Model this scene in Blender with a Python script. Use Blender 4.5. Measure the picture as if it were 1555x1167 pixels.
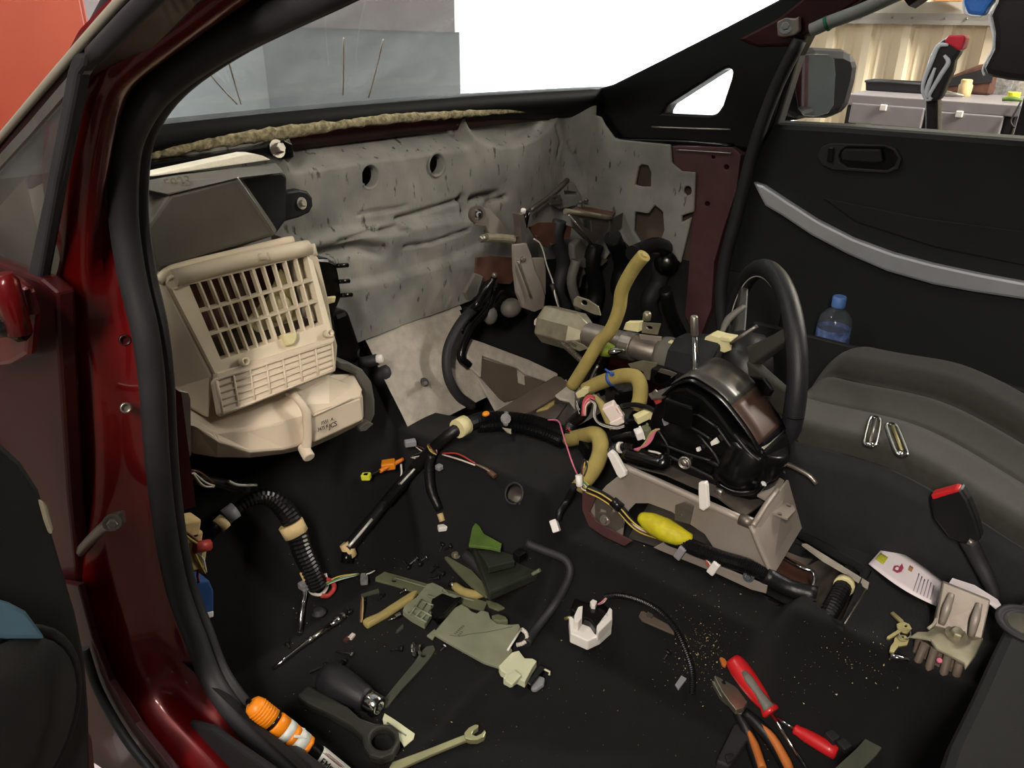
import bpy, bmesh, math, random
from mathutils import Vector, Matrix
random.seed(7)
for o in list(bpy.data.objects): bpy.data.objects.remove(o)
scene = bpy.context.scene
COL = scene.collection
# ------------------------------------------------------------------ camera
IW, IH, FPX = 1555.0, 1167.0, 1200.0
PITCH, HEAD, ROLL = math.radians(25.25), math.radians(50), math.radians(-0.5)
CAM = Vector((-1.02, -1.2, 0.95))
_Fh = Vector((math.sin(HEAD), math.cos(HEAD), 0)); _R0 = Vector((math.cos(HEAD), -math.sin(HEAD), 0))
CF = (_Fh*math.cos(PITCH) - Vector((0, 0, math.sin(PITCH)))).normalized()
_U0 = _R0.cross(CF)
CR = (_R0*math.cos(ROLL) - _U0*math.sin(ROLL)).normalized(); CU = CR.cross(CF).normalized()
cd = bpy.data.cameras.new('camera'); cam = bpy.data.objects.new('camera', cd); COL.objects.link(cam)
mw = Matrix((CR, CU, -CF)).transposed().to_4x4(); mw.translation = CAM; cam.matrix_world = mw
cd.sensor_width = 36; cd.lens = FPX/IW*36; cd.clip_start = 0.02; cd.clip_end = 200
scene.camera = cam
# ------------------------------------------------------------------ view, world, lights
scene.view_settings.view_transform = 'Standard'; scene.view_settings.look = 'None'
scene.view_settings.gamma = 1; scene.view_settings.use_curve_mapping = False
scene.view_settings.exposure = 0.5
w = bpy.data.worlds.new('world'); scene.world = w; w.use_nodes = True
bg = w.node_tree.nodes['Background']; bg.inputs[0].default_value = (0.93, 0.97, 1.0, 1); bg.inputs[1].default_value = 7.0
def area(name, loc, target, sx, sy, watts, col=(1, 1, 1)):
    d = bpy.data.lights.new(name, 'AREA'); d.shape = 'RECTANGLE'; d.size = sx; d.size_y = sy; d.energy = watts; d.color = col
    o = bpy.data.objects.new(name, d); COL.objects.link(o); o.location = loc
    o.rotation_euler = (Vector(target)-Vector(loc)).to_track_quat('-Z', 'Y').to_euler(); return o
# doorway of the shed: sampled daylight portal
pd = area('daylight_portal', (3.98, 2.1, 1.15), (0, 2.1, 1.15), 2.9, 2.7, 1); pd.data.cycles.is_portal = True
# unseen lamps, fittings below; bench and front ones added to brighten wall and cabinet
area('bench_fill_light', (2.9, -2.3, 2.7), (3.9, -.3, 0.6), 0.2, 2.0, 190, (1, 0.94, 0.84))
area('bay_lamp_light', (-2.3, -1.75, 2.05), (-0.1, -0.45, 0.25), 0.16, 1.2, 62, (1, 0.90, 0.78))
area('front_fill_light', (-1.2, 0.9, 3.1), (-.4, 1.6, 0.6), 0.2, 1.4, 32, (1, 0.93, 0.84))
# ------------------------------------------------------------------ pixel -> ray helpers
def ray(px, py): return CF + CR*((px-777.5)/FPX) + CU*((583.5-py)/FPX)
def P(px, py, x=None, y=None, z=None):
    d = ray(px, py)
    if x is not None: t = (x-CAM.x)/d.x
    elif y is not None: t = (y-CAM.y)/d.y
    else: t = (z-CAM.z)/d.z
    return CAM + d*t
def T(px, py, pl):
    """pl: ('x',v) ('y',v) ('z',v) or (point, normal)"""
    if isinstance(pl[0], str): return P(px, py, **{pl[0]: pl[1]})
    o, n = Vector(pl[0]), Vector(pl[1]); d = ray(px, py)
    return CAM + d*((o-CAM).dot(n)/d.dot(n))
def nrm(pl):
    """unit normal pointing away from the camera"""
    if isinstance(pl[0], str):
        n = Vector({'x': (1, 0, 0), 'y': (0, 1, 0), 'z': (0, 0, 1)}[pl[0]]); o = n*pl[1]
    else: o, n = Vector(pl[0]), Vector(pl[1]).normalized()
    return n if (o-CAM).dot(n) > 0 else -n
def proj(p):
    v = Vector(p)-CAM; w_ = v.dot(CF); return 777.5+FPX*v.dot(CR)/w_, 583.5-FPX*v.dot(CU)/w_
def sm(a, b, t):
    t = min(1, max(0, (t-a)/(b-a))); return t*t*(3-2*t)
def interp(x, pts):
    if x <= pts[0][0]: return pts[0][1]
    for (a, b), (c, d) in zip(pts, pts[1:]):
        if x <= c: return b+(d-b)*(x-a)/(c-a)
    return pts[-1][1]
def FZ(x, y):
    """height of the carpet"""
    t = 0.20*(1-sm(0.115, 0.215, abs(x-0.02)))
    t *= 1-.34*sm(-.50, -.56, y)*(1-sm(-.90, -.95, y))*(1-sm(.06, .12, x))
    toe = max(0.0, (y+0.268))*1.42
    z = max(t, toe) if x < 0.3 else max(t, max(0.0, y+.1)*1.3)
    z += 0.12*sm(-.60, -.675, x) if x < -.6 else 0
    z += 0.0025*math.sin(x*31+y*9)*math.sin(y*23-x*7)
    # crease across the floor mat
    a, b = Vector((-.115, -.56)), Vector((-.47, -.60))
    p = Vector((x, y)); tt = max(0, min(1, (p-a).dot(b-a)/(b-a).length_squared)); dd = (p-(a+(b-a)*tt)).length
    z += 0.007*math.exp(-(dd/0.012)**2)
    return z
def G(px, py, dz=0.0):
    """where the ray through a pixel meets the carpet, dz above it"""
    d = ray(px, py); t = 0.3
    while t < 4:
        p = CAM+d*t
        if p.z <= FZ(p.x, p.y)+dz: break
        t += 0.004
    lo, hi = t-0.004, t
    for _ in range(12):
        m = (lo+hi)/2; p = CAM+d*m
        if p.z <= FZ(p.x, p.y)+dz: hi = m
        else: lo = m
    return CAM+d*hi
# ------------------------------------------------------------------ materials
def lin(c): return tuple((v/12.92 if v <= .04045 else ((v+.055)/1.055)**2.4) for v in c)
def hexc(h): return lin(tuple(int(h[i:i+2], 16)/255 for i in (0, 2, 4)))
M = {}
def mat(name, col, rough=.5, metal=0., var=.12, scale=30., bump=0., bscale=200., coat=0., spec=.5, trans=0., ior=1.45, col2=None, alpha=1., contrast=(.35, .7), stretch=None, sheen=0.):
    m = bpy.data.materials.new(name); m.use_nodes = True; nt = m.node_tree; b = nt.nodes['Principled BSDF']
    c = hexc(col) if isinstance(col, str) else col
    b.inputs['Roughness'].default_value = rough; b.inputs['Metallic'].default_value = metal
    b.inputs['Specular IOR Level'].default_value = spec; b.inputs['Coat Weight'].default_value = coat; b.inputs['Coat Roughness'].default_value = .04
    b.inputs['Transmission Weight'].default_value = trans; b.inputs['IOR'].default_value = ior; b.inputs['Alpha'].default_value = alpha
    b.inputs['Sheen Weight'].default_value = sheen
    tc = nt.nodes.new('ShaderNodeTexCoord'); src = tc.outputs['Object']
    if stretch:
        mp = nt.nodes.new('ShaderNodeMapping'); mp.inputs['Scale'].default_value = stretch; nt.links.new(src, mp.inputs['Vector']); src = mp.outputs['Vector']
    n = nt.nodes.new('ShaderNodeTexNoise'); n.inputs['Scale'].default_value = scale; n.inputs['Detail'].default_value = 5; nt.links.new(src, n.inputs['Vector'])
    r = nt.nodes.new('ShaderNodeValToRGB'); e = r.color_ramp.elements
    e[0].position, e[1].position = contrast
    c2 = (hexc(col2) if isinstance(col2, str) else col2) if col2 else tuple(v*(1-var) for v in c)
    c1 = c if col2 else tuple(min(1, v*(1+var)) for v in c)
    e[0].color = (*c2, 1); e[1].color = (*c1, 1)
    nt.links.new(n.outputs['Fac'], r.inputs['Fac']); nt.links.new(r.outputs['Color'], b.inputs['Base Color'])
    if bump:
        n2 = nt.nodes.new('ShaderNodeTexNoise'); n2.inputs['Scale'].default_value = bscale; n2.inputs['Detail'].default_value = 3; nt.links.new(src, n2.inputs['Vector'])
        bp = nt.nodes.new('ShaderNodeBump'); bp.inputs['Strength'].default_value = bump; bp.inputs['Distance'].default_value = .002
        nt.links.new(n2.outputs['Fac'], bp.inputs['Height']); nt.links.new(bp.outputs['Normal'], b.inputs['Normal'])
    M[name] = m; return m
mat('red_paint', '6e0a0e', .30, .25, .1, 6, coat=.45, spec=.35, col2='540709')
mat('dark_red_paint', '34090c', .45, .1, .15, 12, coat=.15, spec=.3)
mat('trim_black', '0a0a0b', .6, 0, .1, 20, spec=.25)
mat('gate_grey', '5a5855', .28, .5, .1, 15)
mat('gate_brown', '4a362d', .45, .2, .2, 15)
mat('bright_rod', 'd6d4cf', .3, .25, .04, 30)
mat('spoke_grey', '383732', .5, 0, .1, 20)
mat('maroon_primer', '4e3132', .5, .0, .15, 25, coat=.2)
mat('rubber', '27272a', .6, 0, .15, 20, bump=.1, bscale=300)
mat('black_plastic', '141416', .42, 0, .15, 25, bump=.12, bscale=900)
mat('gloss_black', '0a0a0b', .22, 0, .1, 25)
mat('soft_black', '17181a', .7, 0, .15, 15, bump=.25, bscale=700)
mat('door_black', '15181a', .6, 0, .1, 8, bump=.2, bscale=900)
mat('carpet', '0a0a0a', .95, 0, .25, 40, bump=.8, bscale=1400, sheen=.06, spec=.25)
mat('seat_fabric', '27261f', .9, 0, .18, 90, bump=.5, bscale=1500, sheen=.2)
mat('seat_dark', '17181b', .8, 0, .15, 60, bump=.3, bscale=1200)
mat('leather', '202024', .42, 0, .12, 60, bump=.25, bscale=900)
mat('cream_plastic', 'd8cbb4', .42, 0, .05, 9, bump=.05, bscale=200)
mat('pink_cream_plastic', 'cfc0ac', .5, 0, .06, 12)
mat('grey_duct', '63605a', .55, 0, .08, 10, bump=.15, bscale=800)
mat('dark_duct', '14161b', .5, 0, .1, 10, bump=.15, bscale=800)
mat('white_foam', 'efead8', .95, 0, .06, 60, bump=.4, bscale=500)
mat('beige_foam', 'b7ab88', .95, 0, .3, 120, bump=1., bscale=300, col2='6f664c')
mat('tan_foam', 'a8975f', .85, 0, .12, 40, bump=.35, bscale=500)
mat('olive_foam', '9a8a4e', .85, 0, .12, 40, bump=.3, bscale=500)
mat('felt_light', 'a9a196', .95, 0, .12, 50, bump=.6, bscale=400)
mat('bare_brown', '5c5046', .6, .1, .1, 20)
mat('steel', '9a948c', .38, .85, .12, 20, bump=.05, bscale=300)
mat('worn_steel', '8b847c', .45, .7, .18, 14, col2='6b625b')
mat('bracket_steel', 'a1978f', .5, .3, .1, 10, col2='8d837b')
mat('chrome', 'd8d8d8', .12, 1., .05, 30)
mat('zinc', 'a39d88', .42, .6, .15, 30, col2='857f6c')
mat('rust_brown', '6d4a3c', .65, .2, .25, 25, col2='54382f')
mat('yellowed_white', 'd9cf9f', .5, 0, .08, 30)
mat('white_plastic', 'e9e4df', .45, 0, .05, 30)
mat('pink_white', 'e6d6d0', .45, 0, .05, 30)
mat('grey_connector', '8b8b90', .45, 0, .08, 30)
mat('masking_tape', 'cbb382', .7, 0, .12, 40, bump=.3, bscale=200)
mat('yellow_tape', 'd8d024', .6, 0, .12, 40, bump=.4, bscale=120, col2='b5a81c')
mat('green_tape', '7f8f2e', .6, 0, .15, 40)
mat('loom_black', '101012', .3, 0, .1, 60)
mat('tape_black', '121214', .42, 0, .1, 60, bump=.4, bscale=150)
mat('wire_red', 'a83a36', .45, 0, .08); mat('wire_pink', 'd0708a', .45, 0, .08); mat('wire_white', 'cfc9c0', .45, 0, .08)
mat('wire_yellow', 'bfa84c', .45, 0, .08); mat('wire_brown', '6a4434', .45, 0, .08); mat('wire_green', '2f7f56', .45, 0, .08)
mat('wire_orange', 'd8791f', .45, 0, .08); mat('wire_blue', '2d4f9c', .45, 0, .08); mat('wire_black', '151517', .4, 0, .08)
mat('connector_yellow', 'd8dc3a', .45, 0, .08); mat('connector_orange', 'e0881c', .45, 0, .08); mat('connector_blue', '2c4f86', .45, 0, .1)
mat('olive_plastic', '6c6f54', .55, 0, .12, 30, col2='5c604a')
mat('sage_plastic', '8d907a', .55, 0, .08, 20, col2='7c806a')
mat('sage_white', 'cfd0b0', .5, 0, .06, 30)
mat('green_plastic', '5d7a34', .5, 0, .15, 30, col2='4b642c')
mat('dark_olive', '2a2e26', .4, 0, .12, 30)
mat('grey_green_bar', '4c4f44', .55, .1, .12, 20)
mat('arm_dark', '2b2c27', .55, 0, .12, 20)
mat('handle_red', 'bf1f24', .4, 0, .06, 30, coat=.2)
mat('handle_orange', 'b5662c', .55, 0, .1, 30)
mat('lamp_orange', 'f08a1a', .4, 0, .06, 30)
mat('label_white', 'd9d6cf', .5, 0, .06, 30)
mat('tape_white', 'cfd3cf', .4, 0, .06, 30)
mat('wrench_steel', 'c9c79a', .35, .7, .08, 30)
mat('tool_steel', 'bdb8a8', .3, .9, .1, 40)
mat('brass_key', 'b3a878', .4, .7, .12, 40)
mat('paper', 'e6dbe0', .85, 0, .03, 20)
mat('print_grey', '9b939c', .85, 0, .1, 60); mat('print_red', '9c3a5a', .8, 0, .1, 60); mat('print_yellow', 'b7b436', .8, 0, .1, 60); mat('print_brown', 'a87d52', .8)
mat('ink', '1c1815', .7, 0, .1); mat('faint_ink', '6a6555', .7, 0, .1)
mat('silver_trim', 'c9ccd2', .36, .55, .05, 20)
mat('blue_grey_trim', '5d7f98', .45, .1, .08, 10)
mat('airbag_tube', '9aa09c', .6, 0, .08, 30)
mat('shed_cream', 'e9dfc6', .6, 0, .05, 3, col2='dccfb2')
mat('shed_grey', 'a6b0b4', .7, 0, .08, 2)
mat('shed_pink', 'b3aaac', .7, 0, .08, 2)
mat('shed_steel', '94928b', .55, .2, .1, 6)
mat('concrete', '77736b', .85, 0, .15, 3, bump=.2, bscale=60)
mat('apron', 'b9b6ae', .85, 0, .1, 3)
mat('bench_grey', '8d888a', .5, .2, .06, 6)
mat('bench_dark', '2a2a2c', .5, .2, .1, 6)
mat('cabinet_red', 'a8442a', .5, 0, .06, 2, col2='983a24')
mat('chair_black', '18171a', .7, 0, .1, 40, bump=.2, bscale=400); mat('chair_blue', '2f6fc4', .6, 0, .08, 40); mat('chair_white', 'd5dfe8', .6, 0, .05)
mat('chair_red', 'd22f45', .45, 0, .06); mat('tan_card', 'd7a06c', .8, 0, .08)
mat('bottle_blue', '5f86c8', .4, 0, .06); mat('bottle_label', '6f86c0', .5, 0, .2, 80, col2='41507c')
mat('tyre', '161616', .85)
mat('headliner', '8a8478', .9, 0, .05)
mat('lamp_case', 'c8c8c4', .5)
mat('wood_brown', '6b4a30', .7, 0, .15, 20)
def glass(name, tint, dust, dustcol, rough=.02, dscale=9.):
    m = bpy.data.materials.new(name); m.use_nodes = True; nt = m.node_tree; N = nt.nodes; N.remove(N['Principled BSDF']); out = N['Material Output']
    tr = N.new('ShaderNodeBsdfTransparent'); tr.inputs[0].default_value = (*tint, 1)
    gl = N.new('ShaderNodeBsdfGlossy'); gl.inputs['Roughness'].default_value = rough
    fr = N.new('ShaderNodeFresnel'); ge = N.new('ShaderNodeNewGeometry'); mi = N.new('ShaderNodeMapRange'); mi.inputs['To Min'].default_value = 1.4; mi.inputs['To Max'].default_value = 1/1.4
    nt.links.new(ge.outputs['Backfacing'], mi.inputs['Value']); nt.links.new(mi.outputs[0], fr.inputs[0])
    mx = N.new('ShaderNodeMixShader'); nt.links.new(fr.outputs[0], mx.inputs[0]); nt.links.new(tr.outputs[0], mx.inputs[1]); nt.links.new(gl.outputs[0], mx.inputs[2])
    df = N.new('ShaderNodeBsdfDiffuse'); df.inputs[0].default_value = (*dustcol, 1)
    tl = N.new('ShaderNodeBsdfTranslucent'); tl.inputs[0].default_value = (*dustcol, 1)
    m2 = N.new('ShaderNodeMixShader'); m2.inputs[0].default_value = .6; nt.links.new(df.outputs[0], m2.inputs[1]); nt.links.new(tl.outputs[0], m2.inputs[2])
    tc = N.new('ShaderNodeTexCoord'); no = N.new('ShaderNodeTexNoise'); no.inputs['Scale'].default_value = dscale; no.inputs['Detail'].default_value = 6; nt.links.new(tc.outputs['Object'], no.inputs['Vector'])
    mr = N.new('ShaderNodeMapRange'); mr.inputs['From Min'].default_value = .3; mr.inputs['From Max'].default_value = .75; mr.inputs['To Min'].default_value = dust*.5; mr.inputs['To Max'].default_value = dust*1.6
    nt.links.new(no.outputs['Fac'], mr.inputs['Value'])
    m3 = N.new('ShaderNodeMixShader'); nt.links.new(mr.outputs[0], m3.inputs[0]); nt.links.new(mx.outputs[0], m3.inputs[1]); nt.links.new(m2.outputs[0], m3.inputs[2])
    nt.links.new(m3.outputs[0], out.inputs[0]); M[name] = m
glass('windscreen_glass', (.92, .94, .95), .20, (.72, .8, .84))
glass('quarter_glass', (.80, .82, .80), .12, (.5, .45, .42))
glass('clear_plastic', (.88, .90, .95), .12, (.7, .76, .85), .08, 60)
glass('clear_nylon', (.7, .7, .7), .5, (.75, .75, .75), .2, 60)
def emis(name, col, s):
    m = bpy.data.materials.new(name); m.use_nodes = True; b = m.node_tree.nodes['Principled BSDF']
    b.inputs['Base Color'].default_value = (.9, .9, .9, 1); b.inputs['Emission Color'].default_value = (*col, 1); b.inputs['Emission Strength'].default_value = s; M[name] = m
emis('lamp_tube', (1, .94, .85), 6.)
m = mat('mirror_glass', 'c5c8cc', .03, 1., .01)
# firewall blanket: grey felt with dark vertical specks
def felt_material():
    m = bpy.data.materials.new('felt_grey'); m.use_nodes = True; nt = m.node_tree; N = nt.nodes; b = N['Principled BSDF']; b.inputs['Roughness'].default_value = .9; b.inputs['Specular IOR Level'].default_value = .2
    tc = N.new('ShaderNodeTexCoord')
    mp = N.new('ShaderNodeMapping'); mp.inputs['Scale'].default_value = (1.0, 1.0, .35); nt.links.new(tc.outputs['Object'], mp.inputs[0])
    n1 = N.new('ShaderNodeTexNoise'); n1.inputs['Scale'].default_value = 75; n1.inputs['Detail'].default_value = 4; nt.links.new(mp.outputs[0], n1.inputs[0])
    r1 = N.new('ShaderNodeValToRGB'); e = r1.color_ramp.elements; e[0].position = .29; e[0].color = (.16, .16, .16, 1); e[1].position = .37; e[1].color = (1, 1, 1, 1); nt.links.new(n1.outputs[0], r1.inputs[0])
    n2 = N.new('ShaderNodeTexNoise'); n2.inputs['Scale'].default_value = 9; n2.inputs['Detail'].default_value = 8; nt.links.new(tc.outputs['Object'], n2.inputs[0])
    r2 = N.new('ShaderNodeValToRGB'); e = r2.color_ramp.elements; e[0].position = .3; e[0].color = (*hexc('727270'), 1); e[1].position = .7; e[1].color = (*hexc('98958d'), 1); nt.links.new(n2.outputs[0], r2.inputs[0])
    mx = N.new('ShaderNodeMixRGB'); mx.blend_type = 'MULTIPLY'; mx.inputs[0].default_value = .85; nt.links.new(r2.outputs[0], mx.inputs[1]); nt.links.new(r1.outputs[0], mx.inputs[2])
    nt.links.new(mx.outputs[0], b.inputs['Base Color'])
    bp = N.new('ShaderNodeBump'); bp.inputs['Strength'].default_value = .5; bp.inputs['Distance'].default_value = .003; nt.links.new(n1.outputs[0], bp.inputs['Height']); nt.links.new(bp.outputs[0], b.inputs['Normal'])
    M['felt_grey'] = m
felt_material()
# ------------------------------------------------------------------ mesh building
def V(*a): return Vector(a)
class MB:
    def __init__(s): s.v = []; s.f = []; s.sm = []
    def add(s, vs, fs, smooth=False):
        o = len(s.v); s.v += [Vector(p) for p in vs]; s.f += [tuple(i+o for i in f) for f in fs]; s.sm += [smooth]*len(fs); return s
    def box(s, c, size, rot=None):
        h = [d/2 for d in size]; vs = []
        for x in (-1, 1):
            for y in (-1, 1):
                for z in (-1, 1):
                    p = V(x*h[0], y*h[1], z*h[2]); vs.append((rot @ p if rot else p)+Vector(c))
        return s.add(vs, [(0, 1, 3, 2), (4, 6, 7, 5), (0, 4, 5, 1), (2, 3, 7, 6), (0, 2, 6, 4), (1, 5, 7, 3)])
    def hexa(s, a, b):
        """two quads (4 pts each) joined"""
        return s.add(list(a)+list(b), [(3, 2, 1, 0), (4, 5, 6, 7), (0, 1, 5, 4), (1, 2, 6, 5), (2, 3, 7, 6), (3, 0, 4, 7)])
    def loft(s, rings, smooth=True, closed=True, caps=True):
        n = len(rings[0]); vs = [p for r in rings for p in r]; fs = []
        for i in range(len(rings)-1):
            for j in range(n if closed else n-1):
                k = (j+1) % n; fs.append((i*n+j, i*n+k, (i+1)*n+k, (i+1)*n+j))
        s.add(vs, fs, smooth)
        if caps and closed:
            s.add(rings[0], [tuple(range(n-1, -1, -1))]); s.add(rings[-1], [tuple(range(n))])
        return s
    def prism(s, pts, vec):
        n = len(pts); vec = Vector(vec); b = [Vector(p)+vec for p in pts]
        return s.add(list(pts)+b, [tuple(range(n-1, -1, -1)), tuple(range(n, 2*n))]+[(i, (i+1) % n, n+(i+1) % n, n+i) for i in range(n)])
    def plate(s, outer, holes, vec):
        """flat outline with holes, thickened by vec"""
        bm = bmesh.new(); loops = []
        for lp in [outer]+list(holes):
            vs = [bm.verts.new(p) for p in lp]; loops.append([v for v in vs])
            for a, b in zip(vs, vs[1:]+vs[:1]): bm.edges.new((a, b))
        bmesh.ops.triangle_fill(bm, use_beauty=True, use_dissolve=False, edges=bm.edges[:])
        bm.verts.index_update(); vec = Vector(vec); base = [v.co.copy() for v in bm.verts]; n = len(base)
        fs = [tuple(v.index for v in f.verts) for f in bm.faces]
        allf = fs+[tuple(i+n for i in reversed(f)) for f in fs]
        for lp in loops:
            k = [v.index for v in lp]
            for a, b in zip(k, k[1:]+k[:1]): allf.append((a, b, b+n, a+n))
        bm.free()
        return s.add(base+[p+vec for p in base], allf)
    def tube(s, pts, r, n=8, res=None, caps=True, smooth=True, ribs=0, ribd=.18, flat=None):
        pts = [Vector(p) for p in pts]
        if res and len(pts) > 2: pts, rr = spline(pts, res, r if isinstance(r, (list, tuple)) else None)
        else: rr = list(r) if isinstance(r, (list, tuple)) else None
        if ribs:
            L = sum((b-a).length for a, b in zip(pts, pts[1:])); k = max(4, int(L*ribs)*2)
            pts, rr = resample(pts, k, rr)
            rr = [(rr[i] if rr else r)*(1 if i % 2 else 1-ribd) for i in range(len(pts))]
        if rr is None: rr = [r]*len(pts)
        rings = []; up = None
        for i, p in enumerate(pts):
            t = (pts[min(i+1, len(pts)-1)]-pts[max(i-1, 0)])
            if t.length < 1e-9: t = V(0, 0, 1)
            t.normalize()
            if up is None: up = t.orthogonal().normalized() if flat is None else (Vector(flat)-t*t.dot(Vector(flat))).normalized()
            up = (up-t*t.dot(up))
            up = up.normalized() if up.length > 1e-6 else t.orthogonal().normalized()
            b = t.cross(up)
            rings.append([p+(up*math.cos(2*math.pi*j/n)+b*math.sin(2*math.pi*j/n))*rr[i] for j in range(n)])
        return s.loft(rings, smooth and not ribs, True, caps)
    def lathe(s, prof, o, axis, n=20, smooth=True, caps=True):
        """prof: (radius, distance along axis)"""
        a = Vector(axis).normalized(); u = a.orthogonal().normalized(); b = a.cross(u); o = Vector(o)
        return s.loft([[o+a*h+(u*math.cos(2*math.pi*j/n)+b*math.sin(2*math.pi*j/n))*max(r, 1e-5) for j in range(n)] for r, h in prof], smooth, True, caps)
    def ball(s, c, r, n=12, scale=(1, 1, 1)):
        c = Vector(c); rings = []
        for i in range(1, n//2):
            a = math.pi*i/(n//2); rings.append([c+V(r*scale[0]*math.sin(a)*math.cos(2*math.pi*j/n), r*scale[1]*math.sin(a)*math.sin(2*math.pi*j/n), r*scale[2]*math.cos(a)) for j in range(n)])
        return s.loft(rings[::-1], True)
    def grid(s, fn, nu, nv, smooth=True, skip=None):
        vs = [fn(i/nu, j/nv) for i in range(nu+1) for j in range(nv+1)]
        fs = []
        for i in range(nu):
            for j in range(nv):
                if skip and skip((i+.5)/nu, (j+.5)/nv): continue
                a = i*(nv+1)+j; fs.append((a, a+nv+1, a+nv+2, a+1))
        return s.add(vs, fs, smooth)
def spline(pts, res, rad=None):
    out, ro = [], []
    P_ = [pts[0]*2-pts[1]]+pts+[pts[-1]*2-pts[-2]]
    for i in range(1, len(P_)-2):
        a, b, c, d = P_[i-1:i+3]
        for k in range(res):
            t = k/res; out.append(.5*((2*b)+(c-a)*t+(2*a-5*b+4*c-d)*t*t+(3*b-a-3*c+d)*t**3))
            if rad: ro.append(rad[i-1]*(1-t)+rad[i]*t)
    out.append(pts[-1].copy())
    if rad: ro.append(rad[-1])
    return out, (ro if rad else None)
def resample(pts, k, rad=None):
    d = [0]
    for a, b in zip(pts, pts[1:]): d.append(d[-1]+(b-a).length)
    out, ro, j = [], [], 0
    for i in range(k+1):
        s = d[-1]*i/k
        while j < len(pts)-2 and d[j+1] < s: j += 1
        t = (s-d[j])/max(1e-9, d[j+1]-d[j]); out.append(pts[j].lerp(pts[j+1], min(1, t)))
        if rad: ro.append(rad[j]*(1-t)+rad[j+1]*t)
    return out, (ro if rad else None)
WORLD = {}
def obj(name, mb, material, parent=None, bevel=0., seg=2, solid=0., sub=0, auto=True):
    """one mesh object; its origin sits at its own base, vertices are given in world space"""
    lo = Vector((min(p.x for p in mb.v), min(p.y for p in mb.v), min(p.z for p in mb.v))); hi = Vector((max(p.x for p in mb.v), max(p.y for p in mb.v), max(p.z for p in mb.v)))
    org = Vector(((lo.x+hi.x)/2, (lo.y+hi.y)/2, lo.z))
    me = bpy.data.meshes.new(name); me.from_pydata([p-org for p in mb.v], [], mb.f)
    for p, k in zip(me.polygons, mb.sm): p.use_smooth = k
    bm = bmesh.new(); bm.from_mesh(me); bmesh.ops.remove_doubles(bm, verts=bm.verts[:], dist=1e-6); bmesh.ops.recalc_face_normals(bm, faces=bm.faces[:]); bm.to_mesh(me); bm.free()
    me.materials.append(M[material]); o = bpy.data.objects.new(name, me); COL.objects.link(o)
    pw = WORLD[parent.name] if parent else Vector((0, 0, 0))
    if parent: o.parent = parent
    o.location = org-pw; WORLD[o.name] = org
    if solid: md = o.modifiers.new('solid', 'SOLIDIFY'); md.thickness = solid; md.offset = 0
    if bevel: md = o.modifiers.new('bevel', 'BEVEL'); md.width = bevel; md.segments = seg; md.limit_method = 'ANGLE'; md.angle_limit = math.radians(40); md.harden_normals = False
    if sub: md = o.modifiers.new('sub', 'SUBSURF'); md.levels = sub; md.render_levels = sub
    return o
def tag(o, label=None, cat=None, group=None, kind=None):
    if label: o['label'] = label
    if cat: o['category'] = cat
    if group: o['group'] = group
    if kind: o['kind'] = kind
    return o
def thing(name, loc, label, cat, group=None):
    o = bpy.data.objects.new(name, None); COL.objects.link(o); o.location = loc; o.empty_display_size = .05; WORLD[o.name] = Vector(loc)
    return tag(o, label, cat, group)
def px_plate(name, pix, pl, th, material, parent=None, holes=(), bevel=0., off=0., toward=False):
    """outline of pixels on a plane of the scene, given thickness th (away from the camera side by default)"""
    n = nrm(pl)*(-1 if toward else 1)
    mb = MB(); outl = [T(a, b, pl)+n*off for a, b in pix]
    if holes: mb.plate(outl, [[T(a, b, pl)+n*off for a, b in h] for h in holes], n*th)
    else: mb.prism(outl, n*th)
    return obj(name, mb, material, parent, bevel)
def ell(cx, cy, rx, ry, n=14, rot=0):
    c, s = math.cos(rot), math.sin(rot)
    return [(cx+rx*math.cos(2*math.pi*i/n)*c-ry*math.sin(2*math.pi*i/n)*s, cy+rx*math.cos(2*math.pi*i/n)*s+ry*math.sin(2*math.pi*i/n)*c) for i in range(n)]
def rot_to(xdir, zdir):
    x = Vector(xdir).normalized(); z = Vector(zdir); z = (z-x*x.dot(z)).normalized(); y = z.cross(x); return Matrix((x, y, z)).transposed()
def bolt(mb, o, axis, r=.006, h=.004, washer=True):
    if washer: mb.lathe([(r*1.7, 0), (r*1.7, .0012)], o, axis, 14, False)
    a = Vector(axis).normalized(); mb.lathe([(r, 0), (r, h*.8), (r*.8, h)], Vector(o)+a*.001, axis, 6, False); return mb
def text(name, body, o, xdir, ydir, size, material, parent, depth=.0004):
    c = bpy.data.curves.new(name, 'FONT'); c.body = body; c.size = size; c.extrude = depth
    t = bpy.data.objects.new(name, c); COL.objects.link(t); bpy.context.view_layer.update()
    me = bpy.data.meshes.new_from_object(t); bpy.data.objects.remove(t)
    x = Vector(xdir).normalized(); y = Vector(ydir); y = (y-x*x.dot(y)).normalized(); R_ = Matrix((x, y, x.cross(y))).transposed()
    mb = MB(); mb.add([R_ @ v.co+Vector(o) for v in me.vertices], [tuple(p.vertices) for p in me.polygons]); bpy.data.meshes.remove(me)
    return obj(name, mb, material, parent)
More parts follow.
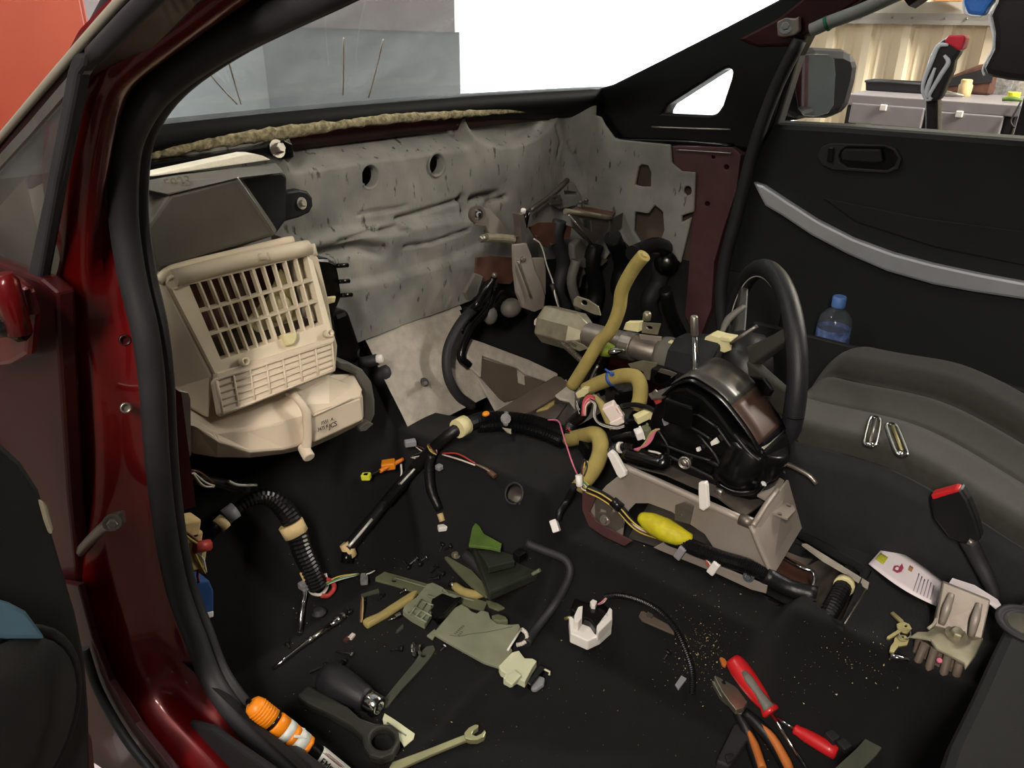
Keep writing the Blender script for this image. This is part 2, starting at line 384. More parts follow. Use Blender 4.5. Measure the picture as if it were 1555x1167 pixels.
# ================================================================== the shed
GZ = -.32
XW = 3.9                                     # right wall
def slab(name, x0, x1, y0, y1, z0, z1, material, **k):
    return tag(obj(name, MB().box(((x0+x1)/2, (y0+y1)/2, (z0+z1)/2), (x1-x0, y1-y0, z1-z0)), material, **k), kind='structure')
slab('floor', -5, 4.1, -7, 6.2, GZ-.15, GZ, 'concrete')
slab('trim_0', 4.1, 16, -12, 20, GZ-.2, GZ-.02, 'apron')
def corrugated(name, y0, y1, z0, z1, x, material):
    mb = MB(); prof = []; y = y0; s = .2
    while y < y1-1e-6:
        for a, d in ((0, 0), (.045, 0), (.055, .006), (.065, 0), (.10, 0), (.11, .006), (.12, 0), (.140, 0), (.150, .042), (.188, .042)):
            if y+a < y1: prof.append((y+a, d))
        y += s
    prof.append((y1, 0))
    vs = [V(x-d, yy, zz) for yy, d in prof for zz in (z0, z1)]
    mb.add(vs, [(2*i, 2*i+2, 2*i+3, 2*i+1) for i in range(len(prof)-1)])
    return tag(obj(name, mb, material, solid=.004), kind='structure')
DY0, DY1, DZ = .72, 3.5, 2.6
corrugated('wall_right', -7, DY0, GZ, 3.4, XW, 'shed_cream')
slab('wall_side', XW, XW+.1, DY1, 6.2, GZ, 3.4, 'shed_grey')
slab('trim_4', XW-.05, XW, DY1, 6.14, .80, 3.4, 'shed_pink')
slab('trim_1', XW-.05, XW+.1, DY0, DY1, DZ, 3.4, 'shed_grey')
slab('wall_left', -5.1, -5, -7, 6.2, GZ, 3.4, 'shed_grey')
slab('wall_back', -5, 4, -7.1, -7, GZ, 3.4, 'shed_grey')
mbf = slab('wall_front', -5, 4, 6.2, 6.3, GZ, 3.4, 'shed_grey')
slab('trim_2', -5, 3.9, 6.14, 6.2, .80, 3.4, 'shed_pink')
slab('ceiling', -5.1, 4.1, -7.1, 6.3, 3.4, 3.5, 'shed_grey')
# horizontal girt along the cream wall, with its row of screw heads
gz0, gz1 = P(1400, 37, x=XW-.05).z, P(1400, 3, x=XW-.05).z
g = tag(obj('trim_3', MB().prism([V(XW-.03, 0, gz0), V(XW-.1, 0, gz0), V(XW-.1, 0, gz0+.02), V(XW-.105, 0, (gz0+gz1)/2), V(XW-.05, 0, gz1), V(XW-.03, 0, gz1)], (0, -6.9, 0)), 'shed_steel'), kind='structure')
for v in g.data.vertices: v.co.y += .6
for i in range(24):
    yy = .4-i*.13-(.03 if i % 2 else 0)
    obj('screw', MB().lathe([(.006, 0), (.006, .004), (.003, .007)], (XW-.102, yy, gz0+.03), (-1, 0, 0), 8), 'steel', g)
# unseen lamp fittings; bench and front battens are added with their fill lights
def batten(loc, along, L, label, down):
    t = thing('unseen_batten_lamp', loc, label, 'lamp', None); a = Vector(along).normalized(); d = Vector(down).normalized(); R_ = rot_to(a, d)
    obj('housing', MB().box(Vector(loc)-d*.06, (L+.1, .12, .05), R_), 'lamp_case', t, .004)
    obj('tube', MB().tube([Vector(loc)-a*L/2-d*.02, Vector(loc)+a*L/2-d*.02], .013, 10), 'lamp_tube', t)
    return t
batten((2.88, -2.34, 2.74), (1, -.5, 0), 2.0, 'long white batten lamp added out of view to brighten the corrugated wall', (.4, .8, -.9))
b2 = batten((-2.33, -1.77, 2.08), (-.5, .86, 0), 1.2, 'white batten work lamp on a pole beside the open passenger door', (1, .6, -.8))
obj('pole', MB().tube([(-2.40, -1.80, GZ), (-2.40, -1.80, 2.15)], .018, 10), 'bench_dark', b2)
obj('foot', MB().lathe([(.22, 0), (.22, .02), (.03, .05)], (-2.40, -1.80, GZ), (0, 0, 1), 20), 'bench_dark', b2)
batten((-1.2, .9, 3.14), (0, 1, 0), 1.4, 'white batten lamp added out of view to brighten the orange-red cabinet', (.2, .2, -1))
# orange-red steel cabinet ahead of the car
cb = thing('tool_cabinet', (-.3, 2.55, GZ), 'tall orange-red steel cabinet standing ahead of the car', 'cabinet')
obj('body', MB().box((-.3, 2.65, .78), (1.7, .6, 2.2)), 'cabinet_red', cb, .01)
for sx in (-1, 1):
    d = obj('door', MB().box((-.3+sx*.42, 2.335, .80), (.80, .03, 2.05)), 'cabinet_red', cb, .008)
    obj('handle', MB().tube([V(-.3+sx*.08, 2.3, .7), V(-.3+sx*.08, 2.27, .74), V(-.3+sx*.08, 2.27, .9), V(-.3+sx*.08, 2.3, .94)], .008, 8, 4), 'steel', d)
# workbench along the right wall
BX0 = 3.28; BZ = .58
def bp(px, py): return P(px, py, x=BX0)
yb0 = P(1285, 140, x=BX0).y; yb1 = -1.9
wb = thing('workbench', (BX0+.25, -.8, GZ), 'long grey steel workbench with drawers under the corrugated wall', 'workbench')
zt = bp(1400, 152).z
obj('worktop', MB().box(((BX0+XW-.05)/2, (yb0+yb1)/2, zt-.02), (XW-.05-BX0, yb0-yb1, .05)), 'bench_grey', wb, .004)
obj('apron_rail', MB().box((BX0+.05, (yb0+yb1)/2, zt-.065), (.03, yb0-yb1-.02, .05)), 'bench_grey', wb, .003)
def drawer(pa, pb, lat):
    a, b = bp(*pa), bp(*pb)
    d = obj('drawer', MB().box((BX0+.14, (a.y+b.y)/2, (a.z+b.z)/2), (.3, abs(a.y-b.y), abs(a.z-b.z))), 'bench_grey', wb, .006)
    c = bp(*lat); obj('latch', MB().box((BX0-.015, c.y, c.z), (.018, .03, .028)), 'white_plastic', d, .003)
drawer((1294, 156), (1398, 196), (1343, 163)); drawer((1424, 169), (1517, 206), (1458, 173))
drawer((1548, 182), (1640, 218), (1590, 187))
for yy in (yb0-.03, (bp(1405, 180).y), bp(1527, 190).y, yb1+.05):
    for xx in (BX0+.05, XW-.12): obj('leg', MB().box((xx, yy, (GZ+zt-.05)/2), (.045, .045, zt-.05-GZ)), 'bench_dark', wb, .003)
TB = zt+.005
def on_bench(px, x): return Vector((x, P(px, 150, x=x).y, TB))
def btop(px, py): return T(px, py, ('z', TB))
# things lying on the bench
c = btop(1366, 139); t = thing('tool_tray', (c.x, c.y, TB), 'low long dark grey tray lying on the workbench near the mirror', 'tray')
obj('tray_body', MB().loft([[V(c.x+sx*.07*k, c.y+sy*.16*k, TB+h) for sx, sy in ((-1, -1), (1, -1), (1, 1), (-1, 1))] for k, h in ((.95, 0), (1, .045))], False), 'bench_dark', t, .006)
obj('tray_rim', MB().tube([V(c.x+sx*.07, c.y+sy*.16, TB+.045) for sx, sy in ((-1, -1), (1, -1), (1, 1), (-1, 1), (-1, -1))], .006, 6), 'rubber', t)
c = btop(1466, 143); t = thing('tool_pouch', (c.x, c.y, TB), 'dark brown slanting tool pouch on the workbench', 'pouch')
obj('pouch_body', MB().prism([V(c.x, c.y+.10, TB), V(c.x, c.y-.11, TB), V(c.x, c.y-.11, TB+.15), V(c.x, c.y-.03, TB+.14), V(c.x, c.y+.09, TB+.08)], (.1, 0, 0)), 'rust_brown', t, .012)
obj('flap', MB().prism([V(c.x-.006, c.y+.095, TB+.03), V(c.x-.006, c.y-.105, TB+.06), V(c.x-.006, c.y-.105, TB+.14), V(c.x-.006, c.y+.08, TB+.075)], (.006, 0, 0)), 'bench_dark', t, .002)
def small(name, px, py, kind, label, cat, material):
    c = btop(px, py); mb = MB()
    if kind == 'jar': mb.lathe([(.030, 0), (.032, .05), (.026, .058), (.026, .075), (.020, .078)], c, (0, 0, 1), 14)
    elif kind == 'roll': mb.lathe([(.028, 0), (.028, .03), (.014, .03), (.014, .0)], c, (0, 0, 1), 16, False, False)
    elif kind == 'tub': mb.loft([[c+V(sx*a, sy*a*1.5, h) for sx, sy in ((-1, -1), (1, -1), (1, 1), (-1, 1))] for a, h in ((.040, 0), (.048, .09), (.052, .09), (.052, .1))], False)
    else: mb.tube([c+V(0, .04, .012), c+V(0, 0, .016), c+V(.01, -.04, .012)], [.009, .012, .007], 8, 4)
    return tag(obj(name, mb, material, None, .002), label, cat)
small('metal_fitting', 1436, 146, 'x', 'small shiny metal fitting on the workbench behind the armrest', 'fitting', 'chrome')
small('glass_jar', 1463, 146, 'jar', 'small clear jar with brown contents on the workbench', 'jar', 'masking_tape')
small('chisel_handle', 1480, 142, 'x', 'short reddish brown tool handle on the workbench', 'tool', 'wood_brown')
small('socket_piece', 1447, 149, 'x', 'small dark metal socket on the workbench edge', 'socket', 'steel')
small('plastic_tub', 1513, 143, 'tub', 'clear plastic tub on the workbench under the black chair back', 'tub', 'clear_nylon')
small('lidded_tub', 1552, 145, 'tub', 'larger cloudy plastic tub on the workbench beside the yellow roll', 'tub', 'clear_nylon')
small('tape_roll', 1538, 150, 'roll', 'bright yellow roll of tape on the workbench', 'tape', 'connector_yellow')
small('drill_grip', 1536, 156, 'x', 'dark green tool grip in front of the yellow tape roll', 'tool', 'green_plastic')
c = btop(1500, 6) if False else P(1449, 4, x=XW-.15)
t = tag(obj('card_box', MB().box((XW-.16, c.y, gz1+.10), (.10, .16, .2)), 'tan_card', None, .004), 'tan cardboard box resting on the wall girt', 'box')
# loose cable hanging from the bench
tag(obj('power_cable', MB().tube([P(1550, 155, x=BX0-.01), P(1542, 170, x=BX0-.02), P(1535, 185, x=BX0-.03), P(1545, 196, x=BX0-.04), P(1570, 200, x=BX0-.04)], .004, 6, 5), 'bench_dark'), 'thin dark cable drooping from the workbench edge', 'cable')
# padded racing-style chair standing outside the driver's window
XC = 1.75
def cp(px, py, x=XC): return P(px, py, x=x)
ch = thing('padded_chair', (XC+.1, cp(1600, 200).y, GZ), 'black padded chair with blue wing, white piping and red-tipped armrest outside the window', 'chair')
back = [(1530, -60), (1513, 5), (1503, 25), (1508, 50), (1507, 75), (1493, 103), (1495, 115), (1530, 122), (1620, 130), (1720, 90), (1730, -60)]
px_plate('backrest', back, ('x', XC), .10, 'chair_black', ch, bevel=.02)
px_plate('side_wing', [(1463, -60), (1462, 5), (1468, 21), (1492, 25), (1500, 10), (1512, -5), (1530, -60)], ('x', XC+.02), .06, 'chair_blue', ch, bevel=.01)
obj('piping', MB().tube([cp(a, b, XC-.002) for a, b in ((1463, -60), (1463, 8), (1470, 22), (1490, 25))], .003, 6, 4), 'chair_white', ch)
obj('piping', MB().tube([cp(a, b, XC-.003) for a, b in back[0:7]], .003, 6, 4), 'chair_white', ch)
obj('seat', MB().box((XC+.25, cp(1620, 200).y, .16), (.48, .5, .12)), 'chair_black', ch, .04, 3)
obj('gas_post', MB().tube([V(XC+.25, cp(1620, 200).y, GZ+.1), V(XC+.25, cp(1620, 200).y, .1)], .03, 12), 'bench_dark', ch)
for k in range(5):
    a = 2*math.pi*k/5; c0 = V(XC+.25, cp(1620, 200).y, GZ+.09)
    lg = obj('base_leg', MB().tube([c0, c0+V(.26*math.cos(a), .26*math.sin(a), -.03)], [.025, .016], 8), 'bench_dark', ch)
    obj('castor', MB().lathe([(.03, -.015), (.03, .015)], c0+V(.26*math.cos(a), .26*math.sin(a), -.06), (math.sin(a), -math.cos(a), 0), 14), 'rubber', lg)
XA = 1.72
bk0 = cp(1600, 100, XC+.08); obj('back_post', MB().prism([V(XC+.09, bk0.y-.06, .12), V(XC+.09, bk0.y+.06, .12), V(XC+.06, bk0.y+.05, bk0.z+.05), V(XC+.06, bk0.y-.05, bk0.z+.05)], (.03, 0, 0)), 'bench_dark', ch, .006)
px_plate('armrest_post', [(1405, 150), (1405, 202), (1406, 300), (1425, 300), (1424, 203), (1424, 150)], ('x', XA+.02), .05, 'bench_dark', ch, bevel=.006)
obj('back_strut', MB().tube([P(1415, 300, x=XA+.05), V(XC+.2, cp(1560, 260).y, .12), V(XC+.3, cp(1620, 200).y, .12)], .02, 8, 4), 'bench_dark', ch)
px_plate('armrest', [(1423, 66), (1440, 54), (1452, 60), (1459, 78), (1449, 92), (1446, 108), (1437, 128), (1427, 152), (1412, 155), (1401, 148), (1399, 132), (1405, 105), (1411, 85)], ('x', XA), .05, 'bench_dark', ch, bevel=.01)
px_plate('armrest_tip', [(1433, 62), (1440, 53), (1463, 53), (1466, 58), (1461, 73), (1456, 78), (1448, 72), (1436, 66)], ('x', XA-.006), .06, 'chair_red', ch, bevel=.008)
for i, q in enumerate(([(1440, 68), (1425, 70), (1415, 92), (1404, 120), (1401, 138), (1406, 151), (1414, 151)], [(1434, 84), (1440, 95), (1430, 112), (1418, 132), (1411, 146), (1415, 151)], [(1420, 103), (1412, 124), (1407, 140), (1409, 149)])):
    obj('white_edge', MB().tube([P(a, b, x=XA-.004) for a, b in q], [.004, .007, .007, .006, .005, .004, .004][:len(q)], 8, 5), 'chair_white', ch)
# ================================================================== car body shell
car = thing('car_body', (0, -.6, GZ), 'dark red car body shell with stripped interior, windscreen, pillars and sills', 'car')
# --- doorway on the passenger side: loft between outer edge, inner edge and turned-in flange
inner = [(560, -40, -.60), (480, 0, -.615), (400, 38, -.625), (330, 75, -.635), (262, 122, -.65), (222, 165, -.655), (197, 215, -.66), (190, 270, -.66), (191, 340, -.66), (203, 420, -.66), (222, 500, -.66), (233, 580, -.66), (238, 660, -.66), (245, 740, -.66), (256, 820, -.66), (272, 895, -.66), (298, 965, -.66), (324, 1030, -.66), (367, 1090, -.66), (428, 1150, -.66), (498, 1205, -.66), (580, 1262, -.66), (760, 1370, -.66)]
outer = [(330, -60, -.68), (262, -5, -.69), (215, 40, -.70), (170, 85, -.71), (152, 105, -.715), (143, 135, -.715), (135, 185, -.715), (122, 250, -.715), (105, 330, -.715), (90, 410, -.715), (80, 440, -.715), (90, 500, -.72), (95, 570, -.72), (98, 660, -.72), (102, 740, -.725), (110, 820, -.735), (120, 895, -.74), (138, 965, -.745), (165, 1035, -.75), (205, 1100, -.755), (260, 1170, -.755), (320, 1235, -.755), (480, 1390, -.755)]
I3 = [P(a, b, x=c) for a, b, c in inner]; O3 = [P(a, b, x=c) for a, b, c in outer]
rows = []
Is, _ = spline(I3, 4); Os, _ = spline(O3, 4)
for i in range(len(Is)):
    a, b = Os[i], Is[i]; mid = (a+b)/2
    tdir = (Is[min(i+1, len(Is)-1)]-Is[max(0, i-1)]).normalized(); n = tdir.cross(b-a).normalized()
    if n.dot(CAM-mid) < 0: n = -n
    k = sm(0, .55, i/len(Is)) if i/len(Is) < .55 else 1
    bul = .010
    rows.append([a-n*.03+V(-.004, .006, 0), a-n*.02, a, a.lerp(b, .12)+n*bul*.7, a.lerp(b, .3)+n*bul, a.lerp(b, .45)+n*bul*.6, a.lerp(b, .55)-n*.010, a.lerp(b, .75)-n*.016, b-n*.012, b-n*.020+V(.002, .004, 0)])
mb = MB(); nn = len(rows[0])
mb.grid(lambda u, v: rows[round(u*(len(rows)-1))][round(v*(nn-1))], len(rows)-1, nn-1)
obj('door_frame', mb, 'red_paint', car, solid=.003)
# rubber door seal: bulb and lip
obj('door_seal', MB().tube([p+V(-.006, -.010, .004) for p in I3], .0145, 12, 5), 'rubber', car)
obj('seal_lip', MB().tube([p+V(.013, -.004, .002) for p in I3], .0095, 10, 5), 'rubber', car)
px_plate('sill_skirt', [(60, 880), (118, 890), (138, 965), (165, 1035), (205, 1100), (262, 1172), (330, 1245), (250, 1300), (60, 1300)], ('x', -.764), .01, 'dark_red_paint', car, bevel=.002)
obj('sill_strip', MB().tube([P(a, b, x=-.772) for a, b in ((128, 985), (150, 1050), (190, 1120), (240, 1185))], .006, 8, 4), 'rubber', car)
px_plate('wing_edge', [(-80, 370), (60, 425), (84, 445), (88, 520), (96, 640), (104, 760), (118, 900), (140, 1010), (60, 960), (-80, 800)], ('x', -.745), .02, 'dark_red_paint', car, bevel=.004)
# holes and plug in the hinge pillar face
for a, b, rx, ry in ((183, 614, 7, 12), (181, 512, 5, 9)):
    c = P(a, b, x=-.682); obj('grommet', MB().lathe([(.0065, 0), (.0065, .004), (.004, .004), (.004, .001)], c+V(0, -.012, 0), (-.25, -1, .1), 18), 'steel' if ry > 10 else 'dark_red_paint', car)
# ornamental sill plate
px_plate('sill_plate', [(268, 1122), (300, 1090), (330, 1098), (480, 1200), (700, 1330), (560, 1400), (330, 1215), (278, 1150)], ('x', -.70), .010, 'soft_black', car, bevel=.004, off=-.012)
# fixed quarter window on the passenger side
XQ = -.735
px_plate('quarter_pane', [(132, 92), (70, 160), (-60, 320), (-100, 470), (40, 438), (62, 425), (100, 260)], ('x', XQ), .004, 'quarter_glass', car)
px_plate('quarter_seal', [(135, 78), (153, 82), (150, 100), (141, 112), (128, 175), (105, 280), (78, 420), (70, 440), (52, 436), (60, 410), (85, 300), (108, 190), (125, 105)], ('x', XQ+.006), .012, 'rubber', car, bevel=.003, toward=True)
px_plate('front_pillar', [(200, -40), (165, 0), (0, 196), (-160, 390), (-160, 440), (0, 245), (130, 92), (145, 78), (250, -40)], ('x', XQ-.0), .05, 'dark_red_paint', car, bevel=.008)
obj('pillar_moulding', MB().tube([P(a, b, x=XQ-.004) for a, b in ((215, -30), (183, 0), (90, 105), (0, 210), (-120, 350))], .0035, 8, 4), 'headliner', car)
obj('pillar_seal', MB().tube([P(a, b, x=XQ-.004) for a, b in ((262, -40), (235, -10), (190, 35), (143, 84))], .007, 8, 4), 'rubber', car)
px_plate('drip_edge', [(132, 92), (120, 96), (40, 190), (-60, 300), (-60, 320), (45, 205), (128, 110)], ('x', XQ-.002), .006, 'steel', car)
# wing and bonnet ahead of the windscreen (hidden below the glass edge)
obj('wing', MB().box((-.74, .50, .33), (.06, .95, .55)), 'red_paint', car, .02)
obj('wing', MB().box((.74, .50, .33), (.06, .95, .55)), 'red_paint', car, .02)
obj('bonnet', MB().grid(lambda u, v: V(-.74+1.48*u, .14+.95*v, .70-.16*v*v-.05*(2*u-1)**2), 10, 8), 'red_paint', car, solid=.01)
# scuttle: black ledge under the glass
def cw(x): return .015-.09*(x/.7)**2          # bowed line of the windscreen foot
obj('scuttle', MB().grid(lambda u, v: V(-.60+1.28*u, cw(-.60+1.28*u)+interp(v, [(0, .02), (.35, .0), (.5, -.012), (1, .03)]), interp(v, [(0, .80), (.35, .795), (.5, .775), (1, .735)])-.014*(u)), 24, 6), 'trim_black', car, solid=.004)
# dark red cross member under it
obj('cross_member', MB().grid(lambda u, v: V(-.62+1.27*u, cw(-.62+1.27*u)*.6+.010+.012*v, .765-.035*v-.012*u), 20, 2), 'dark_red_paint', car, solid=.006)
# ragged foam strip along the scuttle
fs = MB(); ring = []
L0 = [(205, 236), (260, 226), (330, 215), (420, 203), (500, 192), (580, 182), (660, 176), (740, 171), (840, 164)]
base = [P(a, b, y=-.012) for a, b in L0]; base, _ = spline(base, 10)
rr = []
for i, p in enumerate(base):
    k = i/len(base); s = (.0105 if k < .5 else .008)+random.uniform(-.0018, .0018)
    s *= (1-.55*sm(.75, 1, k))
    ring.append([p+V(random.uniform(-.001, .001), -s*.7*math.cos(2*math.pi*j/10)+random.uniform(-.001, .001), s*math.sin(2*math.pi*j/10)+random.uniform(-.0012, .0012)) for j in range(10)])
fs.loft(ring, True); obj('foam_strip', fs, 'beige_foam', car)
# windscreen
WT = .62
def wsf(u, v):
    x = (-.60+1.26*u)*(1-.06*v); yb = cw(-.60+1.26*u)+.005
    return V(x, yb-(.66+.03*(2*u-1)**2)*v, .793-.012*u+.40*v+.02*math.sin(math.pi*v))
obj('windscreen', MB().grid(wsf, 24, 10), 'windscreen_glass', car)
wl = [wsf(0, v/8) for v in range(9)]; wr = [wsf(1, v/8) for v in range(9)]
obj('windscreen_edge', MB().tube([p+V(.0, 0, 0) for p in wl], .014, 8, 3), 'rubber', car)
# roof
obj('roof_panel', MB().grid(lambda u, v: V(-.585+1.17*u, -.60-2.0*v, 1.23-.05*(2*u-1)**2+.05*math.sin(math.pi*v*.8)), 12, 10), 'red_paint', car, solid=.02)
obj('headliner', MB().grid(lambda u, v: V(-.57+1.14*u, -.66-1.9*v, 1.205-.05*(2*u-1)**2+.05*math.sin(math.pi*v*.8)), 12, 10), 'headliner', car, solid=.01)
# driver side: A pillar plate with quarter window
XP = .655
px_plate('right_pillar', [(898, 137), (930, 128), (1010, 88), (1100, 42), (1190, -5), (1240, -30), (1275, -20), (1225, 55), (1192, 120), (1172, 190), (1150, 230), (1118, 225), (1040, 215), (932, 212), (914, 183), (916, 152)], ('x', XP), .05, 'gloss_black', car,
         holes=[[(1006, 172), (1013, 160), (1050, 136), (1096, 107), (1107, 103), (1112, 108), (1110, 120), (1097, 160), (1088, 173), (1079, 175)]], bevel=.006)
px_plate('quarter_pane', [(990, 180), (1005, 150), (1100, 95), (1125, 95), (1120, 130), (1098, 182)], ('x', XP+.07), .004, 'windscreen_glass', car)
px_plate('pillar_corner', [(862, 140), (905, 134), (925, 150), (925, 200), (905, 185), (872, 172)], ('x', XP+.012), .03, 'gloss_black', car)
obj('pillar_crease', MB().tube([P(a, b, x=XP-.004) for a, b in ((990, 193), (1040, 195), (1110, 197))], .0022, 6, 4), 'steel', car)
obj('pillar_flange', MB().tube([P(a, b, x=XP-.004) for a, b in ((915, 186), (933, 211), (980, 214), (1040, 216), (1112, 222))], .005, 8, 4), 'gloss_black', car)
px_plate('pillar_cover', [(1118, 60), (1180, 28), (1240, -20), (1300, -40), (1340, -20), (1222, 56), (1200, 70), (1150, 72)], ('x', XP-.006), .03, 'dark_red_paint', car, bevel=.006)
# airbag tube with bracket on the roof rail
obj('airbag_tube', MB().tube([P(a, b, x=XP-.03) for a, b in ((1232, 46), (1262, 33), (1310, 15), (1370, -12), (1500, -70))], .0125, 12, 4), 'airbag_tube', car)
obj('tube_band', MB().tube([P(1254, 37, x=XP-.03), P(1259, 34.5, x=XP-.03)], .0140, 12), 'wire_green', car)
px_plate('rail_bracket', [(1179, 33), (1192, 27), (1208, 28), (1213, 24), (1214, 46), (1207, 53), (1190, 57), (1180, 55)], ('x', XP-.022), .014, 'bracket_steel', car, bevel=.003)
obj('rail_bolt', bolt(MB(), P(1193, 40, x=XP-.024), (-1, -.3, .1), .008, .006), 'chrome', car)
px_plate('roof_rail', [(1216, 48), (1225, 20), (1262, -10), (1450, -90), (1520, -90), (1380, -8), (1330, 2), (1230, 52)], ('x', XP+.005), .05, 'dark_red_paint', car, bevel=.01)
obj('roof_rail_rear', MB().tube([P(1380, -8, x=XP+.02), V(.63, -.95, 1.13), V(.615, -1.3, 1.17), V(.61, -1.7, 1.18)], .028, 8, 4), 'dark_red_paint', car)
obj('roof_rail_rear', MB().tube([V(-.62, -.80, 1.02), V(-.61, -1.0, 1.12), V(-.60, -1.3, 1.17), V(-.60, -1.7, 1.18)], .028, 8, 4), 'dark_red_paint', car)
# driver side: hinge pillar inner in maroon primer, and bare side panel
px_plate('inner_pillar', [(1020, 222), (1112, 224), (1125, 235), (1118, 290), (1098, 350), (1084, 400), (1080, 470), (1060, 520), (1040, 480), (1052, 330), (1055, 262), (1035, 260), (1022, 250)], ('x', .640), .03, 'maroon_primer', car, bevel=.004,
         holes=[ell(1103, 254, 4, 4, 8), ell(1074, 310, 4, 4, 8), ell(1083, 239, 3, 3, 8)])
px_plate('pillar_backing', [(1000, 215), (1140, 220), (1130, 420), (1100, 620), (1000, 560)], ('x', .675), .02, 'soft_black', car)
obj('pillar_seam', MB().tube([P(a, b, x=.636) for a, b in ((1027, 228), (1050, 229), (1080, 231), (1111, 233))], .0018, 6, 4), 'steel', car)
obj('door_seal', MB().tube([P(a, b, x=.645) for a, b in ((1215, 60), (1180, 130), (1150, 210), (1133, 270), (1118, 330), (1100, 400), (1095, 470), (1110, 600))], .014, 10, 4), 'rubber', car)
# floor pan, sills, bulkhead
obj('floor_pan', MB().box((0, -1.0, -.06), (1.42, 2.4, .08)), 'dark_red_paint', car, .01)
obj('bulkhead', MB().box((0.02, .075, .42), (1.40, .03, .70)), 'bare_brown', car)
obj('bulkhead_foot', MB().prism([V(-.66, .08, .09), V(-.66, -.20, -.03), V(-.66, -.20, -.09), V(-.66, .10, -.09)], (1.34, 0, 0)), 'bare_brown', car)
obj('right_sill', MB().box((.70, -1.0, .02), (.10, 2.0, .18)), 'dark_red_paint', car, .02)
obj('left_sill', MB().box((-.735, -1.35, -.05), (.09, 1.5, .14)), 'dark_red_paint', car, .02)
for sx in (-1, 1):
    for yy in (.62, -2.05):
        obj('wheel', MB().lathe([(.17, -.09), (.27, -.095), (.30, -.06), (.30, .06), (.27, .095), (.17, .09)], (sx*.72, yy, GZ+.30), (1, 0, 0), 28), 'tyre', car)
for sx in (-1, 1): obj('side_pillar', MB().prism([V(sx*.69, -1.62, .05), V(sx*.69, -1.80, .05), V(sx*.60, -1.72, 1.2), V(sx*.60, -1.60, 1.2)], (sx*.06, 0, 0)), 'dark_red_paint', car, .01)
# maroon bracket with a silver box behind the seal (kick panel)
YK = -.30
px_plate('kick_bracket', [(245, 592), (266, 590), (276, 597), (298, 770), (262, 780), (240, 700)], ('y', YK), .006, 'dark_red_paint', car, holes=[ell(256, 648, 4.5, 7, 10, .2), ell(270, 733, 4, 6, 8)], bevel=.001)
px_plate('kick_module', [(268, 592), (286, 596), (290, 606), (291, 690), (289, 696)], ('y', YK+.012), .05, 'steel', car, bevel=.004)
# door check strap with bolt on hinge pillar
cs = MB(); cs.tube([P(a, b, x=-.735) for a, b in ((172, 793), (150, 808), (120, 840), (100, 868), (95, 900))], .007, 8, 4)
obj('check_strap', cs, 'steel', car)
px_plate('check_bracket', [(138, 805), (150, 795), (160, 784), (175, 780), (178, 800), (170, 808), (150, 812)], ('x', -.728), .012, 'worn_steel', car, bevel=.003)
obj('check_bolt', bolt(MB(), P(170, 794, x=-.738), (-.4, -1, .2), .006, .006), 'steel', car)
# hinge parts at the picture's left edge
obj('hinge_pin', MB().lathe([(.011, -.03), (.011, .02), (.007, .028)], P(18, 460, x=-.79), (0, 0, 1), 14), 'red_paint', car)
px_plate('hinge_plate', [(-30, 425), (10, 420), (34, 440), (45, 480), (40, 540), (15, 555), (-30, 560)], ('x', -.775), .012, 'red_paint', car, bevel=.005)
obj('hinge_arm', MB().tube([P(-20, 500, x=-.80), P(15, 497, x=-.795), P(32, 505, x=-.785)], .010, 8, 4), 'gloss_black', car)
# ================================================================== open passenger door (left edge of the view)
dh = V(-.80, -.50, 0); ddir = V(-.90, -.43, 0).normalized(); dn = V(-.43, .90, 0)
pld = (dh, dn)
pdr = thing('passenger_door', (-1.2, -.65, .0), 'open passenger door with black inner panel and blue-grey trim at the hinge pillar', 'car door')
px_plate('inner_panel', [(-500, 640), (0, 668), (35, 700), (62, 742), (80, 800), (100, 870), (118, 930), (132, 1000), (138, 1080), (140, 1180), (120, 1300), (-500, 1500)], pld, .05, 'door_black', pdr, bevel=.006)
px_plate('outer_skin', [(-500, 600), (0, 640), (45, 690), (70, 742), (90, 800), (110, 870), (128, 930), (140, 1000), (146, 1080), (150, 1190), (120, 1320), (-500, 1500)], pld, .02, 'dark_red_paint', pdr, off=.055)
px_plate('armrest_trim', [(-80, 890), (0, 912), (25, 925), (57, 968), (0, 968), (-80, 962)], pld, .012, 'blue_grey_trim', pdr, bevel=.004, toward=True)
sp = T(-10, 1120, pld)
obj('speaker_ring', MB().lathe([(.093, 0), (.093, .002), (.090, .004), (.083, .003), (.083, 0)], sp-dn*.002, -dn, 36), 'door_black', pdr)
obj('speaker_mesh', MB().lathe([(.083, 0), (.083, .006), (.04, .009), (.001, .010)], sp-dn*.001, -dn, 32), 'soft_black', pdr)
px_plate('edge_clip', [(55, 757), (66, 765), (75, 800), (72, 812), (64, 790)], pld, .006, 'faint_ink', pdr, bevel=.002, toward=True)
px_plate('lower_edge', [(140, 1090), (155, 1085), (180, 1130), (185, 1190), (120, 1190)], (dh+V(0, -.02, 0), dn), .02, 'maroon_primer', pdr, bevel=.003, off=.03)
tag(obj('paper_scrap', MB().prism([P(115, 1152, z=-.10), P(130, 1152, z=-.10), P(165, 1175, z=-.10), P(120, 1190, z=-.10)], (0, 0, .002)), 'paper'), 'white paper scrap beside the door sill', 'paper')
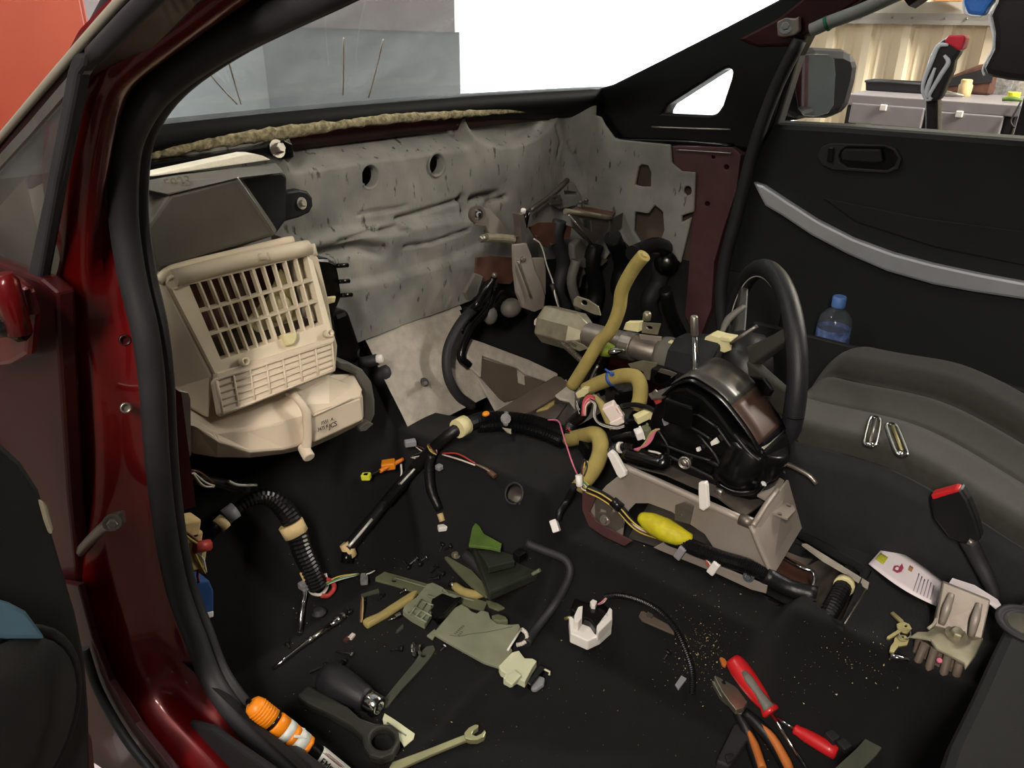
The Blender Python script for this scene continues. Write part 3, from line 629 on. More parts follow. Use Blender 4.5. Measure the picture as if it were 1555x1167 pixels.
# ================================================================== driver's door
XD = .67
dr = thing('driver_door', (.72, -.9, .0), "black moulded driver's door with curved silver strip and pull handle", 'car door')
px_plate('inner_panel', [(1182, 187), (1280, 192), (1420, 202), (1555, 212), proj((XD, -1.2, .755)), proj((XD, -1.46, .757)), proj((XD, -1.46, .10)), proj((XD, -1.2, .06)), (1500, 800), (1095, 620), (1090, 470), (1098, 400), (1118, 320), (1137, 250), (1150, 215), (1165, 188)], ('x', XD), .07, 'door_black', dr, bevel=.012)
px_plate('window_frame', [(1222, 56), (1181, 188), (1150, 215), (1150, 190), (1192, 90), (1208, 58)], ('x', XD-.004), .04, 'rubber', dr, bevel=.006)
px_plate('silver_strip', [(1147, 274), (1165, 280), (1200, 303), (1245, 332), (1300, 360), (1360, 382), (1420, 398), (1490, 413), (1555, 425), (1700, 447), (1700, 480), (1555, 452), (1480, 441), (1420, 430), (1350, 410), (1290, 384), (1235, 355), (1190, 325), (1166, 311), (1156, 292)], ('x', XD), .018, 'silver_trim', dr, bevel=.006, toward=True)
px_plate('panel_crease', [(1250, 300), (1400, 330), (1700, 370), (1700, 425), (1555, 403), (1420, 375), (1300, 337)], ('x', XD), .004, 'soft_black', dr, bevel=.002, toward=True)
hs = [(1262, 217), (1345, 219), (1362, 225), (1371, 240), (1366, 256), (1350, 263), (1268, 258), (1250, 250), (1243, 238), (1249, 223)]
hin = [(1288, 222), (1345, 223), (1358, 229), (1365, 240), (1360, 252), (1348, 258), (1290, 254), (1278, 246), (1275, 237), (1279, 228)]
hp = px_plate('handle_bezel', hs, ('x', XD), .008, 'rubber', dr, holes=[hin], bevel=.002, toward=True)
px_plate('handle_recess', hin, ('x', XD-.0015), .001, 'gloss_black', dr)
px_plate('pull_lever', [(1285, 225), (1340, 226), (1343, 246), (1330, 248), (1280, 244), (1279, 232)], ('x', XD-.004), .010, 'soft_black', dr, bevel=.004, toward=True)
px_plate('lock_button', [(1259, 223), (1268, 224), (1265, 247), (1256, 245)], ('x', XD-.008), .005, 'gloss_black', dr, bevel=.002, toward=True)
pz = P(1266, 517, x=.562).z
obj('map_pocket', MB().box((.562, -.86, (pz+.04)/2), (.012, .60, pz-.04)), 'soft_black', dr, .005)
# door mirror
XM = .84
mr = px_plate('mirror_housing', [(1196, 150), (1200, 95), (1210, 78), (1240, 72), (1285, 74), (1302, 82), (1307, 100), (1303, 125), (1293, 160), (1283, 174), (1262, 180), (1215, 180), (1200, 172)], ((XM-.03, P(1240, 130, x=XM-.03).y, .8), (.6, .8, -.05)), .085, 'rubber', dr, bevel=.02)
px_plate('mirror_pane', [(1209, 100), (1214, 84), (1235, 82), (1258, 83), (1267, 90), (1269, 115), (1266, 160), (1258, 172), (1240, 177), (1222, 176), (1212, 165), (1208, 140)], ((XM-.036, P(1240, 130, x=XM-.036).y, .8), (.6, .8, -.05)), .004, 'mirror_glass', dr, bevel=.001)
px_plate('mirror_foot', [(1190, 150), (1210, 160), (1212, 182), (1180, 186)], ('x', XM-.03), .06, 'rubber', dr, bevel=.006)
# bottle standing in the door
bc = P(1266, 500, x=.605); b0 = bc.z-.14
bt = thing('water_bottle', (bc.x, bc.y, b0), 'clear plastic water bottle with blue cap standing in the door pocket', 'bottle')
zc = P(1262, 447, x=.605).z; zk = P(1262, 464, x=.605).z; zs = P(1266, 482, x=.605).z
obj('bottle_body', MB().lathe([(.025, 0), (.034, .01), (.034, .05), (.032, .055), (.034, .06), (.034, zs-b0-.012), (.031, zs-b0+.002), (.02, zk-b0-.008), (.0125, zk-b0-.003), (.0125, zk-b0+.004)], (bc.x, bc.y, b0), (0, 0, 1), 24), 'clear_plastic', bt)
obj('cap', MB().lathe([(.0135, 0), (.0140, .002), (.0140, zc-zk-.003), (.012, zc-zk)], (bc.x, bc.y, zk), (0, 0, 1), 20), 'bottle_blue', bt)
zl = P(1266, 497, x=.605).z
obj('label_band', MB().lathe([(.0345, zl-.06), (.0345, zl)], (bc.x, bc.y, 0), (0, 0, 1), 24, True, False), 'bottle_label', bt)
obj('water', MB().lathe([(.024, .004), (.0325, .012), (.0325, zs-b0-.03), (.001, zs-b0-.03)], (bc.x, bc.y, b0), (0, 0, 1), 24), 'clear_plastic', bt)
# ================================================================== carpet
def y_end(x): return interp(x, [(-.62, -.02), (-.10, -.02), (-.082, .0), (-.017, -.135), (.04, -.265), (.085, -.385), (.14, -.42), (.20, -.30), (.28, -.20), (.62, -.16)])
cg = MB()
HC = G(781, 750)                              # hole cut in the tunnel carpet
def cfn(u, v):
    x = -.675+1.335*u; y0 = -1.75; y = y0+(y_end(x)-y0)*v
    return V(x, y, FZ(x, y))
ka, kb, kc, kd = G(1195, 800), G(1315, 868), G(1280, 953), G(1150, 890)
def in_cut(p):
    q = [ka, kb, kc, kd]; s = 0
    for a, b in zip(q, q[1:]+q[:1]): s += 1 if (b.x-a.x)*(p.y-a.y)-(b.y-a.y)*(p.x-a.x) < 0 else 0
    return s in (0, 4)
def skipc(u, v):
    p = cfn(u, v); return (V(p.x, p.y, p.z)-HC).length < .017 or in_cut(p)
cg.grid(cfn, 190, 210, True, skipc)
carpet = tag(obj('floor_carpet', cg, 'carpet'), 'black carpet moulded over the car floor and centre tunnel', 'carpet')
# rim of the hole, with the bare tunnel metal seen through it
hn = (V(HC.x-.03, HC.y, FZ(HC.x-.03, HC.y))-V(HC.x+.03, HC.y, FZ(HC.x+.03, HC.y))).normalized().cross(V(0, 1, 0)); hn = hn if hn.z > 0 else -hn
u_ = hn.orthogonal().normalized(); w_ = hn.cross(u_)
obj('hole_edge', MB().tube([HC+(u_*math.cos(2*math.pi*k/24)+w_*math.sin(2*math.pi*k/24))*.0185+hn*.0005 for k in range(25)], .0022, 6), 'rubber', carpet)
tun = tag(obj('tunnel_metal', MB().grid(lambda u, v: V(-.16+.34*u, -1.3+.95*v, FZ(-.16+.34*u, -1.3+.95*v)-.03), 60, 30), 'worn_steel', car), 'bare metal floor tunnel seen through carpet holes')
# heap of foot dust and swarf on the carpet
# ================================================================== firewall insulation
fw = MB(); X0, X1, Z0, Z1 = -.62, .645, .36, .752
H1, H2 = P(561, 268, y=-.01), P(662, 250, y=-.01); HR = .0215
gro = []
for pts, wd, dp in (([(600, 332), (650, 318), (702, 302)], .004, .014), ([(545, 326), (600, 316), (615, 312)], .0025, .008), ([(700, 300), (703, 318), (698, 330)], .006, .018), ([(715, 304), (735, 298), (752, 296)], .007, .022), ([(740, 308), (768, 300)], .005, .016), ([(575, 349), (600, 343)], .005, .016), ([(605, 372), (650, 366), (700, 346)], .003, .012), ([(505, 365), (560, 350), (610, 348)], .004, .012), ([(470, 385), (540, 372), (570, 378)], .010, .03), ([(860, 215), (866, 240), (870, 262)], .004, .01), ([(843, 190), (850, 215), (846, 240)], .003, .008)):  # grooves in the felt; the widest stands in for the blower's cast shadow
    p3 = [P(a, b, y=-.01) for a, b in pts]; gro.append((p3, wd, dp))
def seg_d(x, z, pts):
    best = 9
    for a, b in zip(pts, pts[1:]):
        dx, dz = b.x-a.x, b.z-a.z; t = max(0, min(1, ((x-a.x)*dx+(z-a.z)*dz)/(dx*dx+dz*dz))); best = min(best, math.hypot(x-a.x-dx*t, z-a.z-dz*t))
    return best
def fwy(x, z):
    y = -.012
    led = interp(x, [(-.25, .695), (.0, .690), (.22, .685)])
    k = sm(-.215, -.18, x)*(1-sm(.235, .262, x))
    y += k*max(0, min(.062, (z-led)*1.7))
    # scooped pocket right of the ledge
    e = math.hypot((x-.40)/.155, (z-.748)/.075); y += .04*(1-sm(.75, 1.05, e))*sm(.225, .25, x)
    # lower step
    y -= .018*(1-sm(.555, .575, z+.02*math.sin(x*5)))*(1-sm(.28, .36, x))
    y -= .012*(1-sm(.47, .49, z+.015*math.sin(x*7+1)))*(1-sm(.25, .33, x))
    y += .003*math.sin(x*23+z*11)*math.sin(z*29-x*5)+.0012*math.sin(x*90)*math.sin(z*75+x*40)
    y += -.05*sm(.58, .645, x)                 # turns into the side panel
    for p3, wd, dp in gro:
        d = seg_d(x, z, p3)
        if d < wd*2.5: y += dp*math.exp(-(d/wd)**2)
    return y
def fwf(u, v):
    x = X0+(X1-X0)*u; z = Z0+(Z1-Z0)*v; return V(x, fwy(x, z), z)
def fws(u, v):
    p = fwf(u, v); return min(math.hypot(p.x-H1.x, p.z-H1.z), math.hypot(p.x-H2.x, p.z-H2.z)) < HR
fw.grid(fwf, 250, 84, True, fws)
fwo = tag(obj('firewall_insulation', fw, 'felt_grey'), 'grey speckled felt insulation blanket covering the firewall', 'insulation')
for h in (H1, H2):
    yy = fwy(h.x, h.z)
    obj('hole_lining', MB().lathe([(HR+.004, -.0015), (HR+.001, -.003), (HR-.001, 0), (HR-.001, .02)], (h.x, yy, h.z), (0, 1, 0), 28, True, False), 'felt_grey', fwo)
    obj('stud', MB().tube([V(h.x-.004, .07, h.z-.004), V(h.x+.004, .035, h.z-.002)], .003, 8), 'steel', fwo)
    obj('hole_bottom', MB().lathe([(HR+.004, 0), (HR+.004, .003)], (h.x, .050, h.z), (0, 1, 0), 24, False), 'bare_brown', fwo)
for a, b in ((463, 222), (705, 190)):            # push-in clips with washers
    c = P(a, b, y=.0); obj('clip', MB().lathe([(.011, 0), (.010, .003), (.003, .004), (.003, .012)], (c.x, fwy(c.x, min(.74, c.z))-.002, c.z), (-.2, -1, .1), 16), 'beige_foam', fwo)
# toe board in lighter felt
TP = ((0, 0, .385), (0, -1.4, 1))               # z = .385 + 1.4 y
tb = MB()
def tbf(u, v):
    x = -.09+.70*u; z = .385-(.33 if x > .14 else .20)*v; return V(x, (z-.385)/1.4-.016+.002*math.sin(x*40)*math.sin(z*50), z)
def tbs(u, v):
    a, b = proj(tbf(u, v)); return a > 700 and b < 514+(a-706)*.42
tb.grid(tbf, 90, 36, True, tbs)
tbo = tag(obj('toe_board_insulation', tb, 'felt_light'), 'pale felt sheet on the sloping toe board below the firewall', 'insulation')
plt = ((0, -.024, .385), (0, -1.4, 1))
px_plate('cut_panel', [(728, 544), (783, 561), (785, 582), (797, 586), (796, 572), (826, 580), (795, 604), (765, 611), (757, 605), (728, 572)], plt, .002, 'bare_brown', tbo, toward=True)
px_plate('raised_edge', [(706, 514), (728, 521), (800, 548), (843, 568), (845, 572), (828, 581), (797, 571), (784, 561), (730, 542), (728, 575), (707, 556)], plt, .008, 'felt_light', tbo, bevel=.003, toward=True)
obj('stud', MB().tube([T(642, 584, plt), T(642, 584, plt)+V(-.012, -.022, .014)], .004, 8), 'steel', tbo)
obj('stud_washer', MB().lathe([(.010, 0), (.009, .002)], T(643, 582, plt)+V(0, -.003, .003), (0, -1.4, 1), 14), 'rubber', tbo)
# driver side felt panel with cut-outs
px_plate('side_insulation', [(868, 165), (912, 178), (918, 190), (934, 212), (1018, 220), (1020, 248), (1034, 260), (1056, 262), (1053, 322), (1035, 328), (1035, 338), (1050, 330), (1040, 372), (1033, 400), (1010, 378), (1000, 372), (1008, 350), (1006, 322), (994, 312), (984, 325), (964, 322), (963, 352), (975, 372), (960, 380), (940, 360), (925, 385), (900, 420), (868, 400)], ('x', .632), .008, 'felt_grey', None,
         holes=[[(970, 253), (975, 250), (984, 252), (988, 262), (988, 284), (975, 284), (964, 281)], ell(1044, 290, 6, 7, 12)], bevel=.003)
so = bpy.data.objects['side_insulation']; tag(so, 'grey felt side panel with cut-outs beside the maroon pillar', 'insulation')
px_plate('side_metal', [(930, 235), (1060, 250), (1055, 420), (1000, 460), (925, 420)], ('x', .668), .004, 'bare_brown', car)
obj('round_plug', MB().lathe([(.030, 0), (.026, .012), (.012, .018), (.001, .018)], P(1012, 400, x=.625), (-1, -.5, .2), 24), 'gloss_black', car)
# grey-black rail bracing the firewall above the blower, with bolt heads
XB = [(205, 250), (300, 238), (400, 222), (432, 212), (445, 218), (447, 240), (430, 243), (400, 233), (300, 252), (205, 268)]
br = px_plate('duct_bracket', XB, ('y', -.035), .03, 'gloss_black', car, bevel=.003)
obj('bracket_bolt', bolt(MB(), P(421, 226, y=-.037), (.1, -1, .3), .009, .012), 'steel', car)
px_plate('bracket_foot', [(424, 218), (440, 211), (448, 236), (438, 247), (428, 238)], ('y', -.028), .004, 'worn_steel', car, bevel=.001)
# ================================================================== driver's seat
st = thing('driver_seat', (.36, -1.1, 0), 'charcoal cloth driver seat cushion with darker side bolster', 'car seat')
SX0, SX1, SY0, SY1 = .112, .56, -.80, -1.42
def seat_z(x, y):
    u = (x-SX0)/(SX1-SX0); t = (SY0-y)/(SY0-SY1)
    z = .338+.010*sm(.0, .25, t)-.07*sm(.25, .75, t)
    bol = .020*(1-sm(.22, .40, u)+sm(.62, .80, u))
    z += bol - .007*math.exp(-((u-.36)/.02)**2) - .007*math.exp(-((u-.66)/.02)**2)
    z -= .006*math.exp(-((u-.5)/.20)**2)
    return z
def seatf(u, v):
    # u across with rolled edges, v front to back with rolled front
    uu = (u-.5)*2; ex = abs(uu)**1.0
    x = SX0+(SX1-SX0)*u; y = SY0+(SY1-SY0)*max(0, (v-.18)/.82)
    z = seat_z(x, y)
    # round the sides down
    d = min(x-SX0, SX1-x); r = .035
    if d < r: z -= r-math.sqrt(max(0, r*r-(r-d)**2))
    # round front
    if v < .18:
        a = (1-v/.18)*math.pi/2*1.15; R_ = .085; y = SY0+R_*math.sin(a)*.62; z = z-R_*(1-math.cos(a))*1.2
    yc = SY0-.03*math.sin(math.pi*u)*0
    rc = .06; fx = min(1, min(u, 1-u)/.16); y -= (1-math.sqrt(max(0, 1-(1-fx)**2)))*.07*(1 if v < .3 else max(0, 1-(v-.3)/.15))
    return V(x, y, z)
obj('cushion', MB().grid(seatf, 56, 60), 'seat_fabric', st, solid=.004)
def seam(u, v0, v1, n=14): return [seatf(u, v0+(v1-v0)*k/n)+V(0, 0, .0012) for k in range(n+1)]
for u in (.36, .66): obj('seam', MB().tube(seam(u, .12, .98), .0016, 6, 2), 'seat_dark', st)
# side skirt
def skirt(u, v):
    y = SY0-.005+(SY1-SY0)*u; top = seat_z(SX0, SY0+(SY1-SY0)*u)-.022; k = .05*(1-sm(0, .07, u))
    return V(SX0-.008+.012*math.sin(math.pi*v)*-1+k*.6, y+.0-k*.3, top*(1-v)+.10*v)
obj('side_skirt', MB().grid(skirt, 30, 8), 'seat_dark', st, solid=.006)
obj('front_skirt', MB().grid(lambda u, v: V(SX0+.02+(SX1-SX0-.04)*u, SY0+.045-.03*v, .235-.13*v), 12, 4), 'seat_dark', st, solid=.006)
obj('seat_frame', MB().box((.36, -1.10, .15), (.40, .52, .12)), 'black_plastic', st, .02)
for xx in (.16, .55): obj('seat_rail', MB().prism([V(xx, -.72, .02), V(xx, -1.45, .02), V(xx, -1.45, .05), V(xx, -.76, .05), V(xx, -.72, .035)], (.035, 0, 0)), 'gloss_black', st, .004)
obj('backrest', MB().loft([[V(.36+sx*w_*.5, -1.40-.05*k-.12*k*0-.02+dy, .30+.62*k) for sx, dy in ((-1, 0), (-.6, .05), (.6, .05), (1, 0), (.8, -.1), (-.8, -.1))] for k, w_ in ((0, .46), (.3, .50), (.8, .46), (1, .34))], True), 'seat_fabric', st)
obj('trim_lever', MB().tube([P(1185, 700, x=.09), P(1225, 720, x=.085), P(1240, 735, x=.085)], .004, 8, 4), 'steel', st)
px_plate('side_cover', [(1180, 705), (1225, 745), (1330, 790), (1440, 850), (1600, 960), (1600, 1050), (1480, 960), (1340, 880), (1240, 830), (1190, 790)], ('x', .105), .012, 'black_plastic', st, bevel=.004)
# ================================================================== steering column and wheel
wc = V(.250, -.708, .376); wn = V(.67, -.74, .0).normalized()
sw = thing('steering_wheel', wc-V(0, 0, .185), 'black leather steering wheel on the lowered column', 'steering wheel')
wu = wn.cross(V(0, 0, 1)).normalized(); wv = wu.cross(wn)
def wp(a, r, d=0): return wc+(wu*math.cos(a)+wv*math.sin(a))*r+wn*d
obj('rim', MB().tube([wp(2*math.pi*k/64, .178) for k in range(65)], .0165, 14, caps=False), 'leather', sw)
obj('rim_stitch', MB().tube([wp(2*math.pi*k/64, .164, -.009) for k in range(65)], .0011, 5, caps=False), 'wire_white', sw)
hub = wc+wn*-.03
for a, wd in ((math.radians(44), .016), (math.radians(4), .030), (math.radians(180), .030), (math.radians(140), .016)):
    d = (wu*math.cos(a)+wv*math.sin(a)); s_ = wn.cross(d)
    rings = []
    for r, wk, dd, th in ((.045, wd*1.25, -.035, .012), (.09, wd, -.022, .010), (.135, wd*.8, -.010, .008), (.170, wd*.75, -.002, .007)):
        c = wc+d*r+wn*dd; rings.append([c+s_*wk+wn*th, c-s_*wk+wn*th, c-s_*wk-wn*th, c+s_*wk-wn*th])
    obj('spoke', MB().loft(rings, False), 'spoke_grey', sw, .004)
obj('hub_cover', MB().lathe([(.030, -.075), (.062, -.06), (.070, -.03), (.062, .005), (.02, .014), (.001, .015)], wc, wn, 24), 'black_plastic', sw)
px_plate('spoke_switch', [(1138, 570), (1165, 574), (1178, 592), (1172, 602), (1150, 598), (1136, 585)], (wc-wn*.045, wn), .008, 'gloss_black', sw, bevel=.003, toward=True)
# column
c0, c1 = V(.228, -.235, .352), V(.205, -.64, .374); ca = (c1-c0).normalized()
clm = thing('steering_column', (.30, -.4, .22), 'lowered steering column with bare metal brackets and cream switch housings', 'steering column')
def cpnt(t, r=0, ang=0):
    u = V(0, 0, 1)-ca*ca.z; u.normalize(); s_ = ca.cross(u); return c0+ca*t+(u*math.cos(ang)+s_*math.sin(ang))*r
obj('motor_housing', MB().loft([[cpnt(t, rr*(1.0 if k % 2 == 0 else .93), 2*math.pi*k/8+.2) for k in range(8)] for t, rr in ((.012, .040), (.016, .044), (.10, .044), (.115, .034), (.125, .026))], False), 'zinc', clm, .004)
obj('column_tube', MB().lathe([(.024, .10), (.025, .12), (.025, .215), (.023, .22), (.023, .36)], c0, ca, 24), 'worn_steel', clm)
obj('clamp_ring', MB().lathe([(.0275, .215), (.0275, .240)], c0, ca, 24, False), 'steel', clm, .001)
obj('lower_sleeve', MB().lathe([(.034, .30), (.036, .31), (.036, .40), (.05, .415), (.05, .43)], c0, ca, 20), 'grey_duct', clm)
YC = lambda t: c0.y+ca.y*t
def colplate(name, pix, x, m, holes=(), th=.004): return px_plate(name, pix, ('x', x-.075), th, m, clm, holes=holes, bevel=.001)
colplate('mount_ear', [(871, 455), (876, 450), (893, 456), (908, 466), (912, 480), (902, 478), (870, 464)], .29, 'zinc', [ell(887, 460, 5, 4, 10, .3)])
colplate('mount_ear', [(848, 512), (862, 514), (885, 524), (893, 530), (880, 534), (866, 528), (850, 520)], .262, 'zinc', [ell(871, 525, 4.5, 3, 10, .4)])
colplate('slot_bracket', [(975, 490), (1003, 492), (998, 509), (974, 506)], .275, 'zinc', [ell(986, 498, 5, 2.6, 10, .2)])
colplate('bracket_web', [(970, 508), (1004, 512), (1003, 520), (972, 516)], .272, 'bracket_steel')
colplate('white_clip', [(950, 490), (971, 490), (969, 505), (946, 501)], .272, 'yellowed_white', th=.015)
obj('bracket_nub', MB().lathe([(.008, 0), (.008, .012), (.005, .016)], P(982, 486, x=.20), (0, 0, 1), 12), 'zinc', clm)
colplate('lower_bracket', [(953, 553), (975, 548), (998, 552), (996, 560), (988, 562), (986, 578), (962, 574), (960, 562)], .245, 'zinc', [ell(973, 567, 4, 3, 10)])
colplate('band_plate', [(1030, 530), (1050, 534), (1049, 565), (1029, 560)], .262, 'worn_steel', [ell(1039, 541, 2, 2, 8)], .006)
for a, b, s_ in ((1023, 524, .012), (1043, 522, .010), (1011, 522, .008), (1034, 518, .006)):
    obj('switch_block', MB().box(P(a, b, x=.20), (s_, s_*1.6, s_*1.1)), 'yellowed_white', clm, .002)
colplate('switch_housing', [(1071, 512), (1078, 509), (1092, 513), (1109, 516), (1110, 532), (1100, 536), (1088, 532), (1082, 542), (1074, 545), (1066, 540), (1067, 525)], .262, 'yellowed_white', [ell(1068.5, 538, 1.8, 2, 8)], .03)
colplate('tab_latch', [(1093, 512), (1108, 514), (1109, 520), (1094, 518)], .258, 'yellowed_white', th=.01)
for m, q in (('wire_white', [(1064, 552), (1060, 545), (1063, 538)]), ('wire_green', [(1075, 560), (1074, 550), (1078, 545)]), ('wire_white', [(1078, 548), (1082, 540)])):
    obj('column_wire', MB().tube([P(a, b, x=.18) for a, b in q], .002, 6, 4), m, clm)
obj('stalk', MB().tube([P(1095, 508, x=.22), P(1106, 485, x=.25), P(1130, 466, x=.29)], [.004, .007, .005], 8, 4), 'grey_duct', clm)
obj('stalk', MB().tube([P(1110, 522, x=.175), P(1125, 512, x=.17), P(1150, 495, x=.18)], [.003, .004, .003], 8, 4), 'steel', clm)
obj('shroud', MB().loft([[cpnt(t, rr, 2*math.pi*k/10+.3) for k in range(10)] for t, rr in ((.335, .048), (.40, .06), (.43, .058))], False), 'soft_black', clm, .006)
obj('relay_box', MB().box(P(1010, 572, x=.165), (.03, .045, .03)), 'gloss_black', clm, .003)
colplate('relay_bracket', [(992, 572), (1003, 560), (1016, 563), (1028, 568), (1018, 576), (1004, 584), (995, 582)], .225, 'worn_steel', [], .003)
obj('spring_cable', MB().tube([P(a, b, x=.18) for a, b in ((852, 520), (866, 532), (880, 545), (890, 552))], .007, 10, 4, ribs=260, ribd=.3), 'worn_steel', clm)
obj('column_shaft', MB().tube([c0+V(-.005, .005, 0), P(838, 490, y=-.14), P(834, 470, y=-.08)], .011, 10), 'worn_steel', clm)
# ================================================================== blower unit
bl = thing('heater_blower', (-.42, -.15, .25), 'cream plastic heater blower unit with grille and dark intake duct', 'blower')
# dark intake duct on top
def Y(px, py, y): return P(px, py, y=y)
back_o = [(200, 288), (300, 272), (430, 259), (437, 268), (437, 292), (436, 335), (420, 357), (330, 385), (240, 408), (200, 400)]
mb = MB(); mb.prism([Y(a, b, -.105) for a, b in back_o], (0, .07, 0)); obj('duct_back', mb, 'dark_duct', bl, .006)
f_out = [(214, 288), (258, 297), (362, 269), (419, 358), (330, 381), (242, 406), (214, 352)]
f_in = [(206, 300), (262, 296), (360, 270), (418, 357), (330, 384), (240, 409), (206, 360)]
mb = MB(); A = [Y(258, 296, -.185), Y(361, 269, -.18), Y(418, 358, -.15), Y(242, 407, -.155), Y(219, 350, -.17)]
B = [Y(215, 284, -.09), Y(362, 262, -.09), Y(424, 352, -.09), Y(230, 420, -.09), Y(200, 350, -.09)]
mb.loft([A, B], False); obj('duct_front', mb, 'grey_duct', bl, .006)
tp = MB(); tp.hexa([Y(200, 284, -.18), Y(257, 297, -.187), Y(361, 270, -.184), Y(432, 262, -.125)], [P(205, 276, y=-.10), P(262, 267, y=-.10), P(360, 255, y=-.10), P(420, 247, y=-.08)])
obj('duct_lid', tp, 'grey_duct', bl, .003)
px_plate('mount_tab', [(425, 300), (437, 291), (455, 288), (468, 291), (475, 300), (476, 313), (470, 324), (455, 331), (430, 338)], ('y', -.085), .02, 'dark_duct', bl, holes=[], bevel=.004)
obj('tab_screw', bolt(MB(), P(458, 309, y=-.086), (.1, -1, .2), .006, .006), 'steel', bl)
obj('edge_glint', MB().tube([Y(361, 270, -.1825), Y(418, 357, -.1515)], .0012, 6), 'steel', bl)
px_plate('foam_seal', [(222, 267), (232, 268.5), (320, 256), (412, 243), (400, 237), (388, 234), (375, 234), (300, 250)], ('y', -.095), .03, 'white_foam', bl, bevel=.003)
q0, q1 = P(252, 288, y=-.170), P(294, 280, y=-.170)
text('moulded_number', '5923', q0, q1-q0, (0, .35, 1), .019, 'faint_ink', bl, .0006)
# cream upper housing: slanted front face
GP = ((0, -.44, 0), (0, 1, -.45))               # y - .45 z = -.44
gn = nrm(GP)
def g3(px, py, o=0.): return T(px, py, GP)+gn*o
F = [(252, 420), (466, 369), (507, 517), (330, 572)]
Bk = [P(240, 440, y=-.03), P(462, 372, y=-.03), P(508, 500, y=-.03), P(250, 590, y=-.03)]
hole = [(286, 433), (466, 389), (491, 493), (335, 548)]
hz = MB(); Fp = [g3(*p) for p in F]; Hp = [g3(*p) for p in hole]
hz.add(Fp+Hp, [(0, 1, 5, 4), (1, 2, 6, 5), (2, 3, 7, 6), (3, 0, 4, 7)])
Fb = [p+V(0, .12, -.03 if k < 2 else 0) for k, p in enumerate(Fp)]; Hb = [p+V(0, .012, 0) for p in Hp]
hz.add(Fp+Fb, [(0, 4, 5, 1), (1, 5, 6, 2), (2, 6, 7, 3), (3, 7, 4, 0)])
hz.add(Hp+Hb, [(0, 4, 5, 1), (1, 5, 6, 2), (2, 6, 7, 3), (3, 7, 4, 0)])
obj('upper_housing', hz, 'cream_plastic', bl, solid=.003)
obj('housing_side', MB().loft([[Fp[0]+V(-.004, .004, 0), Fp[3]+V(-.004, .004, 0), P(318, 640, y=-.215), P(250, 600, y=-.10), P(236, 470, y=-.09)], [p+V(.03, .09, 0) for p in (Fp[0], Fp[3], P(318, 640, y=-.215), P(250, 600, y=-.10), P(236, 470, y=-.09))]], False), 'cream_plastic', bl, .006)
# inside of the housing (dark) with the filter flap seen through the bars
obj('inner_wall', MB().prism([p+V(0, .085, -.005) for p in Hp], (0, .004, 0)), 'rust_brown', bl)
obj('inner_floor', MB().hexa([Hp[3]+V(0, .006, 0), Hp[2]+V(0, .006, 0), Hp[2]+V(0, .085, 0), Hp[3]+V(0, .085, 0)], [p+V(0, 0, -.004) for p in (Hp[3], Hp[2], Hp[2]+V(0, .085, 0), Hp[3]+V(0, .085, 0))]), 'bare_brown', bl)
obj('flap', MB().prism([g3(448, 398, .045), g3(468, 420, .045), g3(480, 495, .045), g3(432, 515, .045), g3(395, 480, .05), g3(430, 440, .045)], gn*.006), 'yellowed_white', bl, .002)
obj('flap_hub', MB().lathe([(.022, 0), (.022, .012), (.012, .016)], g3(440, 462, .042), -gn, 18), 'yellowed_white', bl)
# bars
tops = [305.5, 324, 342, 361, 378.5, 408, 425, 440, 456]
hole_t = lambda s: (286+(466-286)*s, 433+(389-433)*s); hole_b = lambda s: (335+(491-335)*s, 548+(493-548)*s)
for i in range(1, 11):
    s = i/11; a, b = hole_t(s), hole_b(s); wide = 2.0 if i == 6 else 1.15
    A_ = g3(*a, -.001); B_ = g3(*b, -.001); mbb = MB(); r = .0012*wide
    mbb.hexa([A_+V(-r, 0, 0), A_+V(r, 0, 0), B_+V(r, 0, 0), B_+V(-r, 0, 0)], [p+V(0, .010, 0) for p in (A_+V(-r, 0, 0), A_+V(r, 0, 0), B_+V(r, 0, 0), B_+V(-r, 0, 0))])
    obj('grille_bar', mbb, 'cream_plastic', bl)
for s in (.355, .66):
    a = (286+(335-286)*s, 433+(548-433)*s); b = (466+(491-466)*s, 389+(493-389)*s); A_ = g3(*a, -.0015); B_ = g3(*b, -.0015); u = V(0, .0, .0016)
    obj('grille_rail', MB().hexa([A_-u, A_+u, B_+u, B_-u], [p+V(0, .010, 0) for p in (A_-u, A_+u, B_+u, B_-u)]), 'cream_plastic', bl)
# rolled top edge, second tube behind it, bosses
obj('top_roll', MB().tube([g3(262, 424, -.003), g3(362, 398, -.003), g3(466, 377, -.003)], .0125, 12, 4), 'cream_plastic', bl)
obj('back_tube', MB().tube([g3(243, 427, .006), g3(256, 412, .004), g3(285, 402, .004), g3(360, 384, .004), g3(430, 367, .004), g3(446, 364, .004)], .0068, 10, 4), 'cream_plastic', bl)
for a, b, r, h in ((262, 431, .0105, .026), (478, 380, .010, .024)):
    c = g3(a, b, -.004); ax = V(-.55, -.8, .15) if a < 300 else V(.75, -.6, .15)
    obj('boss', MB().lathe([(r, -h), (r, 0), (r*.6, .0), (r*.55, -.006)], c, ax, 18), 'cream_plastic', bl)
for a, b in ((367, 551), (495, 508)):
    c = g3(a, b, 0); obj('peg', MB().lathe([(.0065, 0), (.0065, .014), (.0038, .014), (.0035, .006)], c, -gn, 16), 'cream_plastic', bl)
obj('top_catch', MB().loft([[g3(371, 379, .03), g3(384, 377, .03), g3(384, 392, .0), g3(371, 395, .0)], [g3(375, 388, -.012), g3(386, 386, -.012), g3(388, 402, -.014), g3(379, 404, -.014)]], False), 'cream_plastic', bl, .003)
obj('catch_pin', MB().lathe([(.006, -.008), (.006, .012)], g3(389, 393, -.012), (.7, -.7, .1), 14), 'cream_plastic', bl)
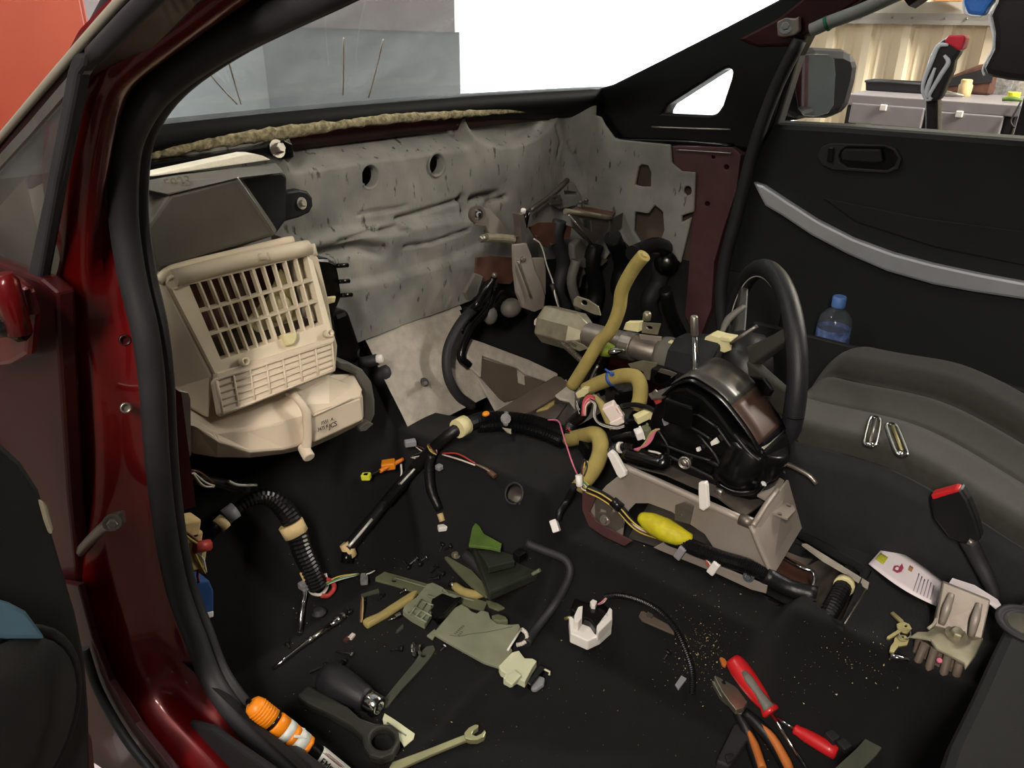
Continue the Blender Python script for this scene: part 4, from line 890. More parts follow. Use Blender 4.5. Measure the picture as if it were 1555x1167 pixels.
obj('bottom_catch', MB().prism([g3(424, 509, -.012), g3(446, 506, -.012), g3(446, 516, -.012), g3(441, 526, -.012), g3(431, 527, -.012)], gn*.016), 'yellowed_white', bl, .003)
# lower ribbed cover plate
PL = ((0, -.448, 0), (0, 1, -.45))
def p3(px, py, o=0.): return T(px, py, PL)+gn*o
cov = [(325, 580), (329, 574), (503, 517), (507, 520), (511, 560), (507, 566), (340, 632), (334, 630)]
cv = MB(); cv.prism([p3(*p) for p in cov], gn*.014); cvo = obj('filter_cover', cv, 'pink_cream_plastic', bl, .003)
def covp(s, t):
    a = (327+(505-327)*s, 577+(519-577)*s); b = (337+(509-337)*s, 631+(563-631)*s); return (a[0]+(b[0]-a[0])*t, a[1]+(b[1]-a[1])*t)
for k in range(8):
    s = k/7; s = .01+.98*s
    obj('rib', MB().tube([p3(*covp(s, .03), -.001), p3(*covp(s, .97), -.001)], .0019, 6), 'pink_cream_plastic', cvo)
for k in range(6):
    t = .03+.94*k/5
    obj('rib', MB().tube([p3(*covp(.01, t), -.001), p3(*covp(.99, t), -.001)], .0015 if 0 < k < 5 else .0022, 6), 'pink_cream_plastic', cvo)
px_plate('cover_ledge', [(330, 566), (508, 511), (507, 521), (331, 579)], PL, .02, 'pink_cream_plastic', bl, bevel=.002)
px_plate('housing_right', [(466, 370), (484, 392), (498, 450), (506, 500), (513, 525), (510, 565), (505, 520), (490, 495)], ('y', -.175), .1, 'cream_plastic', bl, bevel=.003)
# lower scroll casing
sc = MB(); prof = [(296, 646, -.22), (330, 672, -.235), (380, 688, -.24), (430, 684, -.24), (460, 676, -.24), (500, 660, -.235), (552, 636, -.21)]
topl = [(262, 610, -.15), (318, 640, -.20), (370, 628, -.21), (430, 606, -.21), (447, 599, -.21), (500, 574, -.20), (548, 590, -.19)]
midl = [(268, 640, -.18), (324, 656, -.225), (375, 652, -.232), (430, 640, -.235), (458, 632, -.235), (500, 612, -.228), (552, 603, -.205)]
botl = [(292, 690, -.18), (330, 696, -.20), (380, 696, -.20), (430, 690, -.20), (470, 682, -.19), (510, 664, -.18), (553, 642, -.17)]
ringsS = []
for (a, b, c, d) in zip(topl, midl, prof, botl):
    A_ = [Y(*a), Y(*b), Y(*c), Y(*d)]; A_.append(A_[3]+V(0, .11, .03)); A_.append(A_[0]+V(0, .12, .01)); ringsS.append(A_)
sc.loft(ringsS, False); obj('scroll_case', sc, 'pink_cream_plastic', bl, .004)
# right hand box of the casing
bx = MB(); Af = [Y(470, 630, -.245), Y(548, 604, -.225), Y(552, 639, -.225), Y(476, 674, -.245)]; At = [Y(455, 604, -.20), Y(512, 566, -.19), Y(535, 566, -.18), Y(551, 592, -.19)]
bx.hexa(Af, [p+V(.0, .10, .0) for p in Af]); obj('scroll_box', bx, 'pink_cream_plastic', bl, .004)
bx = MB(); bx.add([Af[0], Af[1], Y(551, 592, -.215), Y(537, 568, -.165), Y(505, 570, -.175), Y(462, 605, -.21)]+[p+V(0, .06, -.01) for p in (Af[0], Af[1], Y(551, 592, -.215), Y(537, 568, -.165), Y(505, 570, -.175), Y(462, 605, -.21))], [(0, 1, 2, 3, 4, 5), (11, 10, 9, 8, 7, 6)]+[(i, i+6, (i+1) % 6+6, (i+1) % 6) for i in range(6)])
obj('box_shoulder', bx, 'pink_cream_plastic', bl, .003)
obj('flange_rib', MB().tube([Y(446, 599, -.228), Y(452, 606, -.238), Y(461, 618, -.247), Y(466, 632, -.250), Y(467, 665, -.250), Y(464, 683, -.248)], [.007, .006, .0065, .007, .007, .008], 10, 4), 'pink_cream_plastic', bl)
obj('rib_top', MB().box(Y(447, 597, -.222), (.022, .02, .008)), 'pink_cream_plastic', bl, .002)
obj('rib_foot', MB().lathe([(.0085, -.012), (.0095, .0), (.0095, .014)], Y(464, 686, -.25), (-.2, -1, -.5), 14), 'pink_cream_plastic', bl, .002)
obj('box_line', MB().tube([Y(472, 633, -.247), Y(535, 606, -.229)], .0017, 6), 'pink_cream_plastic', bl)
px_plate('motor_cap', [(512, 548), (530, 550), (552, 562), (565, 580), (570, 608), (570, 630), (563, 645), (552, 648), (553, 600), (540, 570), (516, 560)], ('y', -.175), .07, 'grey_duct', bl, bevel=.004)
px_plate('cap_foot', [(545, 650), (560, 640), (568, 644), (556, 655), (547, 656)], ('y', -.19), .02, 'grey_duct', bl, bevel=.002)
o1, o2 = Y(488, 646, -.2478), Y(520, 633, -.2405)
text('printed_code', 'F551  A', o1, o2-o1, (0, 0, 1), .0085, 'ink', bl, .0002)
o1 = Y(482, 656, -.2490); text('printed_date', '3475 K', o1, o2-Y(488, 646, -.2478), (0, 0, 1), .0085, 'ink', bl, .0002)
o1 = Y(500, 651.5, -.2450); text('printed_logo', 'JCS', o1, o2-Y(488, 646, -.2478), (0, 0, 1), .0125, 'ink', bl, .0003)
# black resistor and plug bank beside the blower
rs = thing('blower_actuator', P(505, 430, y=-.13)-V(0, 0, .1), 'black plastic actuator with plug pins beside the blower grille', 'actuator')
px_plate('body', [(474, 392), (500, 393), (512, 400), (516, 420), (520, 450), (512, 470), (506, 490), (496, 470), (488, 430)], ('y', -.14), .06, 'gloss_black', rs, bevel=.006)
for a, b in ((512, 404), (514, 428), (518, 449)): obj('pin', MB().tube([Y(a, b, -.145), Y(a+16, b-1, -.145)], .004, 8), 'gloss_black', rs)
px_plate('arm', [(495, 452), (511, 450), (509, 460), (497, 463)], ('y', -.155), .006, 'yellowed_white', rs, bevel=.002)
px_plate('lower_body', [(505, 480), (530, 470), (540, 500), (550, 530), (545, 555), (515, 550)], ('y', -.10), .05, 'gloss_black', rs, bevel=.01)
dk = thing('drain_pipe', P(575, 550, y=-.10), 'black rubber drain pipe with small white end cap on the firewall', 'pipe')
obj('pipe', MB().tube([Y(545, 552, -.10), Y(562, 549, -.11), Y(574, 546, -.12)], .011, 12, 3), 'rubber', dk)
obj('end_cap', MB().lathe([(.009, 0), (.009, .010), (.006, .012)], Y(572, 546, -.12), V(.5, -.6, .1), 14), 'white_plastic', dk)
obj('pipe_root', MB().ball(Y(580, 572, -.07), .024, 14, (1, .8, 1.1)), 'rubber', dk)
# ================================================================== pedal box on the firewall
pe = thing('pedal_box', (.27, -.12, .33), 'brake pedal bracket with return spring and clevis on the firewall', 'pedal bracket')
def pp(name, pix, y, m, th=.005, holes=(), bev=.001): return px_plate(name, pix, ('y', y), th, m, pe, holes=holes, bevel=bev)
pp('side_arm', [(716, 322), (730, 315), (744, 318), (760, 335), (772, 352), (765, 360), (745, 358), (738, 344), (722, 342)], -.13, 'bracket_steel', .006)
obj('pivot_ring', MB().lathe([(.017, 0), (.017, .012), (.011, .012), (.011, 0)], Y(722, 326, -.14), (-.3, -1, .2), 20, False, False), 'worn_steel', pe)
obj('pivot_bolt', MB().lathe([(.007, -.005), (.007, .014), (.004, .017)], Y(722, 326, -.14), (-.3, -1, .2), 6, False), 'chrome', pe)
obj('spring', MB().tube([Y(736, 361, -.15), Y(781, 365, -.15)], .0095, 12, ribs=420, ribd=.14) if False else MB().tube([Y(738, 361, -.15), Y(760, 362, -.15), Y(779, 364, -.15)], .0095, 12, ribs=300, ribd=.16), 'zinc', pe)
obj('spring_end', MB().lathe([(.0075, 0), (.0075, .012), (.004, .016)], Y(735, 361, -.15), (-1, -.3, 0), 12), 'steel', pe)
obj('spring_hook', MB().tube([Y(779, 361, -.155), Y(787, 360, -.155), Y(792, 367, -.155), Y(800, 372, -.155)], .0025, 6, 4), 'worn_steel', pe)
pp('pedal_arm', [(781, 372), (800, 370), (806, 385), (812, 410), (822, 430), (828, 450), (826, 468), (812, 474), (795, 468), (786, 445), (782, 410)], -.19, 'bracket_steel', .008, [ell(794, 394, 3, 3, 10)], .002)
pp('pedal_backing', [(806, 392), (826, 392), (829, 410), (829, 448), (820, 440), (812, 415)], -.175, 'bracket_steel', .006)
obj('pedal_ridge', MB().tube([Y(786, 396, -.196), Y(797, 425, -.196), Y(806, 452, -.196)], .003, 6, 4), 'steel', pe)
obj('pedal_rivet', MB().lathe([(.007, 0), (.006, .003), (.003, .004)], Y(794, 394, -.191), (-.2, -1, .2), 14), 'worn_steel', pe)
obj('clevis_post', MB().prism([Y(789, 325, -.165), Y(795, 323, -.165), Y(800, 345, -.165), Y(798, 375, -.165), Y(792, 375, -.165), Y(791, 345, -.165)], (0, .02, 0)), 'worn_steel', pe, .002)
obj('switch_cap', MB().lathe([(.0055, 0), (.0055, .008), (.004, .010)], Y(794, 324, -.16), (0, -.2, 1), 12), 'white_plastic', pe)
obj('switch_body', MB().lathe([(.007, 0), (.007, .035)], Y(796, 345, -.15), (0, -.2, 1), 12), 'gloss_black', pe)
obj('switch_wire', MB().tube([Y(811, 363, -.16), Y(820, 370, -.16), Y(826, 385, -.16), Y(830, 402, -.16), Y(840, 430, -.16), Y(843, 450, -.17), Y(850, 472, -.17)], .0018, 6, 4), 'wire_white', pe)
obj('cable_ferrule', MB().tube([Y(838, 432, -.16), Y(845, 452, -.165)], .005, 8), 'rubber', pe)
obj('cable_end', MB().tube([Y(843, 446, -.165), Y(851, 474, -.17)], .0035, 8), 'worn_steel', pe)
pp('support_plate', [(724, 392), (745, 388), (780, 392), (784, 420), (775, 432), (745, 430), (722, 425)], -.09, 'rust_brown', .005)
pp('lower_arm', [(706, 445), (722, 415), (735, 420), (725, 450), (712, 458)], -.10, 'grey_duct', .01, bev=.003)
obj('stay_rod', MB().tube([Y(752, 420, -.13), Y(738, 440, -.12), Y(720, 470, -.12)], [.006, .008, .010], 8, 3), 'gloss_black', pe)
obj('rod_end', MB().ball(Y(751, 418, -.135), .006, 10), 'steel', pe)
pp('foot_pad', [(712, 470), (745, 465), (765, 440), (792, 455), (800, 478), (770, 500), (735, 495), (715, 500)], -.085, 'gloss_black', .02, bev=.006)
obj('cast_boss', MB().ball(Y(776, 468, -.10), .028, 14, (1, .8, .8)), 'grey_duct', pe)
obj('cast_boss', MB().ball(Y(745, 480, -.10), .018, 12, (1, .8, 1.2)), 'grey_duct', pe)
# column support bracket with brown top plate
cbx = thing('column_bracket', (.48, -.12, .40), 'brown-topped steering column bracket with bright bolts on the firewall', 'bracket')
def cc(name, pix, y, m, th=.005, holes=(), bev=.001): return px_plate(name, pix, ('y', y), th, m, cbx, holes=holes, bevel=bev)
top = MB(); top.hexa([Y(862, 320, -.20), Y(928, 331, -.22), Y(935, 322, -.17), Y(880, 312, -.12)], [p+V(0, 0, -.006) for p in (Y(862, 320, -.20), Y(928, 331, -.22), Y(935, 322, -.17), Y(880, 312, -.12))]); obj('top_plate', top, 'rust_brown', cbx, .002)
obj('front_lip', MB().tube([Y(858, 321, -.20), Y(895, 326, -.21), Y(928, 332, -.22)], .006, 8, 3), 'zinc', cbx)
cc('front_face', [(868, 325), (925, 334), (922, 352), (900, 372), (885, 360), (870, 345)], -.20, 'worn_steel', .005, [[(880, 332), (898, 335), (899, 352), (888, 345)]])
obj('side_face', MB().prism([Y(928, 333, -.20), Y(948, 322, -.16), Y(946, 345, -.16), Y(926, 360, -.20)], (.004, .004, 0)), 'grey_duct', cbx)
for a, b in ((881, 312), (889, 309)): obj('bolt', bolt(MB(), Y(a, b, -.15), (0, -.2, 1), .006, .010), 'chrome', cbx)
cc('brown_gusset', [(804, 345), (818, 338), (850, 338), (868, 345), (866, 360), (848, 368), (832, 376), (820, 372)], -.13, 'rust_brown', .005, [ell(837, 370, 2.4, 2.4, 8), ell(814, 358, 2.4, 2.4, 8)])
obj('stay_wire', MB().tube([Y(864, 327, -.225), Y(900, 371, -.225)], .0022, 6), 'steel', cbx)
cc('bracket_web', [(838, 300), (860, 278), (872, 276), (885, 300), (880, 312), (850, 318), (838, 312)], -.05, 'felt_grey', .01, [[(857, 290), (876, 292), (878, 296), (858, 296)]], .003)
obj('web_strut', MB().tube([Y(805, 320, -.05), Y(835, 298, -.05), Y(862, 273, -.05)], .006, 8, 3), 'worn_steel', cbx)
cc('lug', [(836, 298), (852, 296), (853, 310), (838, 312)], -.07, 'worn_steel', .006, [ell(844, 302, 3.5, 2, 8)])
# dark clump of looms and hoses in the driver footwell
dark = [([(850, 335), (845, 360), (855, 400), (848, 440), (860, 470)], .016, -.13, 'rubber', 'black rubber hose hanging below the brown gusset'),
        ([(905, 372), (898, 400), (905, 440), (895, 480)], .020, -.14, 'tape_black', 'thick taped loom hanging under the column bracket'),
        ([(930, 360), (945, 400), (940, 440), (960, 480)], .022, -.16, 'tape_black', 'thick black loom beside the tan foam pipe'),
        ([(1005, 400), (1000, 430), (985, 460), (1000, 500)], .022, -.28, 'rubber', 'black rubber hose below the round plug'),
        ([(960, 385), (1000, 372), (1030, 395), (1045, 440)], .018, -.30, 'tape_black', 'taped black loom arching to the pillar foot'),
        ([(875, 395), (868, 430), (880, 470)], .012, -.16, 'grey_duct', 'grey ribbed hose behind the pedal arm'),
        ([(1060, 560), (1040, 520), (1020, 480), (1010, 440)], .016, -.36, 'tape_black', 'taped black loom behind the column switches')]
for q, r, y, m, lb in dark:
    tag(obj('wiring_loom' if 'loom' in lb else 'rubber_hose', MB().tube([Y(a, b, y+.006*k) for k, (a, b) in enumerate(q)], r, 10, 5), m), lb, 'wiring' if 'loom' in lb else 'hose')
t = thing('footwell_block', (.50, -.10, .30), 'dark metal block with pale casting in the driver footwell', 'block')
px_plate('body', [(900, 380), (925, 372), (960, 380), (985, 400), (985, 455), (960, 480), (915, 480), (898, 440)], ('y', -.08), .06, 'soft_black', t, bevel=.015)
px_plate('casting', [(872, 372), (884, 362), (893, 378), (902, 390), (900, 410), (886, 420), (882, 440), (876, 420), (872, 396)], ('y', -.12), .02, 'grey_duct', t, bevel=.005)
px_plate('casting_foot', [(880, 395), (905, 388), (925, 395), (915, 404), (885, 408)], ('y', -.13), .01, 'grey_duct', t, bevel=.003)
tag(obj('footwell_panel', MB().prism([V(.14, -.15, -.02), V(.70, -.15, -.02), V(.70, .0, .42), V(.14, .0, .42)], (0, .02, -.02)), 'soft_black', car), 'dark panel in the driver footwell')
obj('footwell_side', MB().box((.668, -.30, .18), (.012, .56, .46)), 'soft_black', car)
tag(obj('relay_holder', MB().box(Y(840, 486, -.10), (.03, .03, .03)), 'gloss_black', None, .003), 'small black relay holder beside the column shaft', 'relay')
# black hose hanging in a loop over the toe felt
hs_ = MB(); hs_.tube([Y(745, 430, -.10), Y(728, 460, -.105), Y(700, 490, -.11), Y(680, 530, -.12), Y(680, 570, -.135), Y(695, 600, -.15), Y(718, 618, -.16)], .0105, 10, 6)
tag(obj('rubber_hose', hs_, 'rubber'), 'slim black rubber hose looping down the pale toe felt', 'hose')
hs_ = MB(); hs_.tube([Y(750, 440, -.09), Y(740, 470, -.095), Y(715, 500, -.10), Y(700, 540, -.11), Y(712, 556, -.12)], .010, 10, 6)
tag(obj('rubber_hose', hs_, 'gloss_black'), 'second black hose running behind the looped one', 'hose')
# reflections in the windscreen, built as thin white tubes
WSP = ((0, -.02, .785), (0, .42, .66))
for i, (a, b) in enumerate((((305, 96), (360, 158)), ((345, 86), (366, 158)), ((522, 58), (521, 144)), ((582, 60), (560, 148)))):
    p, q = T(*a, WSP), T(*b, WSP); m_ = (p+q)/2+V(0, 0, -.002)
    tag(obj('reflection_line', MB().tube([p, m_, q], .0014, 6, 4), 'wire_white'), ('thin slanting white reflection line on the windscreen beside the passenger pillar', 'short curved white reflection line on the windscreen next to the slanting one', 'thin upright white reflection line on the windscreen', 'thin leaning white reflection line on the windscreen next to the upright one')[i], 'reflection')
# ================================================================== console bracket on the tunnel
RX = -.066
cbk = thing('console_bracket', (.02, -.75, .18), 'bare steel centre console bracket bolted on the tunnel', 'bracket')
plx = ('x', RX)
face = [(948, 716), (985, 730), (1060, 762), (1130, 792), (1140, 800), (1172, 870), (1160, 882), (1128, 868), (1095, 858), (1085, 835), (1070, 812), (1045, 795), (1020, 778), (985, 765), (965, 765), (955, 775), (948, 790), (945, 815), (938, 812), (925, 800), (904, 790), (895, 775), (905, 756), (920, 738)]
px_plate('side_plate', face, plx, .003, 'bracket_steel', cbk, bevel=.0008)
obj('top_rail', MB().tube([P(938, 706, x=RX+.006), P(1000, 733, x=RX+.006), P(1060, 760, x=RX+.006), P(1128, 790, x=RX+.006)], .0065, 12, 3), 'bracket_steel', cbk)
obj('rail_end', MB().tube([P(1124, 788, x=RX+.006), P(1143, 796, x=RX+.006)], .009, 12), 'worn_steel', cbk)
obj('edge_flange', MB().tube([P(1140, 798, x=RX), P(1155, 835, x=RX-.002), P(1172, 872, x=RX-.004)], .004, 8, 3), 'bracket_steel', cbk)
px_plate('bolt_plate', [(904, 748), (912, 744), (946, 775), (948, 800), (934, 807), (906, 793)], plx, .004, 'worn_steel', cbk, holes=[ell(933, 775, 3, 3.2, 8), [(912, 771), (922, 774), (922, 779), (912, 777)]], toward=True, bevel=.0008)
obj('plate_nut', bolt(MB(), P(919, 790, x=RX-.005), (-1, -.2, .3), .0055, .007), 'steel', cbk)
px_plate('front_flange', [(884, 745), (905, 756), (895, 778), (905, 792), (940, 812), (960, 822), (948, 830), (916, 815), (894, 800), (884, 775)], ('x', RX-.010), .003, 'maroon_primer', cbk, bevel=.0008)
px_plate('clip_tab', [(1025, 768), (1040, 763), (1053, 770), (1047, 797), (1024, 790)], ('x', RX-.012), .003, 'worn_steel', cbk, holes=[ell(1034, 783, 2, 2, 8)], bevel=.0008)
obj('inner_tray', MB().hexa([P(955, 815, x=RX+.02), P(1170, 880, x=RX+.02), P(1190, 840, x=.11), P(1000, 740, x=.11)], [p+V(0, 0, -.004) for p in (P(955, 815, x=RX+.02), P(1170, 880, x=RX+.02), P(1190, 840, x=.11), P(1000, 740, x=.11))]), 'worn_steel', cbk)
zr = P(1130, 790, x=RX).z
top = MB(); a_, b_ = P(1138, 800, x=RX), P(1172, 872, x=RX-.004)
obj('rear_plate', MB().prism([a_, b_, V(.055, b_.y+.01, b_.z+.01), V(.06, a_.y, a_.z+.02)], (0, -.003, 0)), 'bracket_steel', cbk)
e0, e1 = P(1143, 800, x=RX), P(1180, 745, z=zr+.01)
obj('rear_edge', MB().tube([e0, (e0+e1)/2+V(0, 0, .004), e1], .0045, 8, 3), 'bracket_steel', cbk)
px_plate('ear_plate', [(1175, 768), (1186, 760), (1205, 768), (1208, 775), (1196, 788), (1170, 778)], ('z', zr-.01), .003, 'bracket_steel', cbk, holes=[ell(1198, 768, 4, 2.6, 8, .2), ell(1184, 781, 4, 2.6, 8, .2)])
px_plate('ear_plate', [(1157, 730), (1175, 720), (1191, 730), (1185, 745), (1165, 760), (1150, 752)], ('z', zr+.004), .003, 'bracket_steel', cbk, holes=[ell(1174, 727, 4, 2.2, 8, .2)])
px_plate('top_shelf', [(950, 705), (1010, 720), (1090, 755), (1130, 785), (1150, 770), (1185, 745), (1160, 725), (1050, 690), (980, 690)], ('z', zr-.012), .003, 'worn_steel', cbk)
# white plastic clips clamped over the rail
for i, (q, o_) in enumerate((([(921, 690), (926, 685), (933, 690), (949, 718), (949, 724), (941, 728), (936, 722)], -.012), ([(1060, 734), (1071, 733), (1073, 740), (1075, 772), (1068, 777), (1061, 773), (1060, 748)], -.012))):
    t = tag(px_plate('plastic_clip', q, ('x', RX+o_), .009, 'white_plastic', None, bevel=.002), ('white plastic clip leaning at the front end of the bracket rail', 'white plastic clip standing at the middle of the bracket rail')[i], 'clip')
# yellow tape bundle lying in the bracket
yl = [P(975, 787, x=RX-.004), P(990, 795, x=RX-.012), P(1010, 805, x=RX-.014), P(1032, 815, x=RX-.012), P(1050, 820, x=RX-.004)]
tag(obj('taped_bundle', MB().tube(yl, [.010, .017, .019, .015, .009], 12, 5), 'yellow_tape'), 'bright yellow taped wire bundle lying in the console bracket', 'wire bundle')
# ================================================================== gear selector
gs = thing('gear_selector', (.03, -.72, .27), 'black automatic gear selector mechanism with chrome lever shaft', 'gear selector')
XS = .01
def s3(px, py, x=XS): return P(px, py, x=x)
# black side casting facing the camera
cast = [(985, 640), (993, 615), (1006, 600), (1020, 590), (1042, 588), (1068, 602), (1090, 625), (1112, 655), (1135, 670), (1158, 685), (1166, 710), (1165, 735), (1150, 748), (1120, 755), (1085, 742), (1040, 722), (1008, 702), (985, 690), (975, 665)]
px_plate('side_casting', cast, ('x', XS), .09, 'gloss_black', gs, bevel=.006)
# curved gate cover on top: arc strip from the lever over the back
arc_o = [(1000, 607), (1022, 588), (1045, 580), (1068, 590), (1095, 610), (1120, 640), (1140, 668), (1152, 690)]
near = [s3(a, b, XS-.004) for a, b in arc_o]; far = [V(.105, p.y-.0, p.z+.002) for p in near]
ns, _ = spline(near, 4); fs_, _ = spline(far, 4)
gt = MB(); gt.grid(lambda u, v: ns[round(u*(len(ns)-1))].lerp(fs_[round(u*(len(ns)-1))], v)+V(0, 0, .004*math.sin(math.pi*v)), len(ns)-1, 4)
obj('gate_cover', gt, 'gloss_black', gs, solid=.004)
mt = MB(); mt.grid(lambda u, v: ns[round((.66+.32*u)*(len(ns)-1))].lerp(fs_[round((.66+.32*u)*(len(ns)-1))], .04+.85*v)+V(0, 0, .008), 12, 3); obj('gate_plate', mt, 'gate_brown', gs, solid=.002)
mt = MB(); mt.grid(lambda u, v: ns[round((.12+.54*u)*(len(ns)-1))].lerp(fs_[round((.12+.54*u)*(len(ns)-1))], .04+.9*v)+V(0, 0, .008), 14, 3); obj('slide_plate', mt, 'gate_grey', gs, solid=.002)
ls = ns[int(.36*(len(ns)-1))].lerp(fs_[int(.36*(len(ns)-1))], .45); LX = ls.x
tp_ = P(1054, 480, x=LX); bs = P(1057, 592, x=LX)
lv = obj('lever_shaft', MB().tube([bs-V(0, 0, .03), bs, tp_+(bs-tp_)*.02], .0042, 12), 'chrome', gs)
obj('shaft_tip', MB().tube([tp_+(bs-tp_)*.27, tp_+(bs-tp_)*.25, tp_+(bs-tp_)*.02, tp_], [.0048, .0062, .0062, .005], 12), 'steel', lv)
obj('lever_slot', MB().box(bs+V(0, -.004, -.002), (.014, .05, .004)), 'soft_black', gs)
px_plate('front_flap', [(985, 598), (1030, 583), (1042, 585), (1006, 604), (990, 605)], ('z', s3(1005, 603).z+.004), .003, 'worn_steel', gs)
# ribs and details on the casting
ribs_ = [([(1010, 690), (1040, 705), (1100, 735)], .0035), ([(1005, 675), (1045, 690), (1080, 700)], .003), ([(1075, 700), (1120, 720), (1150, 735)], .004), ([(1060, 660), (1085, 690), (1095, 712)], .003), ([(1088, 648), (1100, 665), (1112, 682)], .003), ([(1030, 640), (1060, 655), (1080, 668)], .003), ([(1000, 655), (1015, 680), (1012, 700)], .003), ([(1115, 660), (1140, 690), (1155, 700)], .004), ([(1010, 615), (1050, 625), (1090, 650)], .003)]
for q, r in ribs_: obj('casting_rib', MB().tube([s3(a, b, XS-.003) for a, b in q], r, 6, 3), 'black_plastic', gs)
obj('pivot_pin', MB().lathe([(.011, 0), (.011, .006), (.0085, .008), (.0085, .005), (.005, .005), (.005, .009), (.001, .009)], s3(1041, 702, XS-.001), (-1, -.2, .2), 20), 'steel', gs)
obj('solenoid', MB().box(s3(1035, 625, XS-.012), (.03, .05, .04)), 'gloss_black', gs, .004)
obj('cable_boot', MB().tube([s3(1090, 735, XS-.012), s3(1115, 748, XS-.016), s3(1145, 748, XS-.01), s3(1160, 735, 0)], .005, 8, 4), 'gloss_black', gs)
obj('cable_nut', MB().tube([s3(1088, 745, XS-.016), s3(1098, 749, XS-.018)], .0055, 8), 'steel', gs)
obj('rear_drum', MB().lathe([(.050, -.02), (.052, -.005), (.052, .05), (.045, .06)], s3(1130, 715, XS+.035), (0.15, -.25, 1), 24), 'gloss_black', gs)
px_plate('white_tab', [(1078, 672), (1086, 666), (1091, 674), (1080, 678)], ('x', XS-.008), .006, 'white_plastic', gs, bevel=.001)
px_plate('white_tab', [(1056, 681), (1061, 680), (1063, 686), (1058, 687)], ('x', XS-.008), .006, 'white_plastic', gs, bevel=.001)
px_plate('grey_link', [(1005, 638), (1013, 620), (1020, 622), (1015, 645), (1008, 648)], ('x', XS-.010), .006, 'grey_connector', gs, bevel=.001)
px_plate('red_tab', [(991, 607), (1002, 606), (1003, 612), (996, 615)], ('x', XS-.010), .006, 'wire_red', gs, bevel=.001)
px_plate('blue_edge', [(988, 598), (994, 592), (998, 596), (992, 604)], ('x', XS-.012), .004, 'steel', gs, bevel=.001)
# ================================================================== tan foam-covered pipes
def fpipe(name, q, r, lb, m='olive_foam', hollow=True):
    t = thing(name, Vector(q[-1])-V(0, 0, r), lb, 'pipe')
    obj('foam_sleeve', MB().tube(q, r, 14, 7), m, t)
    for s_, (a, b) in enumerate(((q[0], q[1]), (q[-1], q[-2]))):
        d = (Vector(a)-Vector(b)).normalized(); obj('core', MB().tube([Vector(a)-d*.004, Vector(a)+d*.003], r*.45, 10), 'tan_foam', t)
    return t
fpipe('foam_pipe', [P(978, 388, x=.14), P(962, 408, x=.14), P(945, 440, x=.14), P(940, 470, x=.14), P(928, 500, x=.135), P(910, 520, x=.13), P(893, 548, x=.12), P(868, 588, x=.11)], .0125, 'tall bent tan foam-sleeved pipe rising beside the column')
fpipe('foam_pipe', [P(889, 592, x=.10), P(910, 582, x=.10), P(940, 572, x=.10), P(963, 572, x=.095), P(972, 585, x=.09), P(972, 605, x=.08), P(967, 622, x=.07)], .0135, 'tan foam-sleeved pipe with a blue zip tie in front of the column')
fpipe('foam_pipe', [P(863, 668, x=.04), P(885, 663, x=.03), P(903, 660, x=.01), P(911, 668, x=.0), P(911, 690, x=-.02), P(900, 715, x=-.04), P(878, 742, x=-.06)], .0145, 'curved tan foam-sleeved pipe hooked over the front of the bracket')
fpipe('foam_pipe', [P(902, 605, x=.07), P(915, 618, x=.06), P(925, 640, x=.05), P(932, 650, x=.05)], .008, 'thin olive foam tube behind the pink-white connector', 'tan_foam')
zt_ = thing('zip_tie', P(929, 574, x=.092), 'blue zip tie cinched around the tan pipe', 'zip tie')
zc_ = P(929, 575, x=.10); zax = (P(940, 572, x=.10)-P(910, 582, x=.10)).normalized()
obj('band', MB().lathe([(.0145, -.003), (.0150, 0), (.0145, .003)], zc_, zax, 18), 'wire_blue', zt_)
obj('tail', MB().tube([P(928, 568, x=.085), P(923, 564, x=.08), P(919, 561, x=.08)], .002, 6, 3), 'wire_blue', zt_)
obj('head', MB().box(P(929, 568, x=.085), (.007, .007, .006)), 'wire_blue', zt_, .001)
# pipe bracket with green tape behind the column, silver bracket
t = thing('taped_hose', P(912, 560, x=.16), 'black hose wrapped with green tape under the column', 'hose')
obj('hose', MB().tube([P(918, 528, x=.17), P(912, 545, x=.165), P(905, 565, x=.16), P(895, 590, x=.14)], .018, 12, 4), 'gloss_black', t)
obj('tape_wrap', MB().tube([P(919, 524, x=.17), P(916, 536, x=.168)], .0195, 12), 'green_tape', t)
obj('pipe_valve', MB().lathe([(.004, -.012), (.007, -.004), (.007, .004), (.004, .012), (.0025, .02)], P(933, 534, x=.15), (.4, -.6, .1), 8), 'chrome', t)
obj('foil_strip', MB().tube([P(908, 555, x=.14), P(900, 570, x=.135), P(896, 582, x=.13)], .003, 6, 3), 'steel', t)
# dark flat duct strip over the tunnel front
t = thing('tunnel_duct', P(800, 610, y=-.2), 'dark flat duct strip lying across the tunnel front with torn felt end', 'duct')
plz = ('z', .215)
px_plate('strip', [(726, 640), (765, 617), (800, 597), (842, 571), (852, 572), (866, 585), (848, 600), (800, 628), (770, 645)], plz, .006, 'bare_brown', t, bevel=.002)
px_plate('felt_end', [(843, 600), (862, 585), (873, 592), (874, 604), (873, 620), (864, 608), (850, 605)], ('z', .222), .006, 'felt_light', t, bevel=.002)
px_plate('tan_piece', [(813, 620), (835, 607), (843, 606), (842, 612), (832, 619), (815, 623)], ('z', .205), .008, 'tan_foam', t, bevel=.003)
px_plate('lower_rail', [(795, 633), (850, 612), (862, 612), (845, 635), (830, 645), (800, 640)], ('z', .20), .006, 'worn_steel', t, bevel=.002)
